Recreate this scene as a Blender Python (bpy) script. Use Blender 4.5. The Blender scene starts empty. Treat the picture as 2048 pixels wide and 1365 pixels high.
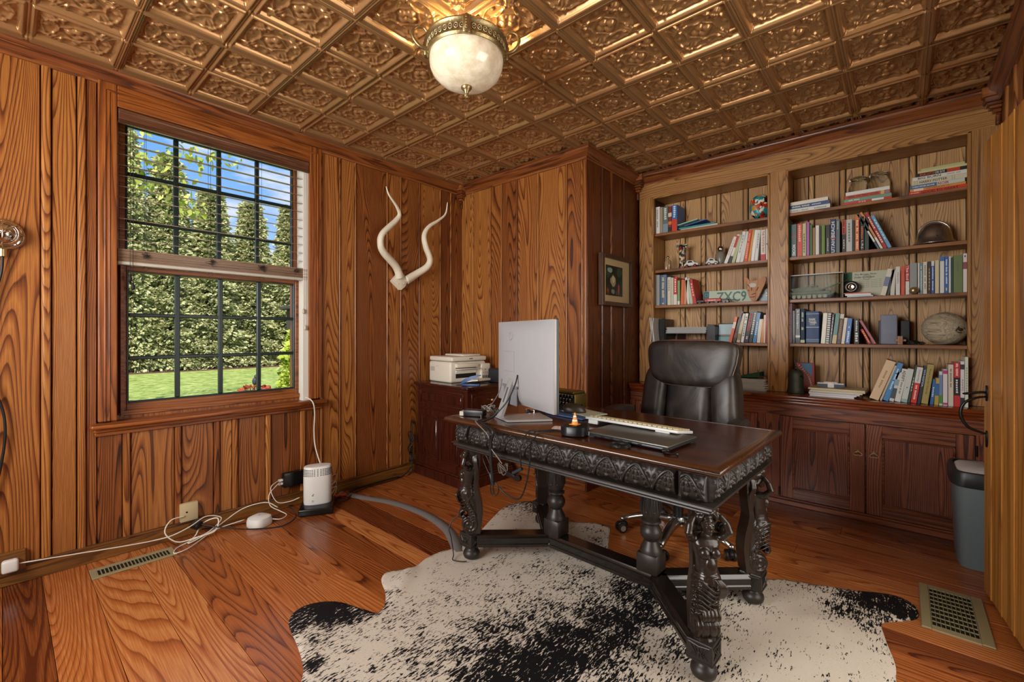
import bpy, bmesh, math, random
import numpy as np
from mathutils import Vector, Matrix, noise as mnoise
rnd = random.Random(7)
SC = bpy.context.scene
COL = SC.collection
R = math.radians
# ------------------------------------------------------------------ camera
H_EYE = 1.13
F_PX = 893.0
YAW = 41.23
cam_d = bpy.data.cameras.new('camera'); cam = bpy.data.objects.new('camera', cam_d); COL.objects.link(cam)
cam.location = (0, 0, H_EYE); cam.rotation_euler = (R(90), 0, R(YAW))
cam_d.sensor_width = 36; cam_d.lens = F_PX*36/2048; cam_d.shift_y = -(682.5-668.5)/2048
cam_d.clip_start = .02; cam_d.clip_end = 200
SC.camera = cam
# ------------------------------------------------------------------ view
SC.view_settings.view_transform = 'Standard'; SC.view_settings.look = 'None'
SC.view_settings.gamma = 1; SC.view_settings.use_curve_mapping = False
SC.view_settings.exposure = 0.0
# ------------------------------------------------------------------ sky
W = bpy.data.worlds.new('world'); SC.world = W; W.use_nodes = True
wn = W.node_tree.nodes; wl = W.node_tree.links; wn.clear()
wo = wn.new('ShaderNodeOutputWorld'); wb = wn.new('ShaderNodeBackground'); tc = wn.new('ShaderNodeTexCoord')
sep = wn.new('ShaderNodeSeparateXYZ'); wl.new(tc.outputs['Generated'], sep.inputs[0])
gr = wn.new('ShaderNodeValToRGB'); wl.new(sep.outputs['Z'], gr.inputs[0])
gr.color_ramp.elements[0].position = 0.0; gr.color_ramp.elements[0].color = (.62, .78, 1, 1)
gr.color_ramp.elements[1].position = .75; gr.color_ramp.elements[1].color = (.06, .2, .72, 1)
e = gr.color_ramp.elements.new(.3); e.color = (.22, .5, 1, 1)
mp = wn.new('ShaderNodeMapping'); mp.inputs['Scale'].default_value = (2.2, 2.2, 6); mp.inputs['Location'].default_value = (.35, .1, .2)
wl.new(tc.outputs['Generated'], mp.inputs[0])
nz = wn.new('ShaderNodeTexNoise'); nz.inputs['Scale'].default_value = 1.6; nz.inputs['Detail'].default_value = 9; nz.inputs['Roughness'].default_value = .55
wl.new(mp.outputs[0], nz.inputs['Vector'])
cr = wn.new('ShaderNodeValToRGB'); wl.new(nz.outputs['Fac'], cr.inputs[0])
cr.color_ramp.elements[0].position = .5; cr.color_ramp.elements[1].position = .63
mx = wn.new('ShaderNodeMix'); mx.data_type = 'RGBA'; wl.new(cr.outputs['Color'], mx.inputs['Factor'])
wl.new(gr.outputs['Color'], mx.inputs['A']); mx.inputs['B'].default_value = (1, 1, 1, 1)
wl.new(mx.outputs['Result'], wb.inputs['Color']); wb.inputs['Strength'].default_value = 1.0
wl.new(wb.outputs[0], wo.inputs[0])
# ------------------------------------------------------------------ sun and the daylight of the window behind the camera
def light(name, kind, loc, energy, color=(1, 1, 1), rot=(0, 0, 0), **k):
    d = bpy.data.lights.new(name, kind); d.energy = energy; d.color = color
    for a, v in k.items(): setattr(d, a, v)
    o = bpy.data.objects.new(name, d); COL.objects.link(o); o.location = loc; o.rotation_euler = rot
    return o
sun_dir = Vector((-.62, .34, -.71))
light('sun', 'SUN', (6, -6, 12), 8.0, (1, .95, .86), sun_dir.to_track_quat('-Z', 'Y').to_euler(), angle=.01)
light('daylight_front_window', 'AREA', (-1.45, -1.36, 1.50), 245, (1, .97, .93), (R(90), 0, R(0)), shape='RECTANGLE', size=2.3, size_y=1.6)  # area lamp standing in for daylight through the unseen window
light('daylight_side_window', 'AREA', (-3.35, .88, 1.45), 14, (.9, .96, 1), (R(90), 0, R(-90)), shape='RECTANGLE', size=.9, size_y=1.5)
light('doorway_fill_light', 'AREA', (.53, 1.68, 1.15), 26, (1, .93, .84), (R(90), 0, R(90)), shape='RECTANGLE', size=.85, size_y=1.7)  # area lamp added in the unseen doorway to brighten the left wall
pl = bpy.data.objects['daylight_side_window']; pl.data.cycles.is_portal = True

# ------------------------------------------------------------------ room sizes
XL, XR, YB, YF, H = -3.03, .40, 3.84, -1.15, 2.47     # walls and ceiling
CHX, CHY = -1.713, 2.76                                # chimney breast corner
YU, YC = 3.58, 3.44                                    # bookcase frame, base cabinet face
CT = .726                                              # counter top height
# ------------------------------------------------------------------ naming helpers
def tag(o, label=None, cat=None, group=None, kind=None):
    if label: o['label'] = label
    if cat: o['category'] = cat
    if group: o['group'] = group
    if kind: o['kind'] = kind
    return o
def thing(name, label, cat, loc=(0, 0, 0), rz=0, group=None, rot=None):
    o = bpy.data.objects.new(name, None); COL.objects.link(o); o.empty_display_size = .05
    o.location = loc; o.rotation_euler = rot if rot else (0, 0, rz)
    return tag(o, label, cat, group)
def mesh_obj(name, me, parent=None, loc=None, rot=None):
    o = bpy.data.objects.new(name, me); COL.objects.link(o)
    if parent: o.parent = parent
    if loc: o.location = loc
    if rot: o.rotation_euler = rot
    return o
def copy_tree(o, parent=None):
    c = o.copy(); COL.objects.link(c)
    if parent: c.parent = parent
    for ch in [x for x in o.children]: copy_tree(ch, c)
    return c
# ------------------------------------------------------------------ mesh builder
class MB:
    def __init__(s): s.bm = bmesh.new(); s.mi = 0; s.M = Matrix()
    def _done(s, verts, M=None):
        T = s.M @ M if M is not None else s.M
        bmesh.ops.transform(s.bm, matrix=T, verts=verts)
        fs = set(f for v in verts for f in v.link_faces)
        for f in fs: f.material_index = s.mi
        return verts
    def box(s, x0, x1, y0, y1, z0, z1, bev=0, M=None, seg=1):
        r = bmesh.ops.create_cube(s.bm, size=1); vs = r['verts']
        for v in vs:
            v.co = Vector(((x0+x1)/2+v.co.x*(x1-x0), (y0+y1)/2+v.co.y*(y1-y0), (z0+z1)/2+v.co.z*(z1-z0)))
        if bev > 0:
            es = list(set(e for v in vs for e in v.link_edges))
            rb = bmesh.ops.bevel(s.bm, geom=es, offset=bev, segments=seg, profile=.5, affect='EDGES')
            vs = list(set(v for f in rb['faces'] for v in f.verts) | set(v for v in vs if v.is_valid))
        return s._done(vs, M)
    def cyl(s, r, z0, z1, n=24, r2=None, M=None, bev=0):
        rr = bmesh.ops.create_cone(s.bm, segments=n, radius1=r, radius2=r if r2 is None else r2, depth=z1-z0, cap_ends=True)
        vs = rr['verts']
        for v in vs: v.co.z += (z0+z1)/2
        if bev > 0:
            es = [e for e in set(e for v in vs for e in v.link_edges) if abs(e.verts[0].co.z-e.verts[1].co.z) < 1e-6]
            rb = bmesh.ops.bevel(s.bm, geom=es, offset=bev, segments=2, profile=.5, affect='EDGES')
            vs = list(set(v for f in rb['faces'] for v in f.verts) | set(v for v in vs if v.is_valid))
        return s._done(vs, M)
    def ell(s, c, r, M=None, sub=3, rot=None):
        rr = bmesh.ops.create_icosphere(s.bm, subdivisions=sub, radius=1); vs = rr['verts']
        T = Matrix.Translation(c) @ (rot.to_4x4() if rot is not None else Matrix()) @ Matrix.Diagonal((r[0], r[1], r[2], 1))
        bmesh.ops.transform(s.bm, matrix=T, verts=vs)
        return s._done(vs, M)
    def lathe(s, prof, n=32, M=None, cap=True):
        rings = []
        for (r, z) in prof:
            rings.append([s.bm.verts.new((max(r, 1e-5)*math.cos(2*math.pi*i/n), max(r, 1e-5)*math.sin(2*math.pi*i/n), z)) for i in range(n)])
        return s._rings(rings, M, cap)
    def _rings(s, rings, M=None, cap=True, closed=True):
        n = len(rings[0])
        for a, b in zip(rings[:-1], rings[1:]):
            for i in range(n if closed else n-1):
                j = (i+1) % n
                s.bm.faces.new((a[i], a[j], b[j], b[i]))
        if cap and closed:
            s.bm.faces.new(list(reversed(rings[0]))); s.bm.faces.new(rings[-1])
        return s._done([v for r in rings for v in r], M)
    def loft(s, rings, M=None, cap=True):
        return s._rings([[s.bm.verts.new(p) for p in r] for r in rings], M, cap)
    def tube(s, pts, r, n=8, M=None, closed=False, cap=True):
        pts = [Vector(p) for p in pts]; N = len(pts)
        rs = r if isinstance(r, (list, tuple)) else [r]*N
        t0 = (pts[1]-pts[0]).normalized(); up = Vector((0, 0, 1))
        if abs(t0.dot(up)) > .9: up = Vector((1, 0, 0))
        nrm = t0.cross(up).normalized(); rings = []
        for i, p in enumerate(pts):
            if closed: t = (pts[(i+1) % N]-pts[i-1]).normalized()
            else: t = (pts[min(i+1, N-1)]-pts[max(i-1, 0)])
            if t.length < 1e-9: t = t0
            t = t.normalized()
            nrm = (nrm-t*nrm.dot(t))
            if nrm.length < 1e-6: nrm = t.orthogonal()
            nrm.normalize(); b = t.cross(nrm)
            rings.append([s.bm.verts.new(p+(nrm*math.cos(2*math.pi*k/n)+b*math.sin(2*math.pi*k/n))*rs[i]) for k in range(n)])
        if closed:
            for a, b2 in zip(rings, rings[1:]+rings[:1]):
                for i in range(n): s.bm.faces.new((a[i], a[(i+1) % n], b2[(i+1) % n], b2[i]))
            return s._done([v for q in rings for v in q], M)
        return s._rings(rings, M, cap)
    def prism(s, poly, y0, y1, M=None):
        """polygon in x,z extruded along y"""
        a = [s.bm.verts.new((x, y0, z)) for x, z in poly]; b = [s.bm.verts.new((x, y1, z)) for x, z in poly]
        n = len(poly)
        s.bm.faces.new(a); s.bm.faces.new(list(reversed(b)))
        for i in range(n): s.bm.faces.new((a[i], b[i], b[(i+1) % n], a[(i+1) % n]))
        return s._done(a+b, M)
    def sweep(s, prof, path, M=None, cap=True):
        """profile (out, up) swept along a level path of (x, y, nx, ny); mitred by given normals"""
        rings = [[(x+o*nx, y+o*ny, z) for o, z in prof] for x, y, nx, ny in path]
        return s.loft(rings, M, cap)
    def build(s, name, mats, parent=None, smooth=False, loc=None, rot=None, auto=None):
        bmesh.ops.recalc_face_normals(s.bm, faces=s.bm.faces)
        me = bpy.data.meshes.new(name); s.bm.to_mesh(me); s.bm.free()
        for m in (mats if isinstance(mats, (list, tuple)) else [mats]): me.materials.append(m)
        if smooth or auto:
            me.shade_smooth()
            if auto: me.set_sharp_from_angle(angle=R(auto))
        return mesh_obj(name, me, parent, loc, rot)
def spline(pts, n=8, closed=False):
    """Catmull-Rom through points"""
    P = [Vector(p) for p in pts]; N = len(P); out = []
    rng = N if closed else N-1
    for i in range(rng):
        p0 = P[(i-1) % N] if closed or i > 0 else P[0]*2-P[1]
        p1 = P[i]; p2 = P[(i+1) % N]
        p3 = P[(i+2) % N] if closed or i+2 < N else P[-1]*2-P[-2]
        for k in range(n):
            t = k/n
            out.append(.5*((2*p1)+(p2-p0)*t+(2*p0-5*p1+4*p2-p3)*t*t+(3*p1-p0-3*p2+p3)*t**3))
    if not closed: out.append(P[-1])
    return out
def ev_mesh(o, name):
    dg = bpy.context.evaluated_depsgraph_get(); dg.update()
    me = bpy.data.meshes.new_from_object(o.evaluated_get(dg)); me.name = name
    return me
def text_mesh(body, w=None, h=None, extr=.0002, font_bold=False, res=2, spacing=1):
    """text as a mesh in the x,z plane facing -y, centred, fitted to w by h"""
    cu = bpy.data.curves.new('text', 'FONT'); cu.body = body; cu.size = 1; cu.extrude = .0; cu.resolution_u = res
    cu.space_character = spacing
    cu.align_x = 'CENTER'; cu.align_y = 'CENTER'
    if font_bold: cu.offset = .015
    o = bpy.data.objects.new('text', cu); COL.objects.link(o)
    me = ev_mesh(o, 'lettering'); bpy.data.objects.remove(o); bpy.data.curves.remove(cu)
    n = len(me.vertices); co = np.zeros(n*3); me.vertices.foreach_get('co', co); co = co.reshape(-1, 3)
    mn, mxx = co[:, :2].min(0), co[:, :2].max(0); c = (mn+mxx)/2; sz = np.maximum(mxx-mn, 1e-6)
    sx = w/sz[0] if w else None; sy = h/sz[1] if h else None
    if sx is None: sx = sy
    if sy is None: sy = sx
    out = np.zeros_like(co); out[:, 0] = (co[:, 0]-c[0])*sx; out[:, 2] = (co[:, 1]-c[1])*sy; out[:, 1] = -extr
    me.vertices.foreach_set('co', out.ravel()); me.update()
    return me
# ------------------------------------------------------------------ materials
def srgb(h):
    h = h.lstrip('#'); v = [int(h[i:i+2], 16)/255 for i in (0, 2, 4)]
    return tuple((c/12.92 if c <= .04045 else ((c+.055)/1.055)**2.4) for c in v)+(1,)
MC = {}
def mat(name, col, rough=.5, metal=0, coat=0, bump=0, bscale=60, trans=0, emit=None, estr=0, ior=1.45, spec=.5, vary=0):
    if name in MC: return MC[name]
    m = bpy.data.materials.new(name); m.use_nodes = True; MC[name] = m
    b = m.node_tree.nodes['Principled BSDF']; L = m.node_tree.links; N = m.node_tree.nodes
    c = srgb(col) if isinstance(col, str) else tuple(col)+((1,) if len(col) == 3 else ())
    b.inputs['Base Color'].default_value = c; b.inputs['Roughness'].default_value = rough; b.inputs['Metallic'].default_value = metal
    b.inputs['Coat Weight'].default_value = coat; b.inputs['Coat Roughness'].default_value = .12
    b.inputs['Transmission Weight'].default_value = trans; b.inputs['IOR'].default_value = ior
    b.inputs['Specular IOR Level'].default_value = spec
    if emit: b.inputs['Emission Color'].default_value = srgb(emit); b.inputs['Emission Strength'].default_value = estr
    t = N.new('ShaderNodeTexCoord')
    if bump or vary:
        nz = N.new('ShaderNodeTexNoise'); nz.inputs['Scale'].default_value = bscale; nz.inputs['Detail'].default_value = 4
        L.new(t.outputs['Object'], nz.inputs['Vector'])
        if bump:
            bp = N.new('ShaderNodeBump'); bp.inputs['Strength'].default_value = bump; bp.inputs['Distance'].default_value = .002
            L.new(nz.outputs['Fac'], bp.inputs['Height']); L.new(bp.outputs[0], b.inputs['Normal'])
        if vary:
            mx = N.new('ShaderNodeMix'); mx.data_type = 'RGBA'; mx.inputs['A'].default_value = tuple(x*(1-vary) for x in c[:3])+(1,)
            mx.inputs['B'].default_value = tuple(min(1, x*(1+vary)) for x in c[:3])+(1,)
            L.new(nz.outputs['Fac'], mx.inputs['Factor']); L.new(mx.outputs['Result'], b.inputs['Base Color'])
    return m
def wood(name, dark, mid, light, axis='Z', cross=5.0, along=.55, rings=16, rough=.38, coat=.0, bump=.25, fiber=1.0, tone=.35, contrast=1.0, wear=None):
    """wood whose growth rings are contour lines of a noise stretched along the grain; every board of the mesh gets its own figure and tone"""
    if name in MC: return MC[name]
    m = bpy.data.materials.new(name); m.use_nodes = True; MC[name] = m
    N = m.node_tree.nodes; L = m.node_tree.links; b = N['Principled BSDF']
    t = N.new('ShaderNodeTexCoord'); g = N.new('ShaderNodeNewGeometry')
    def vec(sc, off):
        mpn = N.new('ShaderNodeMapping'); L.new(t.outputs['Object'], mpn.inputs['Vector'])
        mpn.inputs['Scale'].default_value = sc
        cm = N.new('ShaderNodeCombineXYZ')
        for i, k in enumerate((37.0, 53.0, 71.0)):
            mm = N.new('ShaderNodeMath'); mm.operation = 'MULTIPLY'; mm.inputs[1].default_value = k+off
            L.new(g.outputs['Random Per Island'], mm.inputs[0]); L.new(mm.outputs[0], cm.inputs[i])
        L.new(cm.outputs[0], mpn.inputs['Location'])
        return mpn.outputs[0]
    def sc(c, a): return {'X': (a, c, c), 'Y': (c, a, c), 'Z': (c, c, a)}[axis]
    n1 = N.new('ShaderNodeTexNoise'); n1.inputs['Scale'].default_value = 1; n1.inputs['Detail'].default_value = 1.2; n1.inputs['Roughness'].default_value = .35
    n1.inputs['Distortion'].default_value = .15
    L.new(vec(sc(cross, along), 0), n1.inputs['Vector'])
    mul = N.new('ShaderNodeMath'); mul.operation = 'MULTIPLY'; mul.inputs[1].default_value = rings; L.new(n1.outputs['Fac'], mul.inputs[0])
    n3 = N.new('ShaderNodeTexNoise'); n3.inputs['Scale'].default_value = 1; n3.inputs['Detail'].default_value = 3
    L.new(vec(sc(cross*6, along*6), 3), n3.inputs['Vector'])
    ad = N.new('ShaderNodeMath'); ad.operation = 'MULTIPLY_ADD'; ad.inputs[1].default_value = .35; L.new(n3.outputs['Fac'], ad.inputs[0]); L.new(mul.outputs[0], ad.inputs[2])
    fr = N.new('ShaderNodeMath'); fr.operation = 'FRACT'; L.new(ad.outputs[0], fr.inputs[0])
    rp = N.new('ShaderNodeValToRGB'); L.new(fr.outputs[0], rp.inputs[0])
    el = rp.color_ramp.elements; el[0].position = 0; el[0].color = (0, 0, 0, 1); el[1].position = 1; el[1].color = (0, 0, 0, 1)
    e = el.new(.07); e.color = (.9, .9, .9, 1); e = el.new(.45); e.color = (1, 1, 1, 1); e = el.new(.80); e.color = (.62, .62, .62, 1); e = el.new(.93); e.color = (.2, .2, .2, 1)
    n2 = N.new('ShaderNodeTexNoise'); n2.inputs['Scale'].default_value = 1; n2.inputs['Detail'].default_value = 3; n2.inputs['Roughness'].default_value = .6
    L.new(vec(sc(260, 6), 9), n2.inputs['Vector'])
    # factor = rings*contrast + fibre
    a1 = N.new('ShaderNodeMath'); a1.operation = 'MULTIPLY'; a1.inputs[1].default_value = .62*contrast; L.new(rp.outputs[0], a1.inputs[0])
    a2 = N.new('ShaderNodeMath'); a2.operation = 'MULTIPLY_ADD'; a2.inputs[1].default_value = .55*fiber; L.new(n2.outputs['Fac'], a2.inputs[0]); L.new(a1.outputs[0], a2.inputs[2])
    a3 = N.new('ShaderNodeMath'); a3.operation = 'MULTIPLY_ADD'; a3.inputs[1].default_value = tone
    L.new(g.outputs['Random Per Island'], a3.inputs[0]); L.new(a2.outputs[0], a3.inputs[2])
    a4 = N.new('ShaderNodeMath'); a4.operation = 'SUBTRACT'; a4.inputs[1].default_value = tone/2+.06; L.new(a3.outputs[0], a4.inputs[0])
    c = N.new('ShaderNodeValToRGB'); L.new(a4.outputs[0], c.inputs[0])
    k = c.color_ramp.elements; k[0].position = .12; k[0].color = srgb(dark); k[1].position = .95; k[1].color = srgb(light)
    e = k.new(.55); e.color = srgb(mid)
    L.new(c.outputs['Color'], b.inputs['Base Color'])
    b.inputs['Roughness'].default_value = rough; b.inputs['Coat Weight'].default_value = coat; b.inputs['Coat Roughness'].default_value = .2
    bp = N.new('ShaderNodeBump'); bp.inputs['Strength'].default_value = bump; bp.inputs['Distance'].default_value = .0015
    L.new(a2.outputs[0], bp.inputs['Height']); L.new(bp.outputs[0], b.inputs['Normal'])
    return m
# ------------------------------------------------------------------ woods of the room
W_WALL = wood('pine panelling', '#260e04', '#7c431b', '#b97d3c', 'Z', 4.4, .36, 62, rough=.34, contrast=.78, tone=.36)
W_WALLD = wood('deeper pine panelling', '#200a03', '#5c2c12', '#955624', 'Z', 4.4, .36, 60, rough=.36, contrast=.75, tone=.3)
W_TRIMX = wood('moulding wood along x', '#2b1207', '#6c3818', '#a8662f', 'X', 20, 1.2, 5, rough=.33, contrast=.7)
W_TRIMY = wood('moulding wood along y', '#2b1207', '#6c3818', '#a8662f', 'Y', 20, 1.2, 5, rough=.33, contrast=.7)
W_CASX = wood('oak casing upright', '#3d1a07', '#874819', '#b97a3c', 'Z', 16, .7, 7, rough=.36, contrast=.6, tone=.1)
W_CASY = wood('oak casing level', '#3d1a07', '#874819', '#b97a3c', 'Y', 16, .7, 7, rough=.36, contrast=.6, tone=.1)
W_SHELF = wood('bookcase oak level', '#452710', '#98672f', '#c79b5e', 'X', 6, .4, 44, rough=.4, contrast=.7, tone=.15)
W_SHELFZ = wood('bookcase oak upright', '#452710', '#98672f', '#c79b5e', 'Z', 6, .4, 46, rough=.4, contrast=.7, tone=.2)
W_BACK = wood('bookcase back boards', '#55371b', '#a87a45', '#d2ab74', 'Z', 6, .4, 60, rough=.45, contrast=.8, tone=.22)
W_CAB = wood('dark cabinet oak upright', '#1a0805', '#5d2917', '#9c5d3b', 'Z', 5, .4, 56, rough=.34, contrast=.85, tone=.12)
W_CABX = wood('dark cabinet oak level', '#1c0905', '#643019', '#a1623c', 'X', 12, .7, 9, rough=.3, contrast=.7, tone=.12, coat=.15)
W_FLOOR = wood('old pine floor', '#4a1c0a', '#a35c2b', '#dba263', 'X', 4.6, .3, 50, rough=.25, contrast=.5, tone=.42, fiber=.8, bump=.15)
W_DOOR = wood('door pine', '#73441a', '#bb7f38', '#ddb06c', 'Z', 8, .4, 8, rough=.36, contrast=.5, tone=.12, fiber=1.1)
M_DARKGAP = mat('shadow gap wood', '#140602', .7)
M_BASEW = wood('worn baseboard', '#3a1a08', '#7c4f1c', '#a57c3c', 'Y', 20, 1, 5, rough=.45, contrast=.5)
M_BLACK = mat('black iron', '#0b0b0b', .35, spec=.5)
M_BRASS = mat('aged brass', '#cdb684', .3, .9)

def struct(o): o['kind'] = 'structure'; return o
def boards(mb, items, z0, z1, axis, plane, sgn, thick=.016):
    """items: (a, b, kind) along the wall; kind b = board, t = round batten, n = narrow bead"""
    for a, b, k in items:
        pr = {'b': 0, 't': .012, 'n': .007}[k]
        lo, hi = plane-sgn*.02, plane+sgn*pr
        if k == 'b': a, b = a+.0015, b-.0015
        l, h_ = min(lo, hi), max(lo, hi); bv = .004 if k == 'b' else min(.009, (b-a)*.45)
        n = 1 if k == 'b' else 3
        if axis == 'y': mb.box(l, h_, a, b, z0, z1, bev=bv if k != 'b' else .003, seg=n)
        else: mb.box(a, b, l, h_, z0, z1, bev=bv if k != 'b' else .003, seg=n)
def seq(breaks, w=.028):
    """alternate boards and battens: breaks = batten start positions"""
    out = []
    for a, b in zip(breaks[:-1], breaks[1:]):
        out.append((a, b, 'b'))
    return out
# ---- left wall
WY0, WY1, WZ0, WZ1 = .385, 1.366, .70, 2.29     # window opening
mb = MB()
left_full = [(-1.15, -.9, 'b'), (-.9, -.872, 't'), (-.872, -.62, 'b'), (-.62, -.592, 't'), (-.592, -.33, 'b'), (-.33, -.30, 't'), (-.30, -.135, 'b'), (-.135, -.11, 't'), (-.11, .117, 'b'), (.119, .151, 't'), (.153, .238, 'b'), (.241, .271, 't'), (.271, .312, 'b'),
             (1.445, 1.461, 't'), (1.463, 1.583, 'b'), (1.583, 1.595, 'n'), (1.595, 1.703, 'b'), (1.703, 1.716, 'n'), (1.716, 1.972, 'b'), (1.972, 1.986, 'n'), (1.986, 2.097, 'b'), (2.097, 2.111, 'n'), (2.111, 2.279, 'b'), (2.279, 2.294, 'n'), (2.294, 2.502, 'b'), (2.502, 2.517, 'n'), (2.517, 2.622, 'b'), (2.622, 2.636, 'n'), (2.636, CHY+.03, 'b')]
boards(mb, left_full, 0, H, 'y', XL, 1)
below = [(.312, .408, 'b'), (.409, .439, 't'), (.440, .627, 'b'), (.628, .657, 't'), (.658, .813, 'b'), (.814, .844, 't'), (.845, .908, 'b'), (.909, .938, 't'), (.939, 1.094, 'b'), (1.095, 1.126, 't'), (1.127, 1.308, 'b'), (1.309, 1.343, 't'), (1.344, 1.445, 'b')]
boards(mb, below, 0, .64, 'y', XL, 1)
mb.mi = 1
for (a, b, c, d) in ((-1.27, WY0-.02, 0, H), (WY1+.02, CHY+.3, 0, H), (WY0-.02, WY1+.02, 0, WZ0-.02), (WY0-.02, WY1+.02, WZ1+.02, H)):
    mb.box(XL-.16, XL-.012, a, b, c, d)
struct(mb.build('wall_left', [W_WALL, M_DARKGAP]))
# ---- chimney breast: front and side
mb = MB()
fx = [XL, -2.88, -2.665, -2.537, -2.365, -2.148, -1.882, -1.745]
it = []
for a, b in zip(fx[:-1], fx[1:]):
    it.append((a+(.008 if a > XL else 0), b-.008, 'b'))
    it.append((b-.007, b+.007, 'n'))
it.append((-1.738, CHX, 'b'))
boards(mb, it, 0, H, 'x', CHY, -1)
mb.mi = 1; mb.box(XL-.16, CHX-.022, CHY+.012, 4.0, 0, H)
struct(mb.build('wall_chimney', [W_WALL, M_DARKGAP]))
mb = MB()
it = [(CHY+.02, 2.975, 'b'), (2.978, 3.004, 't'), (3.008, 3.112, 'b'), (3.114, 3.14, 't'), (3.143, 3.323, 'b'), (3.325, 3.352, 't'), (3.355, YU+.05, 'b')]
boards(mb, it, 0, H, 'y', CHX, 1)
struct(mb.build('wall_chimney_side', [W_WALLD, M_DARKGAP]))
# ---- right wall with the doorway, front wall with its window
mb = MB(); it = []; y = YF
ys = [YF, -.93, -.66, -.41, -.12, .15, .42, .70, .95, 1.2]
for a, b in zip(ys[:-1], ys[1:]): it += [(a+.014, b-.014, 'b'), (b-.013, b+.013, 't')]
ys = [2.16, 2.4, 2.62, 2.9, 3.12, 3.36, YU+.02]
for a, b in zip(ys[:-1], ys[1:]): it += [(a+.014, b-.014, 'b'), (b-.013, b+.013, 't')]
boards(mb, it, 0, H, 'y', XR, -1)
boards(mb, [(1.2, 1.45, 'b'), (1.452, 1.478, 't'), (1.48, 1.76, 'b'), (1.762, 1.788, 't'), (1.79, 2.15, 'b')], 2.06, H, 'y', XR, -1)
mb.mi = 1
mb.box(XR+.012, XR+.14, YF-.12, 1.24, 0, H); mb.box(XR+.012, XR+.14, 2.13, 4.0, 0, H); mb.box(XR+.012, XR+.14, 1.24, 2.13, 2.0, H)
mb.box(XR+.14, XR+.16, 1.0, 2.4, 0, H)
struct(mb.build('wall_right', [W_WALL, M_DARKGAP]))
mb = MB(); it = []; xs = [XL, -2.8, -2.55, -2.36]
F0, F1, FZ0, FZ1 = -2.30, -.80, .90, 2.20
for a, b in zip(xs[:-1], xs[1:]): it += [(a+.014, b-.014, 'b'), (b-.013, b+.013, 't')]
xs = [-.74, -.5, -.22, .06, XR]
for a, b in zip(xs[:-1], xs[1:]): it += [(a+.014, b-.014, 'b'), (b-.013, b+.013, 't')]
boards(mb, it, 0, H, 'x', YF, 1)
boards(mb, [(-2.36+.014, -2.1, 'b'), (-2.09, -1.8, 'b'), (-1.79, -1.5, 'b'), (-1.49, -1.2, 'b'), (-1.19, -.76, 'b')], 0, FZ0, 'x', YF, 1)
boards(mb, [(-2.36+.014, -2.1, 'b'), (-2.09, -1.8, 'b'), (-1.79, -1.5, 'b'), (-1.49, -1.2, 'b'), (-1.19, -.76, 'b')], FZ1, H, 'x', YF, 1)
mb.mi = 1
mb.box(XL, F0, YF-.14, YF-.012, 0, H); mb.box(F1, XR+.1, YF-.14, YF-.012, 0, H); mb.box(F0, F1, YF-.14, YF-.012, 0, FZ0); mb.box(F0, F1, YF-.14, YF-.012, FZ1, H)
struct(mb.build('wall_front', [W_WALL, M_DARKGAP]))
mb = MB()
for a, b, c, d in ((F0-.07, F0+.01, FZ0-.07, FZ1+.07), (F1-.01, F1+.07, FZ0-.07, FZ1+.07), (F0, F1, FZ1-.01, FZ1+.07), (F0-.09, F1+.09, FZ0-.07, FZ0+.01)):
    mb.box(a, b, YF-.06, YF+.03, c, d, bev=.004)
for x in (F0+.5, F0+1.0): mb.box(x-.02, x+.02, YF-.08, YF-.05, FZ0, FZ1)
mb.box(F0, F1, YF-.08, YF-.05, 1.53, 1.57)
struct(mb.build('window_2', W_CASX))
# ---- back wall behind the bookcase
mb = MB(); mb.box(CHX-.03, XR+.14, YB+.012, YB+.14, 0, H); struct(mb.build('wall_back', M_DARKGAP))
# ---- floor boards along x
mb = MB(); y = YF-.05; rr = random.Random(3)
while y < YB+.1:
    w = rr.choice([.105, .12, .135, .15, .165]); x = XL-.05-rr.random()*2
    while x < XR+.2:
        l = rr.uniform(1.4, 3.0)
        a, b = max(x, XL-.05), min(x+l, XR+.15)
        if b > a: mb.box(a+.0006, b-.0006, y+.0008, y+w-.0008, -.02, 0, bev=.0012)
        x += l
    y += w
mb.mi = 1; mb.box(XL-.1, XR+.15, YF-.1, YB+.1, -.06, -.012)
struct(mb.build('floor', [W_FLOOR, M_DARKGAP]))
# ---- baseboards
mb = MB(); mb.box(XL, XL+.018, YF, 2.30, 0, .072, bev=.003); mb.box(XL, XL+.022, YF, 2.30, .070, .084, bev=.004, seg=2)
struct(mb.build('baseboard_left', M_BASEW))
mb = MB(); mb.box(XL, CHX+.012, CHY-.016, CHY, 0, .08, bev=.004); mb.box(CHX, CHX+.014, CHY-.016, YC, 0, .08, bev=.004)
struct(mb.build('baseboard_chimney', W_TRIMX))
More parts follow.
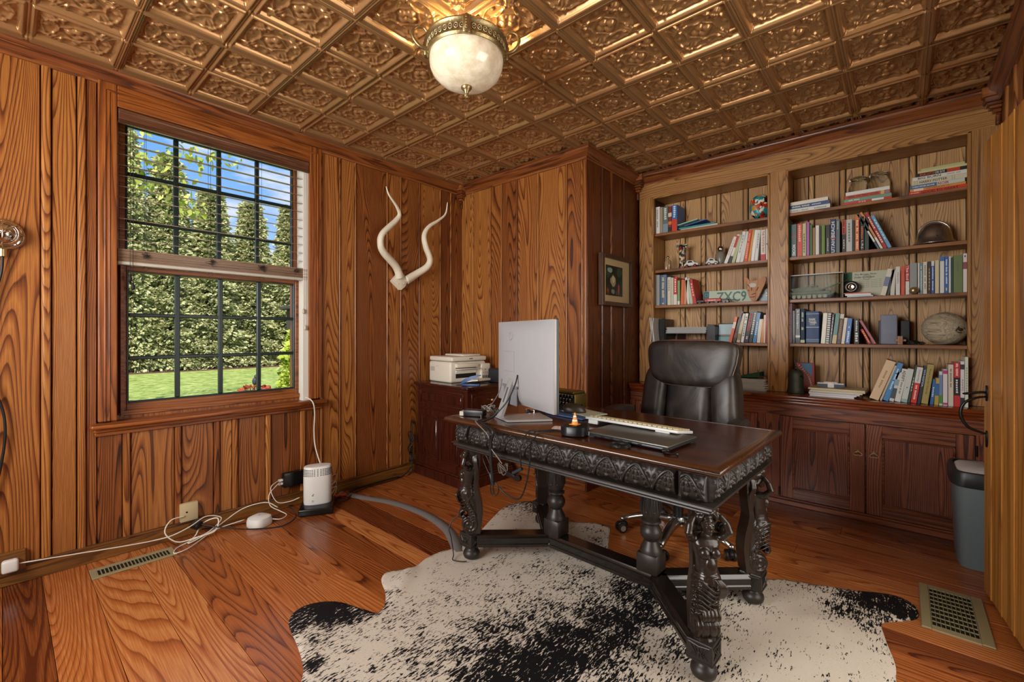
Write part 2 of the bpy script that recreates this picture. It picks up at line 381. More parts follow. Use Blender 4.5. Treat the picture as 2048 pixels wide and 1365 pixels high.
# ---- crown moulding
prof = [(0, H-.085), (.012, H-.085), (.016, H-.076), (.014, H-.068), (.030, H-.045), (.048, H-.03), (.054, H-.02), (.054, H-.012), (.062, H-.010), (.062, H+.002), (0, H+.002)]
pth = [(XL, YF, 1, 0), (XL, CHY, 1, -1), (CHX, CHY, 1, -1), (CHX, YU, 1, -1), (XR, YU, -1, -1), (XR, YF, -1, 0)]
for i, (nm, mm) in enumerate((('trim_1', W_TRIMY), ('trim_2', W_TRIMX), ('trim_3', W_TRIMY), ('trim_4', W_TRIMX), ('trim_5', W_TRIMY))):
    mb = MB(); mb.sweep(prof, pth[i:i+2]); struct(mb.build(nm, mm, auto=35))
for i, (x, y, sx, sy) in enumerate(((XL, CHY, 1, -1), (CHX, YU, 1, -1), (XR, YU, -1, -1))):
    mb = MB()
    for r_, a, b in ((.078, H-.055, H), (.070, H-.085, H-.055), (.062, H-.10, H-.085), (.05, H-.118, H-.10), (.036, H-.135, H-.118), (.02, H-.15, H-.135), (.01, H-.165, H-.15)):
        xs = sorted((x, x+sx*r_)); yy = sorted((y, y+sy*r_)); mb.box(xs[0], xs[1], yy[0], yy[1], a, b, bev=.004)
    mb.cyl(.011, H-.2, H-.15, 12, M=Matrix.Translation((x+sx*.012, y+sy*.012, 0)))
    struct(mb.build('trim_%d' % (6+i), W_TRIMX))
# corner bead of the chimney breast
mb = MB(); mb.cyl(.009, 0, H-.08, 12, M=Matrix.Translation((CHX-.004, CHY+.004, 0))); struct(mb.build('trim_9', W_CASX))

# ------------------------------------------------------------------ pressed metal ceiling
def smooth_ridge(d, w): return np.exp(-(d/w)**2)
def ceil_height(x, y):
    """downward relief in metres of the pressed tile at plan position x, y"""
    T = .6096; ox, oy = -2.355, 1.596
    tx = (x-ox) / T; ty = (y-oy)/T
    ft = np.minimum(np.abs(tx-np.round(tx)), np.abs(ty-np.round(ty)))*T   # distance to 2 ft seam
    P = T/2; px = (x-ox)/P; py = (y-oy)/P
    u = (px-np.floor(px))*2-1; v = (py-np.floor(py))*2-1
    m = np.maximum(np.abs(u), np.abs(v)); h = np.zeros_like(x)
    # frame mouldings between panels
    h += .010*np.clip((m-.80)/.05, 0, 1) + .004*smooth_ridge(m-.90, .02) - .006*smooth_ridge(m-.965, .018)
    h += .010*(ft < .011) + .003*smooth_ridge(ft-.016, .003)
    U, V = u/.80, v/.80; r = np.hypot(U, V); a = np.arctan2(V, U)
    ins = m < .80
    q = np.zeros_like(x)
    for sx, sy in ((1, 0), (-1, 0), (0, 1), (0, -1)):       # four plump petals
        d2 = ((U-sx*.2)**2+(V-sy*.2)**2)/.165**2
        q += .011*np.clip(1-d2, 0, 1)**.8
    rc = .45+.06*np.cos(4*a); q += .0045*smooth_ridge(r-rc, .03)
    q += .0055*smooth_ridge(r-.93, .04)
    for sx, sy in ((1, 0), (-1, 0), (0, 1), (0, -1)):
        d = np.hypot(U-sx*1.30, V-sy*1.30); q += .0055*smooth_ridge(d-.80, .036)+.006*np.clip(1-((U-sx*.80)**2+(V-sy*.80)**2)/.014, 0, 1)
    for sx, sy in ((1, 1), (-1, 1), (1, -1), (-1, -1)):       # corner fans
        du, dv = U-sx*.38, V-sy*.38; rr_ = np.hypot(du, dv); aa = np.arctan2(dv*sy, du*sx)-np.pi/4
        env = np.clip(1-(np.abs(aa)/1.2)**2, 0, 1)*np.clip(rr_/.25, 0, 1)*np.clip((.66-rr_-.05*np.abs(aa))/.14, 0, 1)
        q += .0100*env*(.35+.65*np.cos(aa*4.2)**2)
    h += np.where(ins, q*.80, 0)
    return h*1.75
step = .0034
nx, ny = int((XR+.05-(XL-.02))/step), int((YU+.04-YF)/step)
gx = np.linspace(XL-.02, XR+.05, nx); gy = np.linspace(YF, YU+.04, ny)
GX, GY = np.meshgrid(gx, gy); Z = H+.018-ceil_height(GX, GY)
co = np.stack([GX, GY, Z], -1).reshape(-1, 3).astype(np.float32)
idx = np.arange(nx*ny).reshape(ny, nx)
q = np.stack([idx[:-1, :-1], idx[1:, :-1], idx[1:, 1:], idx[:-1, 1:]], -1).reshape(-1, 4)
me = bpy.data.meshes.new('ceiling'); me.vertices.add(len(co)); me.vertices.foreach_set('co', co.ravel())
me.loops.add(q.size); me.loops.foreach_set('vertex_index', q.ravel().astype(np.int32))
me.polygons.add(len(q)); me.polygons.foreach_set('loop_start', np.arange(0, q.size, 4, dtype=np.int32)); me.polygons.foreach_set('loop_total', np.full(len(q), 4, dtype=np.int32))
me.update(calc_edges=True); me.shade_smooth()
M_CEIL = mat('pressed copper coloured metal', '#b08658', .27, .62, bump=.04, bscale=9, vary=.1)
me.materials.append(M_CEIL); struct(mesh_obj('ceiling', me))
mb = MB(); mb.box(XL-.2, XR+.2, YF-.2, 4.0, H+.03, H+.12); struct(mb.build('trim_10', M_DARKGAP))  # unseen slab closing the room above the pressed ceiling

# ------------------------------------------------------------------ the window
win = thing('window_1', None, None, (XL, .88, 0)); win['kind'] = 'structure'
win.location = (0, 0, 0)
mb = MB()   # casing boards with a bead
for a, b in ((.313, .385), (1.366, 1.445)): mb.box(XL-.005, XL+.022, a, b, .69, 2.40, bev=.004, seg=2)
mb.build('casing', W_CASX, win)
for a, b in ((.335, .343), (.352, .358), (1.40, 1.406), (1.415, 1.424)):
    m2 = MB(); m2.box(XL+.016, XL+.026, a, b, .69, 2.36, bev=.003, seg=2); m2.build('casing_bead', W_CASX, win)
mb = MB(); mb.box(XL-.005, XL+.022, .385, 1.366, 2.29, 2.40, bev=.004, seg=2); mb.box(XL+.016, XL+.027, .345, 1.41, 2.352, 2.362, bev=.003); mb.build('head_casing', W_CASY, win)
mb = MB(); mb.box(XL-.11, XL+.06, .283, 1.476, .655, .682, bev=.010, seg=4); mb.box(XL, XL+.035, .297, 1.462, .637, .656, bev=.006, seg=3); mb.box(XL, XL+.02, .30, 1.455, .618, .638, bev=.004)
mb.build('sill', W_CASY, win, auto=40)
mb = MB()
mb.box(XL-.15, XL, WY0-.02, WY0, .68, 2.31); mb.box(XL-.15, XL-.095, WY0, WY0+.022, .68, 2.30); mb.box(XL-.15, XL-.02, WY0, WY1, 2.29, 2.31); mb.box(XL-.15, XL-.06, WY0, WY1, .682, .705)
mb.box(XL-.15, XL-.095, WY1-.06, WY1-.035, .68, 2.3)
mb.build('jamb', W_CASX, win)
M_WHITE = mat('white right jamb', '#d8d4c8', .5)
mb = MB(); mb.box(XL-.15, XL-.003, WY1-.035, WY1+.02, .68, 2.31); mb.build('white_right_jamb', M_WHITE, win)  # right jamb in plain white, the other jamb parts in oak
M_SASH = mat('dark green sash paint', '#10201c', .35, spec=.5)
M_GLASS = mat('window glass', '#ffffff', 0, trans=1, ior=1.0, spec=.5)
g = bpy.data.materials.new('clear pane'); g.use_nodes = True; gn = g.node_tree.nodes; gl = g.node_tree.links; gn.clear()
o_ = gn.new('ShaderNodeOutputMaterial'); tr = gn.new('ShaderNodeBsdfTransparent'); gs = gn.new('ShaderNodeBsdfGlossy'); fz = gn.new('ShaderNodeFresnel'); mxs = gn.new('ShaderNodeMixShader')
gs.inputs['Roughness'].default_value = .01; fz.inputs['IOR'].default_value = 1.06; gl.new(fz.outputs[0], mxs.inputs[0]); gl.new(tr.outputs[0], mxs.inputs[1]); gl.new(gs.outputs[0], mxs.inputs[2]); gl.new(mxs.outputs[0], o_.inputs[0])
M_PANE = g
def sash(name, xs, z0, z1, rail_b, rail_t):
    fr = MB(); x0, x1 = xs; a, b = .407, 1.331
    fr.box(x0, x1, a, a+.026, z0, z1, bev=.003); fr.box(x0, x1, b-.024, b, z0, z1, bev=.003)
    fr.box(x0+.0006, x1-.0006, a+.026, b-.024, z0, z0+rail_b-.010, bev=.003); fr.box(x0+.0006, x1-.0006, a+.026, b-.024, z1-rail_t+.006, z1, bev=.003)
    fo = fr.build(name, W_CASY, win); mb = MB()
    mb.box(x0+.002, x1-.002, a+.026, a+.036, z0+.004, z1-.004, bev=.002); mb.box(x0+.002, x1-.002, b-.034, b-.024, z0+.004, z1-.004, bev=.002)
    mb.box(x0+.003, x1-.003, a+.034, b-.032, z0+rail_b-.012, z0+rail_b, bev=.002); mb.box(x0+.003, x1-.003, a+.034, b-.032, z1-rail_t, z1-rail_t+.008, bev=.002)
    ya, yb = a+.036, b-.034; za, zb = z0+rail_b, z1-rail_t
    for k in (1, 2, 3):
        y = ya+(yb-ya)*k/4; mb.box(x0+.004, x1-.004, y-.012, y+.012, za, zb, bev=.004)
    for k in (1, 2):
        z = za+(zb-za)*k/3; mb.box(x0+.0055, x1-.0055, ya-.001, yb+.001, z-.010, z+.010, bev=.004)
    s = mb.build('muntins', M_SASH, fo); s = fo
    m2 = MB(); xm = (x0+x1)/2; m2.box(xm-.001, xm+.001, ya-.002, yb+.002, za-.002, zb+.002); m2.build('glass', M_PANE, s)
    return s
sash('upper_sash', (XL-.128, XL-.10), 1.46, 2.28, .030, .035)
sash('lower_sash', (XL-.098, XL-.068), .705, 1.492, .066, .03)
mb = MB(); mb.box(XL-.07, XL-.05, .407, 1.331, .70, .728, bev=.003); mb.box(XL-.066, XL-.045, .407, .42, .7, 1.5); mb.build('stop_bead', W_CASY, win)

# ------------------------------------------------------------------ wooden blind
bl = thing('window_blind', 'half raised brown wooden slat blind hanging in the garden window', 'window blind', (XL-.01, .876, 2.29))
W_SLAT = wood('blind slat wood', '#2a160d', '#5f3b26', '#8a6145', 'Y', 60, 2, 4, rough=.3, contrast=.5, coat=.2)
M_SLAT = wood('pale lit slat wood', '#6b5240', '#9a7f68', '#b8a48e', 'Y', 60, 2, 4, rough=.22, contrast=.4, coat=.4)  # paler copy of the slat wood, the daylight glare put into its colour
def L(x, y, z): return (x-(XL-.01), y-.876, z-2.29)
def bb(mb, x0, x1, y0, y1, z0, z1, **k):
    mb.box(x0-(XL-.01), x1-(XL-.01), y0-.876, y1-.876, z0-2.29, z1-2.29, **k)
mb = MB(); bb(mb, XL+.002, XL+.018, .389, 1.362, 2.215, 2.286, bev=.004, seg=2); bb(mb, XL+.014, XL+.024, .389, 1.362, 2.262, 2.284, bev=.004, seg=2); bb(mb, XL+.014, XL+.022, .389, 1.362, 2.217, 2.232, bev=.003)
mb.build('valance', W_SLAT, bl)
mb = MB(); bb(mb, XL-.05, XL-.002, .392, 1.36, 2.232, 2.275, bev=.002); mb.build('headrail', mat('white headrail', '#cfccc2', .4), bl)
mb = MB(); z = 2.175
while z > 1.60:
    mb.box(-.024, .024, .392-.876, 1.36-.876, -.0013, .0013, bev=.0006, M=Matrix.Translation((-.021, 0, z-2.29)) @ Matrix.Rotation(R(9), 4, 'Y')); z -= .0553
mb.build('slats', M_SLAT, bl)
mb = MB(); z = 1.508
while z < 1.572: bb(mb, XL-.054-rnd.random()*.002, XL-.002-rnd.random()*.002, .390, 1.361, z, z+.0036, bev=.001); z += .0046
mb.build('stacked_slats', M_SLAT, bl)
mb = MB(); bb(mb, XL-.054, XL-.002, .390, 1.361, 1.490, 1.507, bev=.003); mb.build('bottom_rail', mat('pale bottom rail', '#b9b2a4', .35), bl)
M_CORD = mat('dark blind cord', '#1b1a19', .7); M_CORDW = mat('white cord', '#d9d6cf', .6)
for y in (.505, .80, 1.075, 1.285):
    mb = MB()
    for x in (XL-.054, XL-.008): mb.tube([L(x, y, 2.25), L(x, y, 1.50)], .0009, 5)
    zz = 2.173
    while zz > 1.6: mb.tube([L(XL-.054, y+.003, zz-.001), L(XL-.008, y+.003, zz-.001)], .0007, 4); zz -= .0553
    mb.build('ladder_cord', M_CORD, bl)
    mb = MB(); pts = []
    for k in range(26):
        t = k*.55; pts.append(L(XL+.002+.005*rnd.random(), y+rnd.gauss(0, .011), 1.546+rnd.gauss(0, .011)))
    mb.tube(spline(pts, 3), .0009, 5); mb.build('cord_tangle', M_CORD, bl); mb = MB(); pts2 = [L(XL-.004, y, 1.49), L(XL+.001, y+.012, 1.478), L(XL+.001, y-.004, 1.466), L(XL, y-.016, 1.474), L(XL-.004, y-.006, 1.49)]
    mb.tube(spline(pts2, 5), .001, 5); mb.build('cord_loop', M_CORD, bl)
for y, z1, m_ in ((.437, 1.44, M_CORD), (.449, 1.395, M_CORD), (1.33, 1.30, M_CORDW), (1.342, 1.19, M_CORDW)):
    mb = MB(); mb.tube([L(XL+.006, y, 2.22), L(XL+.007, y+.002, 1.8), L(XL+.006, y, z1)], .0011, 6)
    c = mb.build('pull_cord', m_, bl)
    mb = MB(); mb.lathe([(.003, .0), (.007, -.006), (.0095, -.026), (.007, -.033), (.002, -.034)], 12, M=Matrix.Translation(L(XL+.006, y, z1))); mb.build('tassel', M_CORD if m_ is M_CORD else mat('pale tassel', '#b8ad98', .4), c, smooth=True)
# ------------------------------------------------------------------ garden
GZ = -.28
def grass():
    mb = MB(); mb.box(-60, XL-.3, -30, 45, GZ-.2, GZ)
    m = bpy.data.materials.new('lawn'); m.use_nodes = True; N = m.node_tree.nodes; L_ = m.node_tree.links; b = N['Principled BSDF']
    t = N.new('ShaderNodeTexCoord'); n1 = N.new('ShaderNodeTexNoise'); n1.inputs['Scale'].default_value = 5; n1.inputs['Detail'].default_value = 10; n1.inputs['Roughness'].default_value = .75
    L_.new(t.outputs['Object'], n1.inputs['Vector']); c = N.new('ShaderNodeValToRGB'); L_.new(n1.outputs['Fac'], c.inputs[0])
    k = c.color_ramp.elements; k[0].position = .35; k[0].color = srgb('#56661f'); k[1].position = .68; k[1].color = srgb('#b9c27a'); e = k.new(.5); e.color = srgb('#879a45')
    L_.new(c.outputs[0], b.inputs['Base Color']); b.inputs['Roughness'].default_value = .9
    return struct(mb.build('ground', m))
grass()
def leaf_cloud(name, gen, n, m, size, seed, parent=None, loc=None):
    r = np.random.RandomState(seed); P, Nn = gen(r, n)
    # each leaf spray: a bent strip of two quads
    n = len(P); d = r.normal(size=(n, 3)); d[:, 2] -= .5; d /= np.linalg.norm(d, axis=1)[:, None]
    d = d*.7+Nn*.8; d /= np.linalg.norm(d, axis=1)[:, None]
    s = np.cross(d, r.normal(size=(n, 3))); s /= np.linalg.norm(s, axis=1)[:, None]
    ln = (size*(.6+.8*r.rand(n)))[:, None]; w = ln*.32
    a = P-s*w*.4; b = P+s*w*.4; c = P+d*ln*.55+s*w; e = P+d*ln*.55-s*w; f = P+d*ln+np.array([0, 0, -.12])*ln
    V = np.stack([a, b, c, e, f], 1).reshape(-1, 3).astype(np.float32)
    base = np.arange(n)[:, None]*5
    quads = base+np.array([[0, 1, 2, 3]]); tris = base+np.array([[3, 2, 4]])
    me = bpy.data.meshes.new(name); me.vertices.add(len(V)); me.vertices.foreach_set('co', V.ravel())
    li = np.concatenate([quads, tris], 1).ravel().astype(np.int32); me.loops.add(len(li)); me.loops.foreach_set('vertex_index', li)
    ls = np.stack([np.arange(n)*7, np.arange(n)*7+4], 1).ravel().astype(np.int32); lt = np.tile([4, 3], n).astype(np.int32)
    me.polygons.add(2*n); me.polygons.foreach_set('loop_start', ls); me.polygons.foreach_set('loop_total', lt)
    me.update(calc_edges=True); me.materials.append(m)
    return mesh_obj(name, me, parent, loc)
def leafmat(name, c1, c2, rough=.6):
    if name in MC: return MC[name]
    m = bpy.data.materials.new(name); m.use_nodes = True; MC[name] = m; N = m.node_tree.nodes; L_ = m.node_tree.links; b = N['Principled BSDF']
    g_ = N.new('ShaderNodeNewGeometry'); mx_ = N.new('ShaderNodeMix'); mx_.data_type = 'RGBA'; L_.new(g_.outputs['Random Per Island'], mx_.inputs['Factor'])
    mx_.inputs['A'].default_value = srgb(c1); mx_.inputs['B'].default_value = srgb(c2); L_.new(mx_.outputs['Result'], b.inputs['Base Color']); b.inputs['Roughness'].default_value = rough
    tl = N.new('ShaderNodeBsdfTranslucent'); L_.new(mx_.outputs['Result'], tl.inputs['Color']); ms = N.new('ShaderNodeMixShader'); ms.inputs[0].default_value = .3
    L_.new(b.outputs[0], ms.inputs[1]); L_.new(tl.outputs[0], ms.inputs[2]); L_.new(ms.outputs[0], N['Material Output'].inputs[0])
    return m
M_ARB = leafmat('arborvitae leaf', '#84905a', '#ddd9a8'); M_BARK = mat('bark', '#5a4a3c', .9, bump=.6, bscale=20)
def arb_gen(hh, rad):
    def gen(r, n):
        m = n//14; t = r.rand(m)**1.35; a = r.rand(m)*2*np.pi
        R_ = rad*(1-t)**.85*(.86+.14*np.sin(a*5+t*9)+.16*np.sin(t*46+a*3))+.03
        rr_ = R_*(1-.35*r.rand(m)**2)
        P = np.stack([rr_*np.cos(a), rr_*np.sin(a), .1+t*hh], 1); Nn = np.stack([np.cos(a), np.sin(a), -.25+.5*r.rand(m)], 1)
        Nn += r.normal(size=(m, 3))*.35
        k = np.repeat(np.arange(m), 14); s = r.rand(len(k), 1)
        P = P[k]+Nn[k]*s*.22+r.normal(size=(len(k), 3))*.05*(1-.5*s); return P, Nn[k]*2.2
    return gen
def arb(loc, s, rz, label):
    t = thing('arborvitae_tree', label, 'tree', loc, rz, 'evergreen trees of the garden hedge'); t.scale = (s[0], s[0], s[1])
    return t
first = None
spots = [(-21.8, -1.9), (-21.6, -.3), (-21.9, 1.3), (-21.6, 2.9), (-21.8, 4.3), (-21.7, 5.75), (-21.8, 7.3), (-21.6, 8.9), (-21.9, 10.4), (-21.6, 12.0), (-21.7, 13.6)]
hs = [1.04, 1.08, 1.0, 1.05, .97, .86, .84, .86, .80, .82, .84]
r2 = random.Random(5)
for i, ((x, y), s) in enumerate(zip(spots, hs)):
    t = arb((x, y, GZ), (1.0+.1*r2.random(), s), r2.random()*6, 'tall evergreen tree in the dense sunlit hedge beyond the lawn')
    if i == 0:
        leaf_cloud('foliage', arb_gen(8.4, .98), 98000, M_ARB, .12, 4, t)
        mb = MB(); mb.cyl(.62, .15, 7.0, 10, r2=.05); mb.build('shaded_core', mat('foliage core shade', '#2a2418', .95), t)  # solid dark cone stands in for the shade inside the foliage
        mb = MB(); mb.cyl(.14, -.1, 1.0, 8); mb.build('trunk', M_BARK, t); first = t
    else:
        for ch in first.children: c = ch.copy(); COL.objects.link(c); c.parent = t
mb = MB(); mb.box(-22.6, -20.2, -8, 20, GZ-.02, GZ+.03, bev=.02); tag(mb.build('mulch_bed', mat('brown mulch', '#4f3226', .95, bump=.8, bscale=6, vary=.4)), 'strip of brown mulch under the hedge', 'mulch')
# deciduous tree in front of the hedge, its boughs hang into the top left panes
M_MAP = leafmat('maple leaf', '#7f9428', '#c3c45e', .5)
def maple_gen(r, n):
    P = []; B = [(-.2, -.9, 4.3, .7), (.3, -.2, 4.0, .65), (0, .5, 3.75, .6), (.2, 1.1, 4.2, .55), (-.1, -.6, 3.3, .45), (.1, .9, 3.3, .35), (0, -1.6, 4.2, .8), (0, 0, 5.0, 1.1), (.1, 1.6, 4.7, .4)]
    w = np.array([b[3]**2 for b in B]); w /= w.sum(); k = r.choice(len(B), n, p=w); c = np.array(B)
    d = r.normal(size=(n, 3)); d /= np.linalg.norm(d, axis=1)[:, None]
    P = c[k, :3]+d*(c[k, 3:4]*(.4+.6*r.rand(n, 1)))*np.array([1, 1, .6])
    return P, np.tile([0, 0, -.6], (n, 1))
t = thing('maple_tree', 'leafy yellow green tree whose boughs hang before the hedge, top left of the window', 'tree', (-8.0, .9, GZ))
leaf_cloud('foliage', maple_gen, 1300, M_MAP, .09, 9, t)
mb = MB(); mb.tube(spline([(-.2, -2.6, 0), (-.2, -2.5, 2), (0, -1.8, 3.4), (0, -.9, 4.1), (.1, .2, 4.3), (.1, 1.3, 4.4)], 6), [.16-.15*i/30 for i in range(31)], 8); mb.build('trunk', M_BARK, t, smooth=True)
# bright shrub by the right edge of the window and the shed behind it
M_LAU = leafmat('laurel leaf', '#8aa028', '#cfd769', .35)
def dome(rad, hh):
    def gen(r, n):
        a = r.rand(n)*2*np.pi; p = r.rand(n); rr_ = rad*np.sqrt(1-p**2*.8)*(.6+.4*r.rand(n))
        return np.stack([rr_*np.cos(a), rr_*np.sin(a), hh*p], 1), np.stack([np.cos(a), np.sin(a), np.full(n, .9)], 1)
    return gen
t = thing('laurel_shrub', 'bright yellow green upright leafy shrub at the right edge of the lawn', 'shrub', (-11.6, 5.05, GZ))
leaf_cloud('foliage', dome(.42, 1.45), 1500, M_LAU, .17, 12, t); mb = MB(); mb.tube([(0, 0, -.05), (.02, 0, 1.2)], .03, 6); mb.build('stem', M_BARK, t)
t = thing('box_shrub', 'low rounded green shrub below the bright leafy one', 'shrub', (-10.4, 4.35, GZ))
leaf_cloud('foliage', dome(.3, .55), 700, M_LAU, .1, 13, t); mb = MB(); mb.tube([(0, 0, -.05), (0, 0, .3)], .02, 6); mb.build('stem', M_BARK, t)
mb = MB(); mb.box(-19.6, -18.2, 7.9, 9.6, GZ-.05, 2.15, bev=.03); mb.box(-19.8, -18.0, 7.7, 9.8, 2.15, 2.3, bev=.03)
tag(mb.build('garden_shed', mat('dark grey boarding', '#4a4744', .8)), 'dark grey shed standing before the hedge behind the bright shrub', 'shed')
t = thing('garden_ornament', 'small dark bird ornament among red flowers on the lawn', 'ornament', (-11.0, 3.75, GZ))
mb = MB(); mb.ell((0, 0, .34), (.06, .05, .09)); mb.ell((.02, .02, .45), (.04, .04, .045)); mb.tube([(0, 0, -.02), (0, 0, .3)], .012, 6); mb.build('bird', mat('dark slate', '#3b3d42', .5), t, smooth=True)
leaf_cloud('red_flowers', dome(.35, .22), 160, leafmat('red petal', '#a23c28', '#c96a4a'), .09, 15, t)
# ------------------------------------------------------------------ built-in bookcase (upper) and base cabinets
def px(u, Y):            # position along a wall parallel to the back wall, from a column measured in the photograph
    r = (u-1024)/F_PX; a = R(YAW); dx, dy = -math.sin(a)+r*math.cos(a), math.cos(a)+r*math.sin(a)
    return dx*Y/dy
def pz(u, v, Y):
    r = (u-1024)/F_PX; a = R(YAW); return H_EYE+(668.5-v)/F_PX*Y/(math.cos(a)+r*math.sin(a))
BL0, BL1, BR0, BR1 = -1.578, -.709, -.609, .287           # the two openings
OT = 2.268                                                # top of the openings
bc = thing('bookcase', 'large built-in oak bookcase with two bays of shelves on the back wall', 'bookcase', (-.65, YB, CT))
def bx(mb, x0, x1, y0, y1, z0, z1, **k): mb.box(x0+.65, x1+.65, y0-YB, y1-YB, z0-CT, z1-CT, **k)
for a, b in ((CHX+.02, BL0), (BL1, BR0), (BR1, XR-.002)): mb = MB(); bx(mb, a, b, YU, YU+.03, CT+.001, 2.385, bev=.002); mb.build('face_stile', W_SHELFZ, bc)
mb = MB(); bx(mb, CHX+.02, XR-.002, YU-.001, YU+.028, OT, H-.005, bev=.002); mb.build('frieze_board', W_SHELF, bc)
for a, b in ((BL0, BL1), (BR0, BR1)):
    for x in (a, b):
        s = 1 if x == a else -1; mb = MB()
        bx(mb, min(x, x+s*.012)-.004, max(x, x+s*.012)-.004+.004, YU-.006, YU+.02, CT+.002, OT, bev=.003); mb.build('opening_bead', W_SHELFZ, bc)
for a, b in ((BL0, BL1), (BR0, BR1)): mb = MB(); bx(mb, a, b, YU-.006, YU+.02, OT-.012, OT+.002, bev=.003); mb.build('opening_head_bead', W_SHELF, bc)
mb = MB(); bx(mb, CHX+.02, XR-.002, YU-.012, YU, OT+.115, OT+.128, bev=.004); mb.build('frieze_bead', W_SHELF, bc)
for a, b in ((BL0, BL1), (BR0, BR1)):
    for q in ((a-.02, a, CT+.001, OT), (b, b+.02, CT+.001, OT)): mb = MB(); bx(mb, q[0], q[1], YU+.031, YB-.001, q[2], q[3]); mb.build('bay_side', W_SHELFZ, bc)
    mb = MB(); bx(mb, a-.02, b+.02, YU+.029, YB-.001, OT, OT+.02); mb.build('bay_top', W_SHELF, bc)
# back boards with battens
mb = MB()
lb = [(BL0, -1.44, 'b'), (-1.437, -1.40, 't'), (-1.397, -1.268, 'b'), (-1.265, -1.232, 't'), (-1.229, -1.143, 'b'), (-1.141, -1.115, 't'), (-1.112, -.947, 'b'), (-.945, -.912, 't'), (-.909, BL1, 'b'),
      (BR0, -.515, 'b'), (-.511, -.481, 't'), (-.478, -.334, 'b'), (-.331, -.301, 't'), (-.298, -.206, 'b'), (-.203, -.172, 't'), (-.169, .029, 'b'), (.031, .061, 't'), (.064, BR1, 'b')]
mb.M = Matrix.Translation((.65, -YB, -CT))
boards(mb, lb, CT, OT, 'x', YB-.001, -1); mb.M = Matrix()
mb.mi = 1; bx(mb, BL0-.02, BR1+.02, YB+.0, YB+.011, CT, OT)
mb.build('back_board', [W_BACK, M_DARKGAP], bc)
# shelves, spacing read from the photograph
SHZ = {1: 1.97, 2: 1.664, 3: 1.369, 4: 1.065}
SHY = YU+.028
W_SHED = wood('shelf board oak', '#35190a', '#86501f', '#b98243', 'X', 14, .8, 7, rough=.42, contrast=.6, tone=.1)
for k, z in SHZ.items():
    for a, b in ((BL0, BL1), (BR0, BR1)):
        mb = MB(); bx(mb, a+.001, b-.001, SHY, YB-.014, z-.022, z, bev=.002); mb.build('shelf', W_SHED, bc)
# ---- base cabinet
cb = thing('base_cabinet', 'dark oak base cabinet with panelled doors running under the whole bookcase', 'cabinet', (-.65, YC, 0))
def cx(mb, x0, x1, y0, y1, z0, z1, **k): mb.box(x0+.65, x1+.65, y0-YC, y1-YC, z0, z1, **k)
CX0 = CHX+.005
mb = MB(); cx(mb, CX0, XR-.002, YC+.02, YB, .05, CT-.03); cx(mb, CX0, XR-.002, YC-.02, YC+.05, 0, .03, bev=.003); cx(mb, CX0, XR-.002, YC-.008, YC+.05, .03, .042, bev=.002)
mb.build('carcass', W_CABX, cb)
mb = MB()
DO = [(-1.66, -1.235), (-1.19, -.757), (-.622, -.176), (-.168, .289)]
DZ0, DZ1 = .045, .583
cx(mb, CX0, XR-.002, YC, YC+.025, DZ1+.004, CT-.028)
mb.build('top_rail', W_CABX, cb)
xs = [CX0]+[v for d in DO for v in (d[0]-.003, d[1]+.003)]+[XR-.002]
for a, b in zip(xs[0::2], xs[1::2]):
    if b-a > .01: mb = MB(); cx(mb, a, b, YC, YC+.025, DZ0-.004, DZ1+.004); mb.build('face_stile', W_CAB, cb)
def shell_profile(mb, y_front, z):   # counter edge build-up
    cx(mb, CX0+.001, XR-.002, y_front, YU+.012, z-.022, z, bev=.009, seg=3)
ct = MB(); cx(ct, CX0-.0, XR-.002, YC-.035, YB-.013, CT-.022, CT, bev=.008, seg=3); cx(ct, CX0, XR-.002, YC-.022, YC+.02, CT-.040, CT-.022, bev=.006, seg=3); cx(ct, CX0, XR-.002, YC-.012, YC+.01, CT-.062, CT-.040, bev=.006, seg=3)
ct.build('counter_top', wood('polished counter oak', '#260b04', '#783616', '#b86a34', 'X', 12, .7, 8, rough=.2, contrast=.55, tone=.08, coat=.4), cb, auto=40)
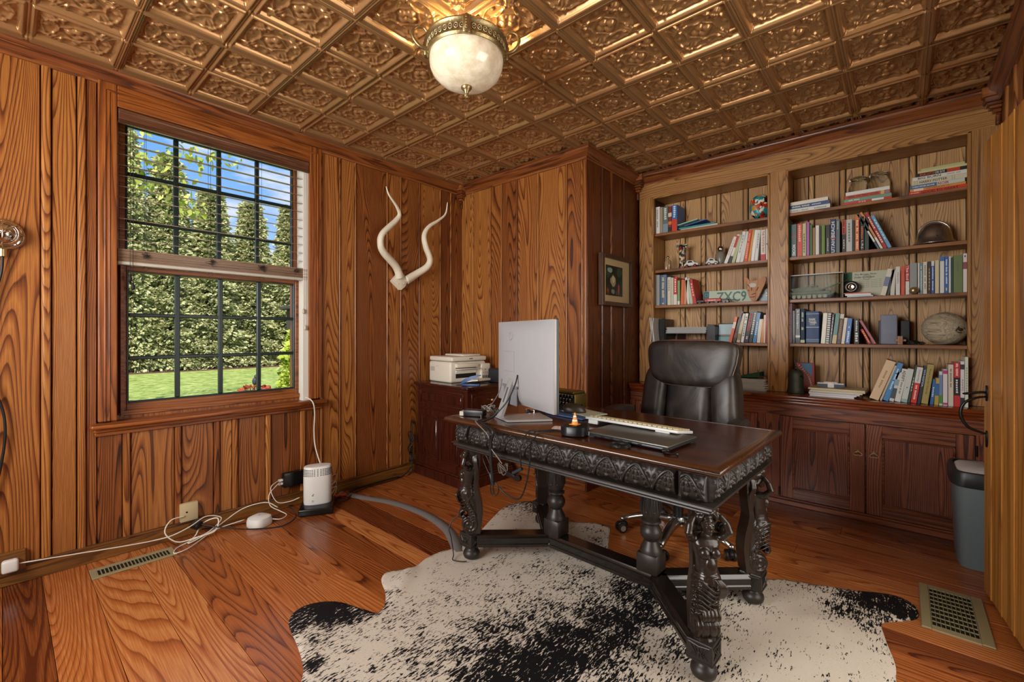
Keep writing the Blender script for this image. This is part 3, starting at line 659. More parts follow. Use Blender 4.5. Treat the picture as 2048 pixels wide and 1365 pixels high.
for i, (a, b) in enumerate(DO):
    mb = MB(); w = .073
    yf = YC-.002
    cx(mb, a, a+w, yf, yf+.022, DZ0, DZ1, bev=.0015); cx(mb, b-w, b, yf, yf+.022, DZ0, DZ1, bev=.0015)
    mb.mi = 1; cx(mb, a+w, b-w, yf, yf+.022, DZ1-w, DZ1, bev=.0015); cx(mb, a+w, b-w, yf, yf+.022, DZ0, DZ0+w-.01, bev=.0015)
    cx(mb, a+w, a+w+.010, yf+.002, yf+.02, DZ0+w, DZ1-w, bev=.003); cx(mb, b-w-.010, b-w, yf+.002, yf+.02, DZ0+w, DZ1-w, bev=.003)
    cx(mb, a+w, b-w, yf+.002, yf+.02, DZ1-w-.010, DZ1-w, bev=.003); cx(mb, a+w, b-w, yf+.002, yf+.02, DZ0+w-.01, DZ0+w, bev=.003)
    mb.mi = 0; cx(mb, a+w+.008, b-w-.008, yf+.012, yf+.02, DZ0+w-.005, DZ1-w-.004); d = mb.build('door', [W_CAB, W_CABX], cb)
    left_hung = i in (0, 2)
    hx = (b-.032 if left_hung else a+.037)
    # ring pull
    mb = MB(); Mx = Matrix.Translation((hx+.65, yf-YC, .412)) @ Matrix.Rotation(R(90), 4, 'X')
    mb.cyl(.013, 0, .003, 20, M=Mx); mb.ell((0, 0, .004), (.006, .006, .006), M=Mx)
    pts = [(.021*math.cos(t), -.008+.011*math.sin(t)-.006*abs(math.cos(t)), .006+.004) for t in [math.pi*2*k/24 for k in range(24)]]
    mb.tube(pts, .0018, 6, M=Mx, closed=True); mb.build('ring_pull', M_BRASS, d, smooth=True)
    xx = a-.006 if left_hung else b+.001
    for z in (.53, .43) if not left_hung else (.545, .11):
        mb = MB(); cx(mb, xx, xx+.009, yf-.007, yf+.008, z-.055, z, bev=.002); mb.cyl(.004, z-.057, z+.002, 8, M=Matrix.Translation((xx+.0045+.65, yf-.007-YC, 0))); mb.build('hinge', M_BLACK, d)
        if not left_hung: break
# ------------------------------------------------------------------ books
M_PAGES = mat('book pages', '#d9cfb8', .8, bump=.5, bscale=400)
TXT = {}
READABLE = {'MOORE', 'UTAH BEACH', 'In Retrospect', 'MARK', 'TWAIN', 'BIG BURN', 'HARRY POTTER', 'BOB LUTZ', 'CAR GUYS', 'CHRISTOPHER MOORE', 'NOIR', 'GOOD TO GREAT', 'JIM COLLINS',
            'I HEARD YOU PAINT HOUSES', 'THE TOYOTA WAY', 'L.B.J.', 'The End', 'ADRIFT', 'WHISPER', 'Thank You for Arguing', 'F I V E', '+', 'Dynamite', 'ZXC9', 'KNITS', 'THE SUBTLE ART OF', }
def strokes(body, w):
    """lettering too small to read in the photograph: a row of tiny strokes as long as its words"""
    mb = MB(); n = len(body); r_ = random.Random(body)
    for i, ch in enumerate(body):
        if ch == ' ': continue
        x = -w/2+w*(i+.12)/n; ww = w/n*.72; k = r_.random()
        mb.box(x, x+ww, -.0001, 0, -.35-.12*k, .22+.25*r_.random())
    o = mb.build('lettering', []); me = o.data; bpy.data.objects.remove(o); return me
def text_obj(body, w, h, col, parent, loc, rot=(0, 0, 0), bold=True, name='title'):
    key = (body, round(w/h, 1), bold)
    if key not in TXT: TXT[key] = text_mesh(body, w/h, 1.0, 0, bold) if body in READABLE else strokes(body, w/h)
    me = TXT[key]
    m = mat('ink '+col, col, .5)
    if not me.materials: me.materials.append(m)
    o = mesh_obj(name, me, parent, loc, rot); o.scale = (h, 1, h)
    if me.materials[0] is not m: o.material_slots[0].link = 'OBJECT'; o.material_slots[0].material = m
    return o
def book(name_cover, t, h, d, col, rough=.45, hard=False, bands=(), texts=(), spine_curve=0.0):
    """upright book: spine faces -y, thickness t along x, height h, depth d; returns empty at the bottom left front edge"""
    e = bpy.data.objects.new('book', None); COL.objects.link(e)
    m = mat('cover '+col, col, rough, coat=.15 if not hard else 0, bump=.25 if hard else 0, bscale=500)
    mb = MB(); c = .0022 if hard else .0008; r = min(t*.3, .006) if hard else min(t*.12, .002)
    prof = [(0, d), (0, r*.6), (r*.5, .0), (t*.5, -r*.35 if hard else 0), (t-r*.5, 0), (t, r*.6), (t, d), (t-c, d), (t-c, r+c), (c, r+c), (c, d)]
    a = [mb.bm.verts.new((x, y, 0)) for x, y in prof]; b = [mb.bm.verts.new((x, y, h)) for x, y in prof]
    n = len(prof)
    mb.bm.faces.new(a); mb.bm.faces.new(list(reversed(b)))
    for i in range(n): mb.bm.faces.new((a[i], b[i], b[(i+1) % n], a[(i+1) % n]))
    mb.build('cover', m, e)
    mb = MB(); o = .003 if hard else .0006; mb.box(c, t-c, r+c, d-o*1.2, o, h-o); mb.build('page_block', M_PAGES, e)
    for (f0, f1, bc_) in bands:      # coloured bands on the spine
        mb = MB(); mb.box(.0002, t-.0002, -.0008-(r*.35 if hard else 0), .002, f0*h, f1*h); mb.build('spine_band', mat('cover '+bc_, bc_, rough), e)
    for tx in texts:
        body, f0, f1, tc, frac = tx[:5]; horiz = len(tx) > 5 and tx[5] == 'h'
        zc = (f0+f1)/2*h; y = -.0012-(r*.38 if hard else 0)
        if horiz: text_obj(body, t*frac, (f1-f0)*h, tc, e, (t/2, y, zc))
        else: text_obj(body, (f1-f0)*h, t*frac, tc, e, (t/2, y, zc), (0, R(-90 if len(tx) > 5 else 90), 0))
    return e
ALL_SHORT = []
def shelf_row(Yf, z, where, group, rows):
    where = where.replace(' shelf,', ' shelf')
    """rows: (u_left, u_right, v_top, v_bottom, lean_deg, colour, desc, extras) ; columns read from the photograph at the foot of each book"""
    prev = None
    for q in rows:
        u0, u1, vt, vb, lean, col, desc = q[:7]; ex = q[7] if len(q) > 7 else {}
        Y = Yf+ex.get('dy', 0)
        x0, x1 = px(u0, Y), px(u1, Y)
        t = (x1-x0)*math.cos(R(lean)); um = (u0+u1)/2
        hgt = pz(um, vt, Y)-pz(um, vb, Y); hgt = hgt/math.cos(R(lean))-abs(math.tan(R(lean)))*t*.5
        d = ex.get('d', max(.09, min(.19, hgt*.70)))
        e = book('b', t-.0006, hgt, d, col, ex.get('rough', .45), ex.get('hard', False), ex.get('bands', ()), ex.get('texts', ()))
        if lean >= 0: e.location = (x0, Y, z+math.sin(R(lean))*t+.0004)
        else: e.location = (x0, Y, z+.0004)
        e.rotation_euler = (0, R(lean), 0)
        if lean > 0: e.location.x = x0
        if lean < 0: e.location = (x0, Y, z+.0004)
        if lean > 0: # pivots on its lower right corner
            e.location = (x1-t*math.cos(R(lean)), Y, z+t*math.sin(R(lean))+.0004)
        nm = desc
        if prev: lab = '%s right of the %s, %s' % (nm, prev, where)
        else: lab = '%s at the left end of the %s' % (nm, where)
        lab = ex.get('label', lab)
        if len(lab.split()) > 16: lab = lab.replace(' with ', ' in ').replace(' titled in white', '').replace(' right of the ', ' after the ').replace(' shelf ', ' shelf '); lab = ' '.join(w for w in lab.split() if w not in ('leaning', 'the'))
        if len(lab.split()) > 16: print('LONG', lab)
        tag(e, lab, 'book', group)
        prev = ex.get('short', desc)
        ALL_SHORT.append(lab)
YL = YU+.055
# --- left bay
shelf_row(YL, SHZ[1], 'top shelf, left bay', 'books on the top shelf of the left bay', [
 (1306, 1310.4, 385, 470, 0, '#2a1410', 'dark brown book', {'hard': True}),
 (1310.8, 1319.6, 412.5, 467, 0, '#d9d6cf', 'white book', {'texts': [('KLEINE WELT', .25, .9, '#8a867c', .35)]}),
 (1320, 1325.4, 413, 466, 0, '#9c8b74', 'tan book', {}),
 (1325.8, 1336, 412, 465, 0, '#5f6f6c', 'grey green book', {'texts': [('SKYING', .5, .95, '#cfd9c4', .55)], 'bands': [(0, .35, '#7d8f9c')]}),
 (1336.4, 1343.4, 411, 463, 0, '#7c2a1c', 'orange and black patterned book', {'bands': [(.3, .42, '#d9742f'), (.6, .75, '#d8c8a4'), (.05, .2, '#1b1918')]}),
 (1343.8, 1354.2, 409, 462.5, 0, '#2b67a8', 'blue book with red foot', {'bands': [(0, .47, '#c8371d')], 'texts': [('LAGUNA', .52, .97, '#cfe1ef', .5)], 'd': .17})])
shelf_row(YL, SHZ[2], 'second shelf, left bay', 'books on the second shelf of the left bay', [
 (1447, 1454, 474, 526, 20, '#dcdad4', 'white leaning paperback', {'texts': [('FABLES', .3, .9, '#a8a49a', .35)]}),
 (1456, 1461.8, 469, 525, 17, '#d8d2c6', 'thin white, red and black leaning book', {'bands': [(.0, .25, '#1a1a1a'), (.55, .95, '#b5382c')]}),
 (1462.6, 1469.4, 469, 524, 15, '#a9b48c', 'pale green leaning book', {}),
 (1471, 1479, 462, 523, 12, '#d5d6d2', 'white and silver leaning book', {'texts': [('MOTION', .3, .9, '#9aa0a2', .4)]}),
 (1479.6, 1486.6, 462, 522.4, 10, '#c9ccc8', 'light grey leaning book', {}),
 (1487.4, 1494.6, 459, 522, 8, '#c8431c', 'thick orange red book', {'texts': [('LEAN THINKING', .1, .9, '#e9a27c', .5)]}),
 (1495.2, 1500.8, 459.5, 521, 8, '#c98a35', 'thin orange book', {}),
 (1501.4, 1508, 458, 520, 6, '#dfe0dc', 'slim white book', {}),
 (1508.6, 1515.4, 458, 519.4, 5, '#cfd1cc', 'slim grey white book', {'texts': [('KAIZEN', .4, .9, '#8f9290', .4)]}),
 (1521.4, 1531.4, 456, 517, 0, '#d9d4c8', 'cream book titled in red', {'bands': [(0, .2, '#c1271f')], 'texts': [('THE TOYOTA WAY', .24, .96, '#a02f22', .5)]}),
 (1532, 1540.4, 454, 516.4, 0, '#dedbd2', 'cream book with red line', {'bands': [(.5, .53, '#b8533e')], 'label': 'cream book with a thin red line at the right end of second shelf, left bay'})])
shelf_row(YL, SHZ[3], 'third shelf, left bay', 'books on the third shelf of the left bay', [
 (1308.4, 1319.4, 549.5, 610.6, 0, '#8f9290', 'grey book', {}),
 (1319.9, 1333.4, 549.5, 610.4, 0, '#4d6484', 'slate blue book with gold lettering', {'hard': True, 'texts': [('THE GREAT BRIDGE', .25, .92, '#d2c389', .4), ('*', .03, .1, '#d2c389', .3, 'h')]}),
 (1334.6, 1341.6, 554, 610, 0, '#cfc8b2', 'cream book', {'texts': [('ATLAS', .5, .9, '#8b8468', .4)]}),
 (1342, 1347, 555, 609.6, 0, '#bfc0ab', 'pale grey cream book', {}),
 (1347.4, 1354.2, 554.4, 609.4, 0, '#c22b22', 'red and white book', {'bands': [(0, .38, '#d7d3c9')], 'texts': [('RICHES', .45, .95, '#e6d6cd', .5)]}),
 (1355, 1359.8, 560.6, 609, 0, '#75a06a', 'small green and white book', {'bands': [(0, .15, '#dadbd3')]}),
 (1361, 1367, 559, 608.6, 2, '#d0652f', 'orange book', {}),
 (1367.4, 1373, 560, 608.4, 2, '#c98a66', 'salmon book', {}),
 (1374.6, 1379.2, 554, 607.8, -5, '#d6d7cf', 'white book leaning left', {}),
 (1379.8, 1386, 555, 607.4, -7, '#b7bda6', 'sage grey book leaning left', {}),
 (1386.4, 1393.4, 557, 607, -10, '#b8211a', 'bright red hardback leaning left', {'d': .15, 'texts': [('WINGS', .3, .85, '#e1a29a', .5)]})])
shelf_row(YL, SHZ[4], 'fourth shelf, left bay', 'books on the fourth shelf of the left bay', [
 (1457, 1463, 632, 683, 13, '#d8592a', 'orange and white leaning book', {'bands': [(.55, .8, '#e3d7cc')]}),
 (1464.2, 1471, 622, 683.6, 14, '#31221f', 'dark patterned leaning book', {'bands': [(.15, .3, '#6a4836'), (.7, .8, '#59606a')]}),
 (1472.6, 1479.6, 626, 684, 10, '#c5b79a', 'cream leaning book with drawing', {'bands': [(.08, .3, '#8a7656')]}),
 (1481, 1487, 626, 684.4, 9, '#d3d4cd', 'white leaning book with lettering', {'texts': [('LA BOHEME', .2, .9, '#7a7c7a', .5)]}),
 (1487.8, 1496.2, 622, 685, 10, '#15161a', 'black leaning book with red title', {'texts': [('MAKERS', .35, .92, '#c02b2c', .6), ('BY', .1, .2, '#d8d8d8', .5)]}),
 (1497, 1504.2, 622, 685, 9, '#1f2422', 'black leaning book with white title', {'texts': [('INNOVATORS', .25, .95, '#d4d1c6', .6)]}),
 (1505, 1512.2, 625, 685.4, 8, '#3c78ad', 'blue leaning book', {'texts': [('ROCKETS', .25, .7, '#c9dcea', .45)]}),
 (1513.2, 1520.6, 638, 685.6, 5, '#d7d0bd', 'shorter cream book', {}),
 (1521.4, 1525.8, 638, 685.8, 3, '#d58a4a', 'thin orange book', {}),
 (1526.4, 1531.2, 630, 686, 1, '#e0c5ac', 'pale pink book', {}),
 (1532.2, 1540.2, 619, 686, 0, '#b3221c', 'tall red book', {'texts': [('LEADERSHIP', .15, .9, '#d98078', .45)], 'label': 'tall red book at the right end of the fourth shelf, left bay'})])
# --- right bay
shelf_row(YL, SHZ[2], 'second shelf, right bay', 'books on the second shelf of the right bay', [
 (1576.6, 1581.6, 444, 512.6, 0, '#20614f', 'thin green book', {}),
 (1582.4, 1593.2, 446, 512, 0, '#4d6464', 'grey green book titled in white', {'texts': [('MOORE', .05, .38, '#e3ebe4', .6)], 'bands': [(.6, .66, '#8a5a4a')]}),
 (1594.2, 1604.4, 444.5, 511, 0, '#c84a3c', 'coral red book', {'texts': [('PORTRAIT', .45, .95, '#eab7a5', .5)]}),
 (1604.8, 1612.4, 444, 510, 0, '#b9b784', 'olive cream book', {'texts': [('ORIGINS', .1, .7, '#6d7040', .5)]}),
 (1613, 1619, 441, 509, 0, '#a2559c', 'purple book', {}),
 (1620, 1624.4, 446, 508.4, 0, '#42702d', 'slim green book', {}),
 (1625.2, 1630.6, 452, 507.6, 0, '#8f6838', 'short tan book', {}),
 (1631, 1638.2, 447.6, 507, 0, '#d4d2ca', 'white book', {}),
 (1638.6, 1641.8, 449, 506.4, 0, '#37302c', 'thin dark book', {}),
 (1642.6, 1650.2, 446.6, 506, 0, '#5f7d25', 'grass green book', {}),
 (1651.4, 1660, 445.8, 504.4, 0, '#14171c', 'black book with faint lettering', {'texts': [('HISTORIA', .1, .55, '#c8c6bc', .3)]}),
 (1660.6, 1671.6, 434.2, 503.4, 0, '#1d3058', 'navy book with white title', {'texts': [('UTAH BEACH', .03, .92, '#d9dde4', .62, 'u')], 'bands': [(.44, .47, '#c25a34')]}),
 (1672, 1679.8, 434.4, 502, 0, '#596466', 'slate grey book', {'texts': [('TIDES', .7, .95, '#b9c2b2', .4)]}),
 (1684, 1691.8, 434.4, 500.6, 0, '#161513', 'black book with orange top', {'bands': [(.55, .98, '#c23d1b')], 'texts': [('DEAD WAKE', .57, .95, '#2a0c06', .6), ('ERIK', .1, .4, '#c7b89a', .4)]}),
 (1692.4, 1704.6, 434.4, 499.6, 0, '#b7bab6', 'silver grey book', {'texts': [('ENGINES', .3, .9, '#6b706e', .35)]}),
 (1705, 1709.8, 436, 498.6, 0, '#1e1b18', 'thin black book', {}),
 (1710.2, 1718.8, 424.6, 498, 0, '#c9682c', 'tall orange book', {'texts': [('OUT OF THE GOBI', .06, .85, '#efd9bb', .5)]}),
 (1720.4, 1728.2, 428, 496.6, 0, '#17181b', 'black book with orange lettering', {'texts': [('TRAGEDY', .35, .72, '#d06a2a', .6), ('L.B.J.', .05, .3, '#e0dccd', .6)]}),
 (1729, 1738, 430, 495.6, 0, '#223a34', 'dark green book', {}),
 (1755.6, 1760.4, 416, 493.2, -24, '#466068', 'thin teal and white leaning book', {'bands': [(.2, .5, '#d3d8cf')]}),
 (1761.4, 1767, 414, 493, -23, '#c98a4c', 'tan and white leaning book', {'bands': [(0, .3, '#dfdbd0')]}),
 (1767.6, 1776, 417, 492.6, -22, '#a81f1c', 'red leaning book with white title', {'texts': [('TINKER DABBLE', .15, .9, '#e8d2bf', .5)]}),
 (1776.6, 1785, 421.6, 491.4, -22, '#5f9cc4', 'sky blue leaning book', {'texts': [('SAILING', .25, .9, '#c7e1ec', .4)]})])
shelf_row(YL, SHZ[3], 'third shelf, right bay', 'books on the third shelf of the right bay', [
 (1760.4, 1771.4, 537, 590, 12, '#d2cdba', 'cream and blue leaning book', {'bands': [(.35, .7, '#6a7596')], 'd': .15}),
 (1773, 1778.4, 538, 589.6, 10, '#23302a', 'thin dark leaning book', {}),
 (1780.4, 1789.6, 538.4, 589, 2, '#cbc8bc', 'off white book', {}),
 (1791.4, 1800.4, 531.4, 588.6, 0, '#d3d2cb', 'tall white paperback', {'texts': [('ECLIPSE', .4, .8, '#a9a8a1', .4)]}),
 (1801.8, 1810, 530.6, 588.4, 0, '#cb4a22', 'orange red book', {}),
 (1811, 1818.8, 528.4, 588, 0, '#d8d5ce', 'white book with red top', {'bands': [(.45, 1, '#bb2a2b')], 'texts': [('The End', .5, .98, '#efdcd8', .6)]}),
 (1819.4, 1834.4, 524.4, 587.4, 0, '#8f9490', 'wide grey folder book', {}),
 (1835.6, 1839.4, 524.2, 586.6, 0, '#d5d4cb', 'thin white book', {}),
 (1839.9, 1845.2, 523.6, 586.2, 0, '#6d979c', 'teal and white book', {'texts': [('AN UNDERSTANDING', .1, .9, '#dbe6e4', .5)]}),
 (1845.8, 1854.6, 521.4, 585.8, 0, '#d6d1c0', 'cream book with grey title', {'texts': [('FATHERS AND SONS', .15, .9, '#7d776a', .4)]}),
 (1855.4, 1862.2, 520.4, 585.2, 0, '#3a2a20', 'dark brown book', {'texts': [('CABINET', .1, .8, '#b39b6a', .4)]}),
 (1862.6, 1868.6, 519.6, 584.8, 0, '#2a5aa6', 'blue and white book', {'bands': [(.85, 1, '#dcdad0')], 'texts': [('Practical Boating', .1, .82, '#dfe7ee', .5)]}),
 (1869.8, 1878.4, 518, 584.4, 0, '#cfc6a2', 'cream yellow book', {}),
 (1879.8, 1889, 510.6, 583.8, 0, '#dbdbd4', 'white book with blue top', {'bands': [(.88, 1, '#3b6cb0')]}),
 (1889.5, 1897, 510, 583.2, 0, '#2f66b0', 'bright blue book', {'texts': [('Travel Guide to Fishing', .25, .92, '#dfe9f2', .5), ('4', .05, .16, '#e6dc7a', .5)]}),
 (1897.6, 1902, 509.6, 582.8, 0, '#d7d8d2', 'slim white book', {}),
 (1902.4, 1906.6, 512, 582.4, 0, '#1e4a3e', 'narrow dark green book', {}),
 (1907, 1925.4, 506.8, 582, 0, '#6d7c4c', 'wide olive green binder', {'texts': [('VOLUME', .55, .8, '#5d6b41', .2)]}),
 (1926.2, 1934.6, 503, 580.6, 0, '#dcd4cf', 'white and pink book', {'bands': [(.6, .78, '#8c4a55')], 'texts': [('H', .9, .97, '#5a3a44', .5, 'h')], 'label': 'white and pink book at the right end of the third shelf, right bay'})])
shelf_row(YL, SHZ[4], 'fourth shelf, right bay', 'books on the fourth shelf of the right bay', [
 (1575.2, 1583.6, 607.4, 687, 0, '#b79aa6', 'tall lilac book', {'texts': [('THE RIVER BETWEEN', .1, .92, '#e1cdd6', .4)]}),
 (1585, 1590.4, 622, 687, 0, '#141417', 'black book', {}),
 (1591, 1600.2, 618, 687, 0, '#1b1f26', 'charcoal book titled in white', {'texts': [('In Retrospect', .42, .95, '#e3e4e0', .5)], 'bands': [(.17, .23, '#d8d8d0')]}),
 (1600.8, 1609.8, 617.4, 687, 0, '#1c3347', 'dark navy hardback', {'hard': True, 'texts': [('CIVIL WAR', .62, .9, '#b6c4b8', .5), ('III', .38, .48, '#c7c9b6', .5, 'h')], 'bands': [(.02, .1, '#b9b798')]}),
 (1611.6, 1638.6, 622.8, 687, 0, '#22436f', 'very thick navy hardback', {'hard': True, 'bands': [(.50, .515, '#c9d2d6'), (.07, .08, '#c9d2d6'), (.12, .13, '#c9d2d6'), (.92, .93, '#c9d2d6')], 'texts': [('MARK', .71, .79, '#dfe0d6', .5, 'h'), ('TWAIN', .61, .70, '#dfe0d6', .56, 'h'), ('SELECTED', .575, .595, '#dfe0d6', .4, 'h')]}),
 (1641.4, 1650.4, 626, 687, 4, '#d2ceb8', 'cream book', {}),
 (1651, 1657.8, 624.6, 687, 4, '#1a1a18', 'black and white checked book', {'bands': [(k/14, k/14+.035, '#dadad2') for k in range(0, 14)]}),
 (1658.4, 1663, 628, 687, 5, '#22272a', 'slim black book', {'texts': [('NORTH', .3, .9, '#c9ccc8', .45)]}),
 (1663.6, 1672.4, 626, 687, 6, '#4f8279', 'teal and cream book', {'bands': [(0, .28, '#c8b98b')]}),
 (1673, 1681.4, 627.6, 687, 6, '#3b3029', 'dark book with orange lettering', {'bands': [(.85, 1, '#cfc3ae')], 'texts': [('ADVENTURE', .15, .8, '#bd7a3a', .45)]}),
 (1682, 1689, 635, 687, 6, '#dcd0bf', 'pale cream paperback', {}),
 (1690, 1699.4, 635.6, 687, 5, '#3f74b6', 'medium blue book', {'texts': [('Physics', .05, .5, '#e3ecf4', .5), ('A', .6, .7, '#d4e0ee', .3, 'h')]}),
 (1708, 1718.4, 636.4, 687, 0, '#151a1c', 'black book with white block lettering', {'texts': [('WHEELS', .5, .93, '#d9dbd6', .4), ('RULE', .08, .46, '#d9dbd6', .6)]}),
 (1747.6, 1753.8, 639, 687, -26, '#a7606a', 'dusty pink leaning book', {}),
 ])
shelf_row(YL-.0, SHZ[4], 'fourth shelf, right bay', 'books on the fourth shelf of the right bay', [
 (1737, 1743.6, 657, 687, -24, '#b51d18', 'small red leaning book', {'label': 'small red leaning book under the dusty pink one, fourth shelf, right bay', 'texts': [('FRENCH', .1, .9, '#dbb64a', .5)], 'd': .08})])
YCB = 3.50
shelf_row(YCB, CT, 'counter, right bay', 'books standing on the counter in the right bay', [
 (1736.6, 1757, 718, 797.6, 19, '#d5b791', 'wide tan leaning book', {'texts': [('Field Notes', .3, .75, '#a0805a', .25)]}),
 (1759, 1763.6, 727, 798.4, 18, '#b9ad92', 'thin beige leaning book', {}),
 (1764.4, 1776.6, 722, 799, 17, '#3f83b5', 'blue leaning book', {'texts': [('THE BLUE PLANET', .3, .85, '#c5def0', .35)]}),
 (1777.8, 1787.6, 741, 800.4, 12, '#c9ccc8', 'white and grey leaning picture book', {'bands': [(.1, .45, '#3c4750'), (.55, .75, '#86a0b2')]}),
 (1788.6, 1801, 735, 801.6, 10, '#d5d4c9', 'white book with black title', {'texts': [('ADRIFT', .62, .95, '#3d3d3a', .5), ('SEVENTY SIX DAYS', .25, .6, '#77776e', .35)]}),
 (1801.6, 1814, 735, 802.6, 9, '#c9cec6', 'white book with small cross', {'texts': [('+', .42, .47, '#3a3f3c', .3, 'h')], 'bands': [(0, .1, '#9db5ad')]}),
 (1814.6, 1819.8, 729, 803.4, 9, '#2c4431', 'narrow dark green leaning book', {'texts': [('ARBOR', .3, .7, '#b9c6ae', .5)]}),
 (1820.8, 1833, 732, 804.4, 8, '#cf2a20', 'red book with white top', {'bands': [(.56, 1, '#d9d8d0')], 'texts': [('Dynamite', .6, .93, '#8a8a84', .45), ('THE PATIENT', .1, .5, '#f0d8d0', .4)]}),
 (1833.6, 1841, 730.6, 805, 8, '#1c2a3c', 'navy book with white title', {'texts': [('WHISPER', .45, .92, '#b6c6d8', .5)]}),
 (1842, 1856, 727, 806.4, 7, '#a89751', 'olive gold book', {'texts': [('Thank You for Arguing', .25, .9, '#5d5230', .3)]}),
 (1859.6, 1867, 756, 806.8, 5, '#31649c', 'shorter blue book', {'texts': [('NATURE', .3, .7, '#c8dbec', .5)]}),
 (1868.4, 1877.4, 754, 807.4, 2, '#b79e3e', 'yellow and blue book', {'bands': [(.35, .8, '#2f6698')]}),
 (1878.4, 1885.4, 740.6, 808.2, 0, '#c9d2cf', 'white, blue and green book', {'bands': [(.3, .9, '#7186ad'), (.05, .3, '#4f8a2c')]}),
 (1885.9, 1895.4, 736.8, 809, 0, '#dcd6d6', 'white spiral book with pink', {'bands': [(.88, .98, '#b83a72'), (.02, .08, '#b83a72')]}),
 (1896.4, 1907.4, 727, 810, 0, '#d3ccb7', 'cream book with brown title', {'texts': [('The Invention Book', .45, .9, '#6d5a3c', .35)]}),
 (1907.9, 1920.4, 723.2, 811, 0, '#c92c2c', 'red and black banded book', {'bands': [(.25, .66, '#141517')], 'texts': [('THE RIVALS', .7, .98, '#f2d6cf', .45), ('SECOND', .3, .62, '#dcdcdc', .4)]}),
 (1920.9, 1929.4, 720, 811.4, 0, '#dcd7d3', 'white book with black pictures', {'bands': [(.05, .2, '#2a2326'), (.82, .93, '#3a2c33')], 'texts': [('KNITS', .35, .6, '#8a7a7c', .4)]}),
 (1929.9, 1937, 711.4, 811.8, 0, '#d6dcc9', 'tall pale green white book', {'label': 'tall pale green white book at the right end of the counter', 'texts': [('Vegetables', .3, .8, '#8a9a7a', .4)]})])

# --- lying stacks
def lying(Y, z, rows, where, group):
    """rows from the bottom up: (u_left, u_right, thick, depth, yaw, colour, desc, texts, bands)"""
    prev = None; n = len(rows)
    for k, (u0, u1, t, d, yaw, col, desc, texts, bands) in enumerate(rows):
        x0, x1 = px(u0, Y), px(u1, Y); l = x1-x0
        e = book('b', t, l, d, col, .4, False, bands, ())
        for body, f0, f1, tc, frac in texts:
            # along the spine, reads left to right once the book lies down
            text_obj(body, (f1-f0)*l, t*frac, tc, e, (t/2, -.0013, (f0+f1)/2*l), (0, R(-90), 0))
        e.rotation_euler = Matrix.Rotation(R(yaw), 3, 'Z').to_euler() if False else (0, R(90), 0)
        e.matrix_world = Matrix.Translation((x0, Y+.002*k, z+t+.0004)) @ Matrix.Rotation(R(yaw), 4, 'Z') @ Matrix.Rotation(R(90), 4, 'Y')
        pos = 'bottom' if k == 0 else ('top' if k == n-1 else None)
        lab = '%s lying at the %s of the %s' % (desc, pos, where) if pos else '%s lying on the %s, %s' % (desc, prev, where)
        tag(e, lab, 'book', group); prev = desc
        z += t+.0006
    return z
S1 = SHZ[1]; YS = YU+.05
lying(YS, S1, [(1579, 1660, .030, .15, 0, '#d6d8d2', 'white book', [('Leonardo & Beatrice', .06, .48, '#9a9c94', .4), ('Flemming', .62, .92, '#8d9088', .4)], []),
               (1577.6, 1658.6, .024, .15, 0, '#33517f', 'blue book', [('PLAYBALL HISTORY', .08, .52, '#c7c9a8', .5), ('BASEBALL', .58, .8, '#cfd6df', .35)], []),
               (1580.4, 1656, .024, .14, -1, '#dad4c6', 'cream book', [], [])], 'left stack on top shelf, right bay', 'books lying in the left stack of the top shelf')
zt = lying(YS, S1, [(1687, 1783.6, .017, .14, 0, '#cf2f22', 'red book', [('F I V E', .33, .47, '#f4e6da', .55)], [(.60, .84, '#e9e4da')]),
               (1688, 1783, .020, .14, 0, '#6f9a86', 'sage green book', [('the gift', .1, .34, '#cfe0d4', .5)], []),
               (1690, 1780, .023, .14, 0, '#c4523a', 'terracotta book', [('I HEARD YOU PAINT HOUSES', .03, .76, '#33130c', .62)], [(.80, .88, '#c9b169'), (.9, .98, '#8a7f86')]),
               (1691, 1779, .022, .14, 0, '#dedfda', 'white book', [], [])], 'middle stack on the top shelf', 'books lying in the middle stack of the top shelf')
lying(YS, S1, [(1818, 1934, .020, .15, 0, '#d8371f', 'bright red book', [('GOOD TO GREAT', .22, .86, '#1d0f0d', .62), ('JIM COLLINS', .03, .18, '#f5ddd4', .35)], []),
               (1820, 1932, .015, .15, 0, '#cf9345', 'orange book', [('THE SUBTLE ART OF', .3, .72, '#7a4a18', .4)], [(.07, .25, '#e5d3b4')]),
               (1820.4, 1930, .021, .15, 0, '#c6cbc4', 'white and blue book', [('CHRISTOPHER MOORE', .04, .46, '#e8ecef', .4), ('NOIR', .52, .72, '#b3261f', .75)], [(0, .5, '#4b6590')]),
               (1824, 1937, .027, .15, 0, '#cfcbae', 'parchment book', [('HARRY POTTER', .14, .64, '#3c3a2c', .5)], [(.04, .05, '#a59f7c'), (.07, .08, '#a59f7c'), (.10, .11, '#a59f7c'), (.72, .73, '#a59f7c'), (.76, .77, '#a59f7c')]),
               (1825, 1938, .021, .15, 0, '#dedad0', 'white book', [('BIG BURN', .1, .52, '#4a4038', .62), ('TIMOTHY EGAN', .62, .86, '#8a8076', .3)], []),
               (1832, 1938, .020, .15, 0, '#17181a', 'black book', [('BOB LUTZ', .08, .36, '#d9592a', .6), ('CAR GUYS', .37, .56, '#d3dede', .6)], [(.6, .84, '#c1401c')]),
               (1836, 1935, .013, .14, 0, '#cfc78f', 'pale yellow book', [], []),
               (1842, 1930, .012, .13, 0, '#b8bd8c', 'pale green book', [], [])], 'right stack on the top shelf', 'books lying in the right stack of the top shelf')
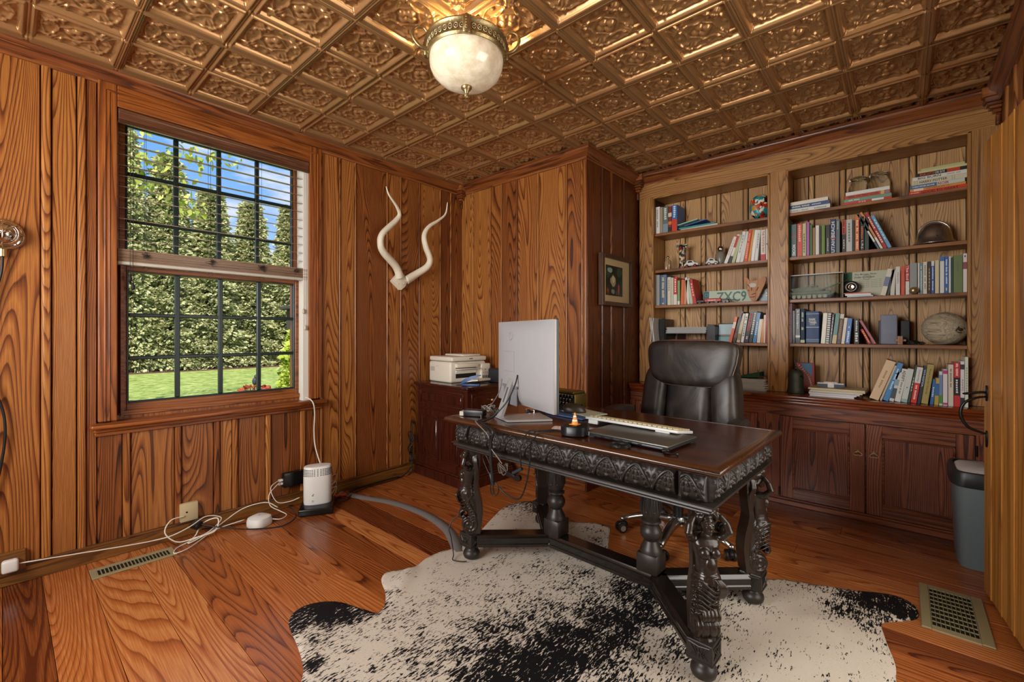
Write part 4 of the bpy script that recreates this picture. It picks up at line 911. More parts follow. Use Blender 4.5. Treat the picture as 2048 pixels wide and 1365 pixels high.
# fallen teal books, top shelf left bay
lying(YL+.01, SHZ[1], [(1361, 1437, .014, .13, -4, '#c9cbc0', 'grey white book', [], []), (1357, 1431, .013, .13, -3, '#3a8a8c', 'teal book', [], [])], 'leaning pile, top shelf, left bay', 'thin books lying on the top shelf of the left bay')
z_ = SHZ[1]+.0285
for k, (u0, l, tilt, col, lab) in enumerate(((1352, .17, 9, '#9ec4b2', 'mint green paperback sliding down at the upright blue and red book'), (1363, .17, 9, '#3b5f9e', 'thin blue paperback lying tilted between the mint and teal books'))):
    e = book('b', .008, l, .12, col); x0 = px(u0, YL)
    e.matrix_world = Matrix.Translation((x0+.02*k, YL+.01, z_+.010+(.016 if k == 0 else .003))) @ Matrix.Rotation(R(-tilt), 4, 'Y') @ Matrix.Rotation(R(90), 4, 'Y')
    tag(e, lab, 'book', 'thin books lying on the top shelf of the left bay')
lying(YL-.005, SHZ[3], [(1694, 1746, .010, .12, 0, '#b9c6cc', 'pale blue booklet', [], []), (1690, 1742, .010, .12, 0, '#dadbd7', 'white booklet', [], []), (1688, 1740, .007, .12, 0, '#c9492e', 'red booklet', [], [])], 'small stack before the show card', 'booklets stacked on the third shelf')
# ------------------------------------------------------------------ carved desk
M_EBON = mat('ebonised carved wood', '#27211c', .42, coat=0, bump=.15, bscale=40, vary=.3)
M_BRONZ = mat('polished dark walnut figure', '#261c15', .3, coat=.15, bump=.05, bscale=25, vary=.35)
W_TOP = wood('desk top walnut', '#170704', '#431a0b', '#74371a', 'X', 6, .6, 10, rough=.22, contrast=.5, tone=.25, coat=.35, bump=.05)
DZ = .715; AX, AY = .655, .385
desk = thing('writing_desk', 'large antique carved dark wood desk on four caryatid legs, standing on the cowhide', 'desk', (-1.05, 1.81, .009), R(-1.8))
# top: boards inside a moulded edge
mb = MB(); yy = [-AY+.035, -.13, .12, AY-.035]
for a, b in zip(yy[:-1], yy[1:]): mb.box(-AX+.035, AX-.035, a, b-.0006, DZ-.022, DZ-.0015, bev=.0006)
top = mb.build('table_top', W_TOP, desk)
prof = [(-.04, DZ-.035), (-.045, DZ-.030), (-.006, DZ-.028), (.0, DZ-.022), (.001, DZ-.014), (-.004, DZ-.006), (-.014, DZ-.001), (-.030, DZ), (-.036, DZ-.002), (-.036, DZ-.02)]
prof = [(-.075, DZ-.036), (-.030, DZ-.036), (-.026, DZ-.031), (-.014, DZ-.029), (-.012, DZ-.025), (-.003, DZ-.022), (.0, DZ-.015), (-.004, DZ-.007), (-.014, DZ-.002), (-.028, DZ), (-.035, DZ-.001), (-.036, DZ-.012), (-.075, DZ-.022)]
path = [(-AX, -AY, -1, -1), (AX, -AY, 1, -1), (AX, AY, 1, 1), (-AX, AY, -1, 1), (-AX, -AY, -1, -1)]
mb = MB(); mb.sweep(prof, path, cap=False); mb.build('moulded_edge', wood('desk edge wood', '#1c0e07', '#482813', '#82572e', 'X', 20, 1, 5, rough=.22, contrast=.4, tone=.1, coat=.5, bump=.05), desk, auto=50)
# apron core and lower moulding
BX, BY = .600, .335
mb = MB(); mb.box(-BX+.002, BX-.002, -BY+.002, BY-.002, .585, DZ-.03); mb.build('apron_core', M_EBON, desk)
prof = [(-.05, .556), (.004, .556), (.008, .560), (.006, .565), (.016, .568), (.020, .574), (.018, .580), (.026, .583), (.026, .588), (.004, .591), (-.05, .591)]
path2 = [(-BX, -BY, -1, -1), (BX, -BY, 1, -1), (BX, BY, 1, 1), (-BX, BY, -1, 1), (-BX, -BY, -1, -1)]
mb = MB(); mb.sweep(prof, path2, cap=False); mb.build('lower_moulding', M_EBON, desk, auto=50)
def carve(s, v, P=.116):
    u = (s/P) % 1.0; du = np.abs(u-.5)*2
    vr = .93-.88*du**1.7; slope = .88*1.7*du**.7*2/P*.09
    d = np.abs(v-vr)/np.sqrt(1+slope**2)
    rib = np.exp(-(d/.05)**4)*.0078 - np.exp(-(d/.014)**2)*.0014
    ins = v < vr
    # leaf inside the arch hangs from its crown, leaf outside springs from between the feet
    ax, av = (u-.5)*1.28, v-.80
    ra, ph = np.hypot(ax, av), np.arctan2(ax, -av)
    la = (1-np.abs(np.sin(ph*5.5+ra*4.5*np.sign(ph)))**.8)*np.clip(ra/.10, 0, 1)*(.62+.38*np.cos(ra*30-np.abs(ph)*3))
    ub = np.where(u > .5, u-1, u)*1.28; bv = v-.12
    rb, pb = np.hypot(ub, bv), np.arctan2(ub, bv)
    lb = (1-np.abs(np.sin(pb*6.0-rb*3.5*np.sign(pb)))**.8)*np.clip(rb/.10, 0, 1)*(.65+.35*np.cos(rb*26-np.abs(pb)*3))
    h = rib+np.where(ins, la, lb)*.0095*np.clip((d-.05)/.05, 0, 1)-.002*(np.abs(d-.10) < .02)
    h += .004*np.exp(-((u-.5)**2*1.6+(v-.80)**2)/.006)*(.7+.3*np.cos(np.arctan2(v-.8, (u-.5)*1.28)*5))
    return h
def carved_panel(name, length, z0, z1, M, shift=0, parent=desk, P=.116, ends=True):
    ns, nv = int(length/.0016), 60
    s = np.linspace(0, length, ns); v = np.linspace(0, 1, nv); S, V = np.meshgrid(s, v)
    b = .022*np.sin(np.pi*V)**.5
    e = np.clip(np.minimum(S, length-S)/.006, 0, 1)*np.clip(np.minimum(V, 1-V)/.05, 0, 1)
    Hh = b*(np.clip(np.minimum(S, length-S)/.004, 0, 1)**.5 if ends else 1)+carve(S+shift, V, P)*e
    co = np.stack([S-length/2, -Hh, z0+(z1-z0)*V], -1).reshape(-1, 3).astype(np.float32)
    idx = np.arange(ns*nv).reshape(nv, ns)
    q = np.stack([idx[:-1, :-1], idx[:-1, 1:], idx[1:, 1:], idx[1:, :-1]], -1).reshape(-1, 4)
    me = bpy.data.meshes.new(name); me.from_pydata(co.tolist(), [], q.tolist()); me.shade_smooth(); me.materials.append(M_EBON)
    me.transform(M)
    return mesh_obj(name, me, parent)
for nm, L_, T_ in (('f', BX, Matrix.Translation((0, -BY, 0))), ('b', BX, Matrix.Translation((0, BY, 0)) @ Matrix.Rotation(math.pi, 4, 'Z'))):
    carved_panel('carved_apron', 2*(L_-.095), .592, DZ-.036, T_)
    for sx in (-1, 1): carved_panel('corner_panel', .084, .592, DZ-.036, T_ @ Matrix.Translation((sx*(L_-.042), 0, 0)), shift=.034 if sx > 0 else .02)
for T_ in (Matrix.Translation((BX, 0, 0)) @ Matrix.Rotation(math.pi/2, 4, 'Z'), Matrix.Translation((-BX, 0, 0)) @ Matrix.Rotation(-math.pi/2, 4, 'Z')):
    carved_panel('carved_apron', 2*BY-.19, .592, DZ-.036, T_)
    for sx in (-1, 1): carved_panel('corner_panel', .084, .592, DZ-.036, T_ @ Matrix.Translation((sx*(BY-.042), 0, 0)), shift=.02)

# ---- caryatid leg: x forward (out of the desk corner), built once as one fused skin
def zz(z): return .135+(z-.135)*.915
def make_figure():
    mb = MB()
    rows = [(.130, .034, -.038, .036), (.160, .022, -.040, .034), (.205, .012, -.044, .031), (.235, .020, -.047, .031), (.262, .032, -.046, .033), (.29, .042, -.041, .035), (.325, .056, -.030, .040), (.352, .063, -.021, .042), (.370, .059, -.016, .038),
            (.378, .052, -.013, .033), (.40, .047, -.012, .031), (.425, .045, -.016, .033), (.452, .044, -.022, .038), (.475, .041, -.028, .043), (.490, .032, -.030, .043), (.500, .020, -.026, .026), (.510, .016, -.014, .014), (.525, .018, -.014, .014)]
    rings = []
    for z, f, b, w in rows:
        c, a = (f+b)/2, (f-b)/2; r_ = []
        for k in range(28):
            t = 2*math.pi*k/28; ct, st = math.cos(t), math.sin(t)
            e = .75
            x = c+a*math.copysign(abs(ct)**e, ct); y = w*math.copysign(abs(st)**e, st)
            if z < .37: # drapery folds
                fo = .0026*math.sin(t*9+z*55)*(1 if x > c-.3*a else .2); x += ct*fo; y += st*fo
            r_.append((x, y, zz(z)))
        rings.append(r_)
    mb.loft(rings)
    E = lambda c, r, rot=None: mb.ell((c[0], c[1], zz(c[2])), r, rot=rot, sub=3)
    E((.043, .018, .450), (.0155, .0165, .018)); E((.043, -.018, .450), (.0155, .0165, .018))
    E((.046, 0, .405), (.012, .02, .03))
    # head tilted forward: skull, jaw, nose, lips, brows
    E((.026, 0, .545), (.024, .0205, .028)); E((.034, 0, .528), (.014, .0135, .017))
    mb.tube([(.0485, 0, zz(.556)), (.0555, 0, zz(.541)), (.050, 0, zz(.537))], [.003, .0044, .003], 8)
    for s in (-1, 1):
        E((.0465, s*.0085, .549), (.0034, .0045, .0026)); mb.tube([(.0495, s*.003, zz(.557)), (.049, s*.009, zz(.559)), (.043, s*.016, zz(.556))], .0022, 6)
        E((.042, s*.009, .538), (.006, .006, .007))
    E((.0475, 0, .5285), (.0035, .0062, .0018)); E((.0472, 0, .5245), (.0034, .005, .0016)); E((.043, 0, .516), (.006, .0062, .005))
    # hair: cap, side masses reaching the apron, tresses behind
    E((.002, 0, .568), (.034, .033, .026)); E((-.004, .020, .578), (.032, .022, .026)); E((-.004, -.020, .578), (.032, .022, .026)); E((.014, 0, .586), (.026, .03, .014))
    E((-.012, 0, .53), (.024, .036, .035))
    for k in range(14):
        a = (-2.3+1.5*k/6) if k < 7 else (.8+1.5*(k-7)/6); y0 = .030*math.sin(a); x0 = .016+.026*math.cos(a)
        mb.tube(spline([(x0*.5, y0*.4, zz(.592)), (x0+.003, y0*1.05, zz(.574)), (x0-.006, y0*1.18, zz(.555)), (x0-.02, y0*1.2, zz(.536))], 4), .0034, 6)
    for s in (-1, 1):
        for k in range(3):
            mb.tube(spline([(-.014-.006*k, s*.028, zz(.56)), (-.012-.008*k, s*(.038+.002*k), zz(.52)), (-.022-.006*k, s*.034, zz(.48)), (-.02-.004*k, s*.030, zz(.43)), (-.018, s*.024, zz(.39))], 4), .0055, 6)
        # arms raised beside the head, hand flat in the hair
        mb.tube(spline([(.004, s*.034, zz(.487)), (.020, s*.052, zz(.496)), (.036, s*.066, zz(.520))], 6), [.0145]*4+[.0125]*5+[.0115]*4, 10)
        mb.tube(spline([(.036, s*.066, zz(.520)), (.030, s*.058, zz(.548)), (.020, s*.044, zz(.568)), (.012, s*.034, zz(.578))], 6), [.0118]*7+[.0100]*6+[.0085]*6, 10)
        E((.036, s*.066, .520), (.0125, .0125, .0125))
        E((.010, s*.030, .582), (.011, .009, .010))
        for j in range(5):
            mb.tube([(.012+.004*(j-2), s*.030, zz(.584)), (.010+.0052*(j-2), s*.022, zz(.594)), (.008+.005*(j-2), s*.014, zz(.598))], [.0032, .003, .0024], 6)
    # belt and sash knot, swirling folds over the hip
    bt = [(.0185+.037*math.cos(t), .035*math.sin(t), zz(.376)) for t in [2*math.pi*k/28 for k in range(28)]]
    mb.tube(bt, .0038, 6, closed=True)
    mb.tube([(x, y*1.04, z-.007) for x, y, z in bt], .003, 6, closed=True)
    for k in range(5):
        mb.tube(spline([(.060, .012+.003*k, zz(.368)), (.072, .018+.005*k, zz(.35)), (.066, .022+.005*k, zz(.325)), (.058, .020+.004*k, zz(.305))], 5), .0042, 6)
    for k in range(7):
        z = .362-.017*k
        mb.tube(spline([(.052, -.034, zz(z)), (.066-.003*k, -.016, zz(z-.016)), (.066-.004*k, .004, zz(z-.032)), (.055-.004*k, .024, zz(z-.037)), (.03, .038, zz(z-.03))], 5), .0036, 6)
        mb.tube(spline([(.05, -.036, zz(z)), (.02, -.042, zz(z-.01)), (-.01, -.038, zz(z-.026))], 5), .003, 6)
    for s in (-1, 1):        # leaf scrolls down the sides of the console
        mb.tube(spline([(-.008, s*.036, zz(.35)), (.012, s*.040, zz(.31)), (-.004, s*.037, zz(.27)), (-.020, s*.034, zz(.235)), (-.026, s*.033, zz(.19))], 6), .0042, 6)
        for k in range(9):
            z = .31-.014*k; x = .012-.0035*k
            mb.tube([(x-.012, s*.034, zz(z)), (x+.004, s*.037, zz(z+.004)), (x+.014, s*.034, zz(z-.004))], .0028, 5)
    # curled leaf under the skirt and the big volute
    for k in range(5):
        y = -.024+.012*k
        mb.tube(spline([(.030, y, zz(.262)), (.050, y, zz(.250)), (.056, y, zz(.232)), (.046, y, zz(.222)), (.034, y, zz(.230))], 5), .0066, 8)
    for s in (-1, 1):
        sp = []
        for k in range(44):
            t = k/43; a = 2.2+t*2*math.pi*2.05; r_ = .036*(1-t)+.004
            sp.append((.010+r_*math.cos(a), s*.031, zz(.182)+r_*math.sin(a)))
        mb.tube(sp, [.0065*(1-.35*k/43) for k in range(44)], 8)
    mb.cyl(.033, -.031, .031, 28, M=Matrix.Translation((.010, 0, zz(.182))) @ Matrix.Rotation(math.pi/2, 4, 'X'))
    for y in (-.012, .012): mb.cyl(.0375, -.009, .009, 28, M=Matrix.Translation((.010, y, zz(.182))) @ Matrix.Rotation(math.pi/2, 4, 'X'))
    # back board running up to the apron
    br = []
    for z, f, b in ((.132, -.025, -.046), (.18, -.03, -.052), (.24, -.032, -.058), (.30, -.026, -.052), (.35, -.016, -.040), (.39, -.012, -.034), (.46, -.02, -.042), (.52, -.022, -.046), (.606, -.012, -.046)):
        br.append([(f, -.032, zz(z)), (f, .032, zz(z)), (b, .034, zz(z)), (b, -.034, zz(z))])
    mb.loft(br)
    # capital under the apron
    mb.box(-.045, .030, -.036, .036, zz(.588), .562)
    o = mb.build('raw', M_BRONZ)
    md = o.modifiers.new('r', 'REMESH'); md.mode = 'VOXEL'; md.voxel_size = .0021; md.use_smooth_shade = True
    sm = o.modifiers.new('s', 'SMOOTH'); sm.factor = .5; sm.iterations = 1
    me = ev_mesh(o, 'caryatid'); bpy.data.objects.remove(o)
    me.shade_smooth(); me.materials.clear(); me.materials.append(M_BRONZ)
    return me
FIG = make_figure()
def block_mesh():
    mb = MB(); w = .042
    mb.box(-w, w, -w, w, .066, .134, bev=.003, seg=2)
    for a in range(4):
        Mx = Matrix.Rotation(a*math.pi/2, 4, 'Z')
        for k in range(5):
            t = -.024+.012*k; mb.tube([(w+.0005, t*1.1, .085), (w+.003, t*.5, .100), (w+.0005, t*1.15, .118)], .0022, 5, M=Mx)
        mb.tube([(w+.001, -.034, .125), (w+.003, 0, .121), (w+.001, .034, .125)], .0024, 5, M=Mx); mb.ell((w+.001, 0, .1), (.004, .006, .006), M=Mx, sub=2)
        mb.box(w-.001, w+.002, -w+.003, w-.003, .069, .074, M=Mx)
    return mb
bm_ = block_mesh().build('leg_block', M_EBON, desk); 
bm_.data.transform(Matrix()); BLK = bm_.data; bpy.data.objects.remove(bm_)
mb = MB(); mb.lathe([(.020, .068), (.028, .064), (.029, .058), (.024, .055), (.024, .052), (.033, .046), (.0405, .034), (.042, .024), (.038, .011), (.026, .002), (.015, .001)], 32)
fo = mb.build('foot', M_EBON, desk, smooth=True); FOOT = fo.data; bpy.data.objects.remove(fo)
for sx, sy in ((-1, -1), (1, -1), (1, 1), (-1, 1)):
    ang = math.atan2(sy, sx)
    l = mesh_obj('leg', FIG, desk, (sx*.568, sy*.28+.0, 0), (0, 0, ang if True else 0))
    mesh_obj('leg_block', BLK, l, (0, 0, 0), (0, 0, -ang)); mesh_obj('foot', FOOT, l)
# turned columns
def colz(y): return .557-(y-690)/(1060-690)*(.557-.205)
cp = [(.034, 690), (.037, 698), (.037, 708), (.033, 713), (.038, 722), (.039, 730), (.034, 737), (.036, 746), (.036, 752), (.030, 758), (.031, 775), (.036, 810), (.041, 845), (.043, 868), (.041, 888), (.034, 905), (.030, 912), (.040, 918), (.041, 926), (.031, 933), (.029, 938), (.036, 946), (.044, 962), (.045, 975), (.040, 992), (.031, 1002), (.028, 1008), (.030, 1014), (.036, 1028), (.042, 1040), (.045, 1048), (.046, 1060)]
mb = MB(); mb.lathe([(r_, colz(y)) for r_, y in reversed(cp)], 40)
for k in range(8):
    a = k*math.pi/4; Mx = Matrix.Rotation(a, 4, 'Z')
    for j, (w_, c_) in enumerate(((.0, .0024), (.006, .002), (.011, .0018))):
        for s in ((-1, 1) if w_ else (1,)):
            mb.tube(spline([(.030, s*w_*.3, colz(768)), (.0375, s*w_, colz(810)), (.0425, s*w_*1.1, colz(850)), (.0425, s*w_*.7, colz(880))], 4), c_, 5, M=Mx)
    mb.ell((.0425, 0, colz(876)), (.004, .005, .006), M=Mx, sub=2)
mb.box(-.045, .045, -.045, .045, .128, .206, bev=.003)
c0 = mb.build('turned_column', M_EBON, desk, auto=45, loc=(-.25, 0, 0))
c1 = c0.copy(); COL.objects.link(c1); c1.location = (.25, 0, 0)
# stretcher: long bar and four diagonals to the leg blocks
def bar(mb, p, q, w=.042, z0=.072, z1=.128):
    d = Vector((q[0]-p[0], q[1]-p[1], 0)); l = d.length; a = math.atan2(d.y, d.x)
    pr = [(-w, z0), (w, z0), (w, z0+.012), (w-.004, z0+.016), (w-.004, z0+.030), (w-.001, z0+.034), (w-.001, z0+.042), (w-.008, z0+.048), (w-.012, z1), (-w+.012, z1), (-w+.008, z0+.048), (-w+.001, z0+.042), (-w+.001, z0+.034), (-w+.004, z0+.030), (-w+.004, z0+.016), (-w, z0+.012)]
    mb.loft([[(0, y, z) for y, z in pr], [(l, y, z) for y, z in pr]], M=Matrix.Translation((p[0], p[1], 0)) @ Matrix.Rotation(a, 4, 'Z'))
mb = MB(); bar(mb, (-.30, 0), (.30, 0), .046)
for sx in (-1, 1):
    for sy in (-1, 1): bar(mb, (sx*.285, sy*.008), (sx*.545, sy*.262))
mb.build('stretcher', mat('ebonised stretcher', '#16120f', .22, coat=.5, vary=.2, bscale=15), desk, auto=40)

# ------------------------------------------------------------------ cowhide
hide = [(-1.47, .64), (-1.56, .68), (-1.66, .705), (-1.80, .735), (-1.86, .79), (-1.855, .86), (-1.79, .93), (-1.66, .975), (-1.60, 1.0), (-1.625, 1.05), (-1.70, 1.10), (-1.80, 1.145), (-1.835, 1.20), (-1.80, 1.26), (-1.775, 1.32), (-1.80, 1.40), (-1.80, 1.50), (-1.765, 1.60), (-1.80, 1.75), (-1.88, 1.95), (-1.95, 2.15), (-1.93, 2.30), (-1.84, 2.36), (-1.74, 2.28), (-1.62, 2.22), (-1.50, 2.25), (-1.38, 2.33), (-1.29, 2.33), (-1.22, 2.20), (-1.13, 2.05), (-.98, 1.98), (-.80, 1.98), (-.66, 2.07), (-.52, 2.26), (-.42, 2.36), (-.28, 2.42), (-.16, 2.47), (-.04, 2.53), (.03, 2.50), (.045, 2.40), (.0, 2.33), (-.06, 2.26), (-.05, 2.15), (-.02, 2.0), (-.015, 1.88), (.02, 1.6), (.04, 1.3), (.0, 1.05), (-.1, .85), (-.15, .6), (-.3, .42), (-.5, .40), (-.7, .30), (-.95, .28), (-1.15, .40), (-1.3, .50)]
cxh, cyh = -.92, 1.35
def dens(x, y):
    """share of dark hairs at a place on the hide"""
    ax, ay = -.36, .36; bx_, by_ = -.86, 1.52   # dark back line of the animal
    px_, py_ = x-bx_, y-by_
    dx, dy = (-.78-(-.98)), (2.05-.45); l = math.hypot(dx, dy); t = (px_*dx+py_*dy)/l; n_ = (px_*dy-py_*dx)/l
    v = .34*np.exp(-(n_/.34)**2)+.40*np.exp(-(n_/.12)**2)+.20
    for gx_, gy_, r_, a_ in ((-1.80, .80, .13, .95), (-1.70, .93, .10, .8), (-1.66, 1.0, .08, .5), (-.06, 2.47, .10, .95), (-.0, 2.42, .09, .8), (-.16, 2.33, .09, .55), (-1.88, 2.26, .12, .6), (-.12, 2.2, .1, .3), (-1.52, .70, .035, 1.0), (-1.44, .62, .03, .8), (-1.1, 1.15, .2, .3), (-1.75, 1.22, .10, -.5), (-1.74, 1.45, .16, -.5), (-1.7, 1.9, .2, -.3), (-.25, 1.9, .25, -.35), (-.2, 1.65, .25, -.1), (-.45, 2.2, .12, -.3)):
        v = v+a_*np.exp(-((x-gx_)**2+(y-gy_)**2)/r_**2)
    return np.clip(v, 0, 1)
def hide_z(x, y, k):
    z = .006+.004*math.sin(x*7+1)*math.sin(y*6)+.005*max(0, mnoise.noise(Vector((x*3.1, y*3.1, 2.3))))
    # raised folds near the left edge and the lump on the right
    z += .018*math.exp(-(((x+1.72)*.8+(y-1.22)*.6)/.035)**2-((x+1.72)**2+(y-1.22)**2)/.02)
    z += .018*math.exp(-((x+.42)**2+(y-1.05)**2)/.006)+.01*math.exp(-((x+.25)**2+(y-2.1)**2)/.004)
    return z
from mathutils.geometry import delaunay_2d_cdt
pts = [Vector((p.x, p.y)) for p in spline([(x, y, 0) for x, y in hide], 12, closed=True)]
nb = len(pts); jit = random.Random(2); gp = list(pts)
xa = min(p.x for p in pts); xb = max(p.x for p in pts); ya = min(p.y for p in pts); yb = max(p.y for p in pts)
x = xa
while x < xb:
    y = ya
    while y < yb: gp.append(Vector((x+jit.uniform(-.005, .005), y+jit.uniform(-.005, .005)))); y += .022
    x += .022
vo, eo, fo_, _a, _b, _c = delaunay_2d_cdt(gp, [], [list(range(nb))], 1, 1e-5)
mb = MB(); bm = mb.bm; dl = bm.verts.layers.float.new('dens')
bnd = np.array([[p.x, p.y] for p in pts]); V3 = []
for p in vo:
    dmin = float(np.sqrt(((bnd-np.array([p.x, p.y]))**2).sum(1)).min())
    v = bm.verts.new((p.x, p.y, hide_z(p.x, p.y, 0)*min(1, .3+dmin/.05)+.001)); v[dl] = float(dens(p.x, p.y)); V3.append(v)
for f in fo_:
    try: bm.faces.new([V3[i] for i in f])
    except ValueError: pass
m = bpy.data.materials.new('cowhide'); m.use_nodes = True; N = m.node_tree.nodes; L2 = m.node_tree.links; b = N['Principled BSDF']
t_ = N.new('ShaderNodeTexCoord'); at = N.new('ShaderNodeAttribute'); at.attribute_name = 'dens'
mp_ = N.new('ShaderNodeMapping'); mp_.inputs['Rotation'].default_value = (0, 0, R(25)); mp_.inputs['Scale'].default_value = (170, 46, 60); L2.new(t_.outputs['Object'], mp_.inputs[0])
n1 = N.new('ShaderNodeTexNoise'); n1.inputs['Scale'].default_value = 1; n1.inputs['Detail'].default_value = 2.5; n1.inputs['Roughness'].default_value = .6; n1.inputs['Distortion'].default_value = .6; L2.new(mp_.outputs[0], n1.inputs['Vector'])
n2 = N.new('ShaderNodeTexNoise'); n2.inputs['Scale'].default_value = 11; n2.inputs['Detail'].default_value = 3; L2.new(t_.outputs['Object'], n2.inputs['Vector'])
s1 = N.new('ShaderNodeMath'); s1.operation = 'MULTIPLY_ADD'; s1.inputs[1].default_value = .45; L2.new(n2.outputs['Fac'], s1.inputs[0])
s0 = N.new('ShaderNodeMath'); s0.operation = 'MULTIPLY_ADD'; s0.inputs[1].default_value = .31; L2.new(at.outputs['Fac'], s0.inputs[0]); L2.new(n1.outputs['Fac'], s0.inputs[2]); L2.new(s0.outputs[0], s1.inputs[2])
rp = N.new('ShaderNodeValToRGB'); L2.new(s1.outputs[0], rp.inputs[0]); k = rp.color_ramp.elements
k[0].position = .872; k[0].color = srgb('#c4baab'); k[1].position = .915; k[1].color = srgb('#0b0b0e')
L2.new(rp.outputs[0], b.inputs['Base Color']); b.inputs['Roughness'].default_value = .65; b.inputs['Specular IOR Level'].default_value = .25
mp2 = N.new('ShaderNodeMapping'); mp2.inputs['Scale'].default_value = (500, 130, 200); mp2.inputs['Rotation'].default_value = (0, 0, R(25)); L2.new(t_.outputs['Object'], mp2.inputs[0]); n3 = N.new('ShaderNodeTexNoise'); n3.inputs['Scale'].default_value = 1; L2.new(mp2.outputs[0], n3.inputs['Vector'])
bp = N.new('ShaderNodeBump'); bp.inputs['Strength'].default_value = .5; bp.inputs['Distance'].default_value = .003; L2.new(n3.outputs['Fac'], bp.inputs['Height']); L2.new(bp.outputs[0], b.inputs['Normal'])
rug = mb.build('cowhide_rug', m, smooth=True); sol = rug.modifiers.new('thick', 'SOLIDIFY'); sol.thickness = .004; sol.offset = -1
tag(rug, 'black and white speckled cowhide rug spread on the floor under the desk', 'rug')
# ------------------------------------------------------------------ leather office chair
def leather():
    m = bpy.data.materials.new('dark brown leather'); m.use_nodes = True; N = m.node_tree.nodes; L = m.node_tree.links; b = N['Principled BSDF']
    t = N.new('ShaderNodeTexCoord'); n = N.new('ShaderNodeTexNoise'); n.inputs['Scale'].default_value = 5; n.inputs['Detail'].default_value = 5; n.inputs['Distortion'].default_value = 1.3; L.new(t.outputs['Object'], n.inputs['Vector'])
    v = N.new('ShaderNodeTexVoronoi'); v.inputs['Scale'].default_value = 260; L.new(t.outputs['Object'], v.inputs['Vector'])
    c = N.new('ShaderNodeValToRGB'); k = c.color_ramp.elements; k[0].position = .35; k[0].color = srgb('#1f1a17'); k[1].position = .7; k[1].color = srgb('#40372f'); L.new(n.outputs['Fac'], c.inputs[0]); L.new(c.outputs[0], b.inputs['Base Color'])
    b.inputs['Roughness'].default_value = .4
    b1 = N.new('ShaderNodeBump'); b1.inputs['Strength'].default_value = .35; b1.inputs['Distance'].default_value = .012; L.new(n.outputs['Fac'], b1.inputs['Height'])
    b2 = N.new('ShaderNodeBump'); b2.inputs['Strength'].default_value = .05; b2.inputs['Distance'].default_value = .002; L.new(v.outputs['Distance'], b2.inputs['Height']); L.new(b1.outputs[0], b2.inputs['Normal']); L.new(b2.outputs[0], b.inputs['Normal'])
    return m
M_LEA = leather(); M_PIPE = mat('leather piping', '#6b6259', .4); M_SILV = mat('satin aluminium', '#b9bbb8', .28, 1); M_PLAS = mat('black plastic', '#121212', .42)
def cushion(mb, c, r, e=.4, n=28, fn=None, M=None):
    rings = []
    for i in range(n+1):
        p = -math.pi/2+math.pi*i/n; sp, cp_ = math.sin(p), math.cos(p)
        z = math.copysign(abs(sp)**e, sp); k = abs(cp_)**e; ring = []
        for j in range(2*n):
            q = 2*math.pi*j/(2*n); cx_, cy_ = math.cos(q), math.sin(q)
            x = k*math.copysign(abs(cx_)**e, cx_); y = k*math.copysign(abs(cy_)**(e*1.6), cy_)
            P = Vector((x, y, z))
            if fn: P = fn(P)
            ring.append((c[0]+P.x*r[0], c[1]+P.y*r[1], c[2]+P.z*r[2]))
        rings.append(ring)
    return mb.loft(rings, M=M, cap=True)
chair = thing('office_chair', 'high-backed dark brown leather office chair on a silver five-star base behind the desk', 'chair', (-.93, 2.45, 0), R(-4))
def wr(k, s=1):     # shallow creases
    def f(P):
        w = .10*s*math.sin(P.x*9+P.z*2+k)*math.exp(-((P.z+.55)/.35)**2)
        b = 1+.10*(1-P.x*P.x)*(1-P.z*P.z)
        return Vector((P.x, P.y*b+(w if P.y < 0 else 0), P.z))
    return f
def headf(P):
    P = wr(1.3, .8)(P); t = (P.z+1)/2
    P.x *= .80+.20*min(1, t*1.6)**.7; P.z -= .10*(1-P.x**2) * (1-t)
    return P
tilt = Matrix.Translation((0, .17, .60)) @ Matrix.Rotation(R(-7), 4, 'X') @ Matrix.Translation((0, -.17, -.60))
mb = MB(); cushion(mb, (.008, .112, .962), (.262, .066, .124), .32, 30, headf, tilt); hr = mb.build('headrest', M_LEA, chair, smooth=True)
def pipe_for(c, r, fn, e):
    pts = []
    for j in range(72):
        q = 2*math.pi*j/72; x = math.copysign(abs(math.cos(q))**e, math.cos(q)); z = math.copysign(abs(math.sin(q))**e, math.sin(q))
        P = fn(Vector((x*.975, 0, z*.975))); pts.append((c[0]+P.x*r[0], c[1]-r[1]*.50, c[2]+P.z*r[2]))
    return pts
mb = MB(); mb.tube(pipe_for((.008, .112, .962), (.265, .066, .127), headf, .36), .0028, 6, M=tilt, closed=True); mb.build('piping', M_PIPE, hr, smooth=True)
mb = MB(); cushion(mb, (0, .145, .72), (.135, .062, .205), .4, 30, wr(.2, .9), tilt); mb.build('back_cushion', M_LEA, chair, smooth=True)
for s in (-1, 1):
    def bf(P, s=s):
        P = wr(2+s, .5)(P); t = (P.z+1)/2; P.x += s*.35*(1-t); P.y -= .3*(1-t)*0; return P
    mb = MB(); cushion(mb, (s*.192, .130, .735), (.075, .072, .200), .5, 24, bf, tilt); bo = mb.build('side_bolster', M_LEA, chair, smooth=True)
def shellf(P):
    t = (P.z+1)/2; P.x *= .82+.2*(1-abs(t-.35)); return P
mb = MB(); cushion(mb, (0, .195, .80), (.255, .045, .285), .4, 26, shellf, tilt); mb.build('back_shell', M_LEA, chair, smooth=True)
mb = MB(); cushion(mb, (0, -.06, .465), (.265, .255, .062), .4, 28, None); mb.build('seat', M_LEA, chair, smooth=True)
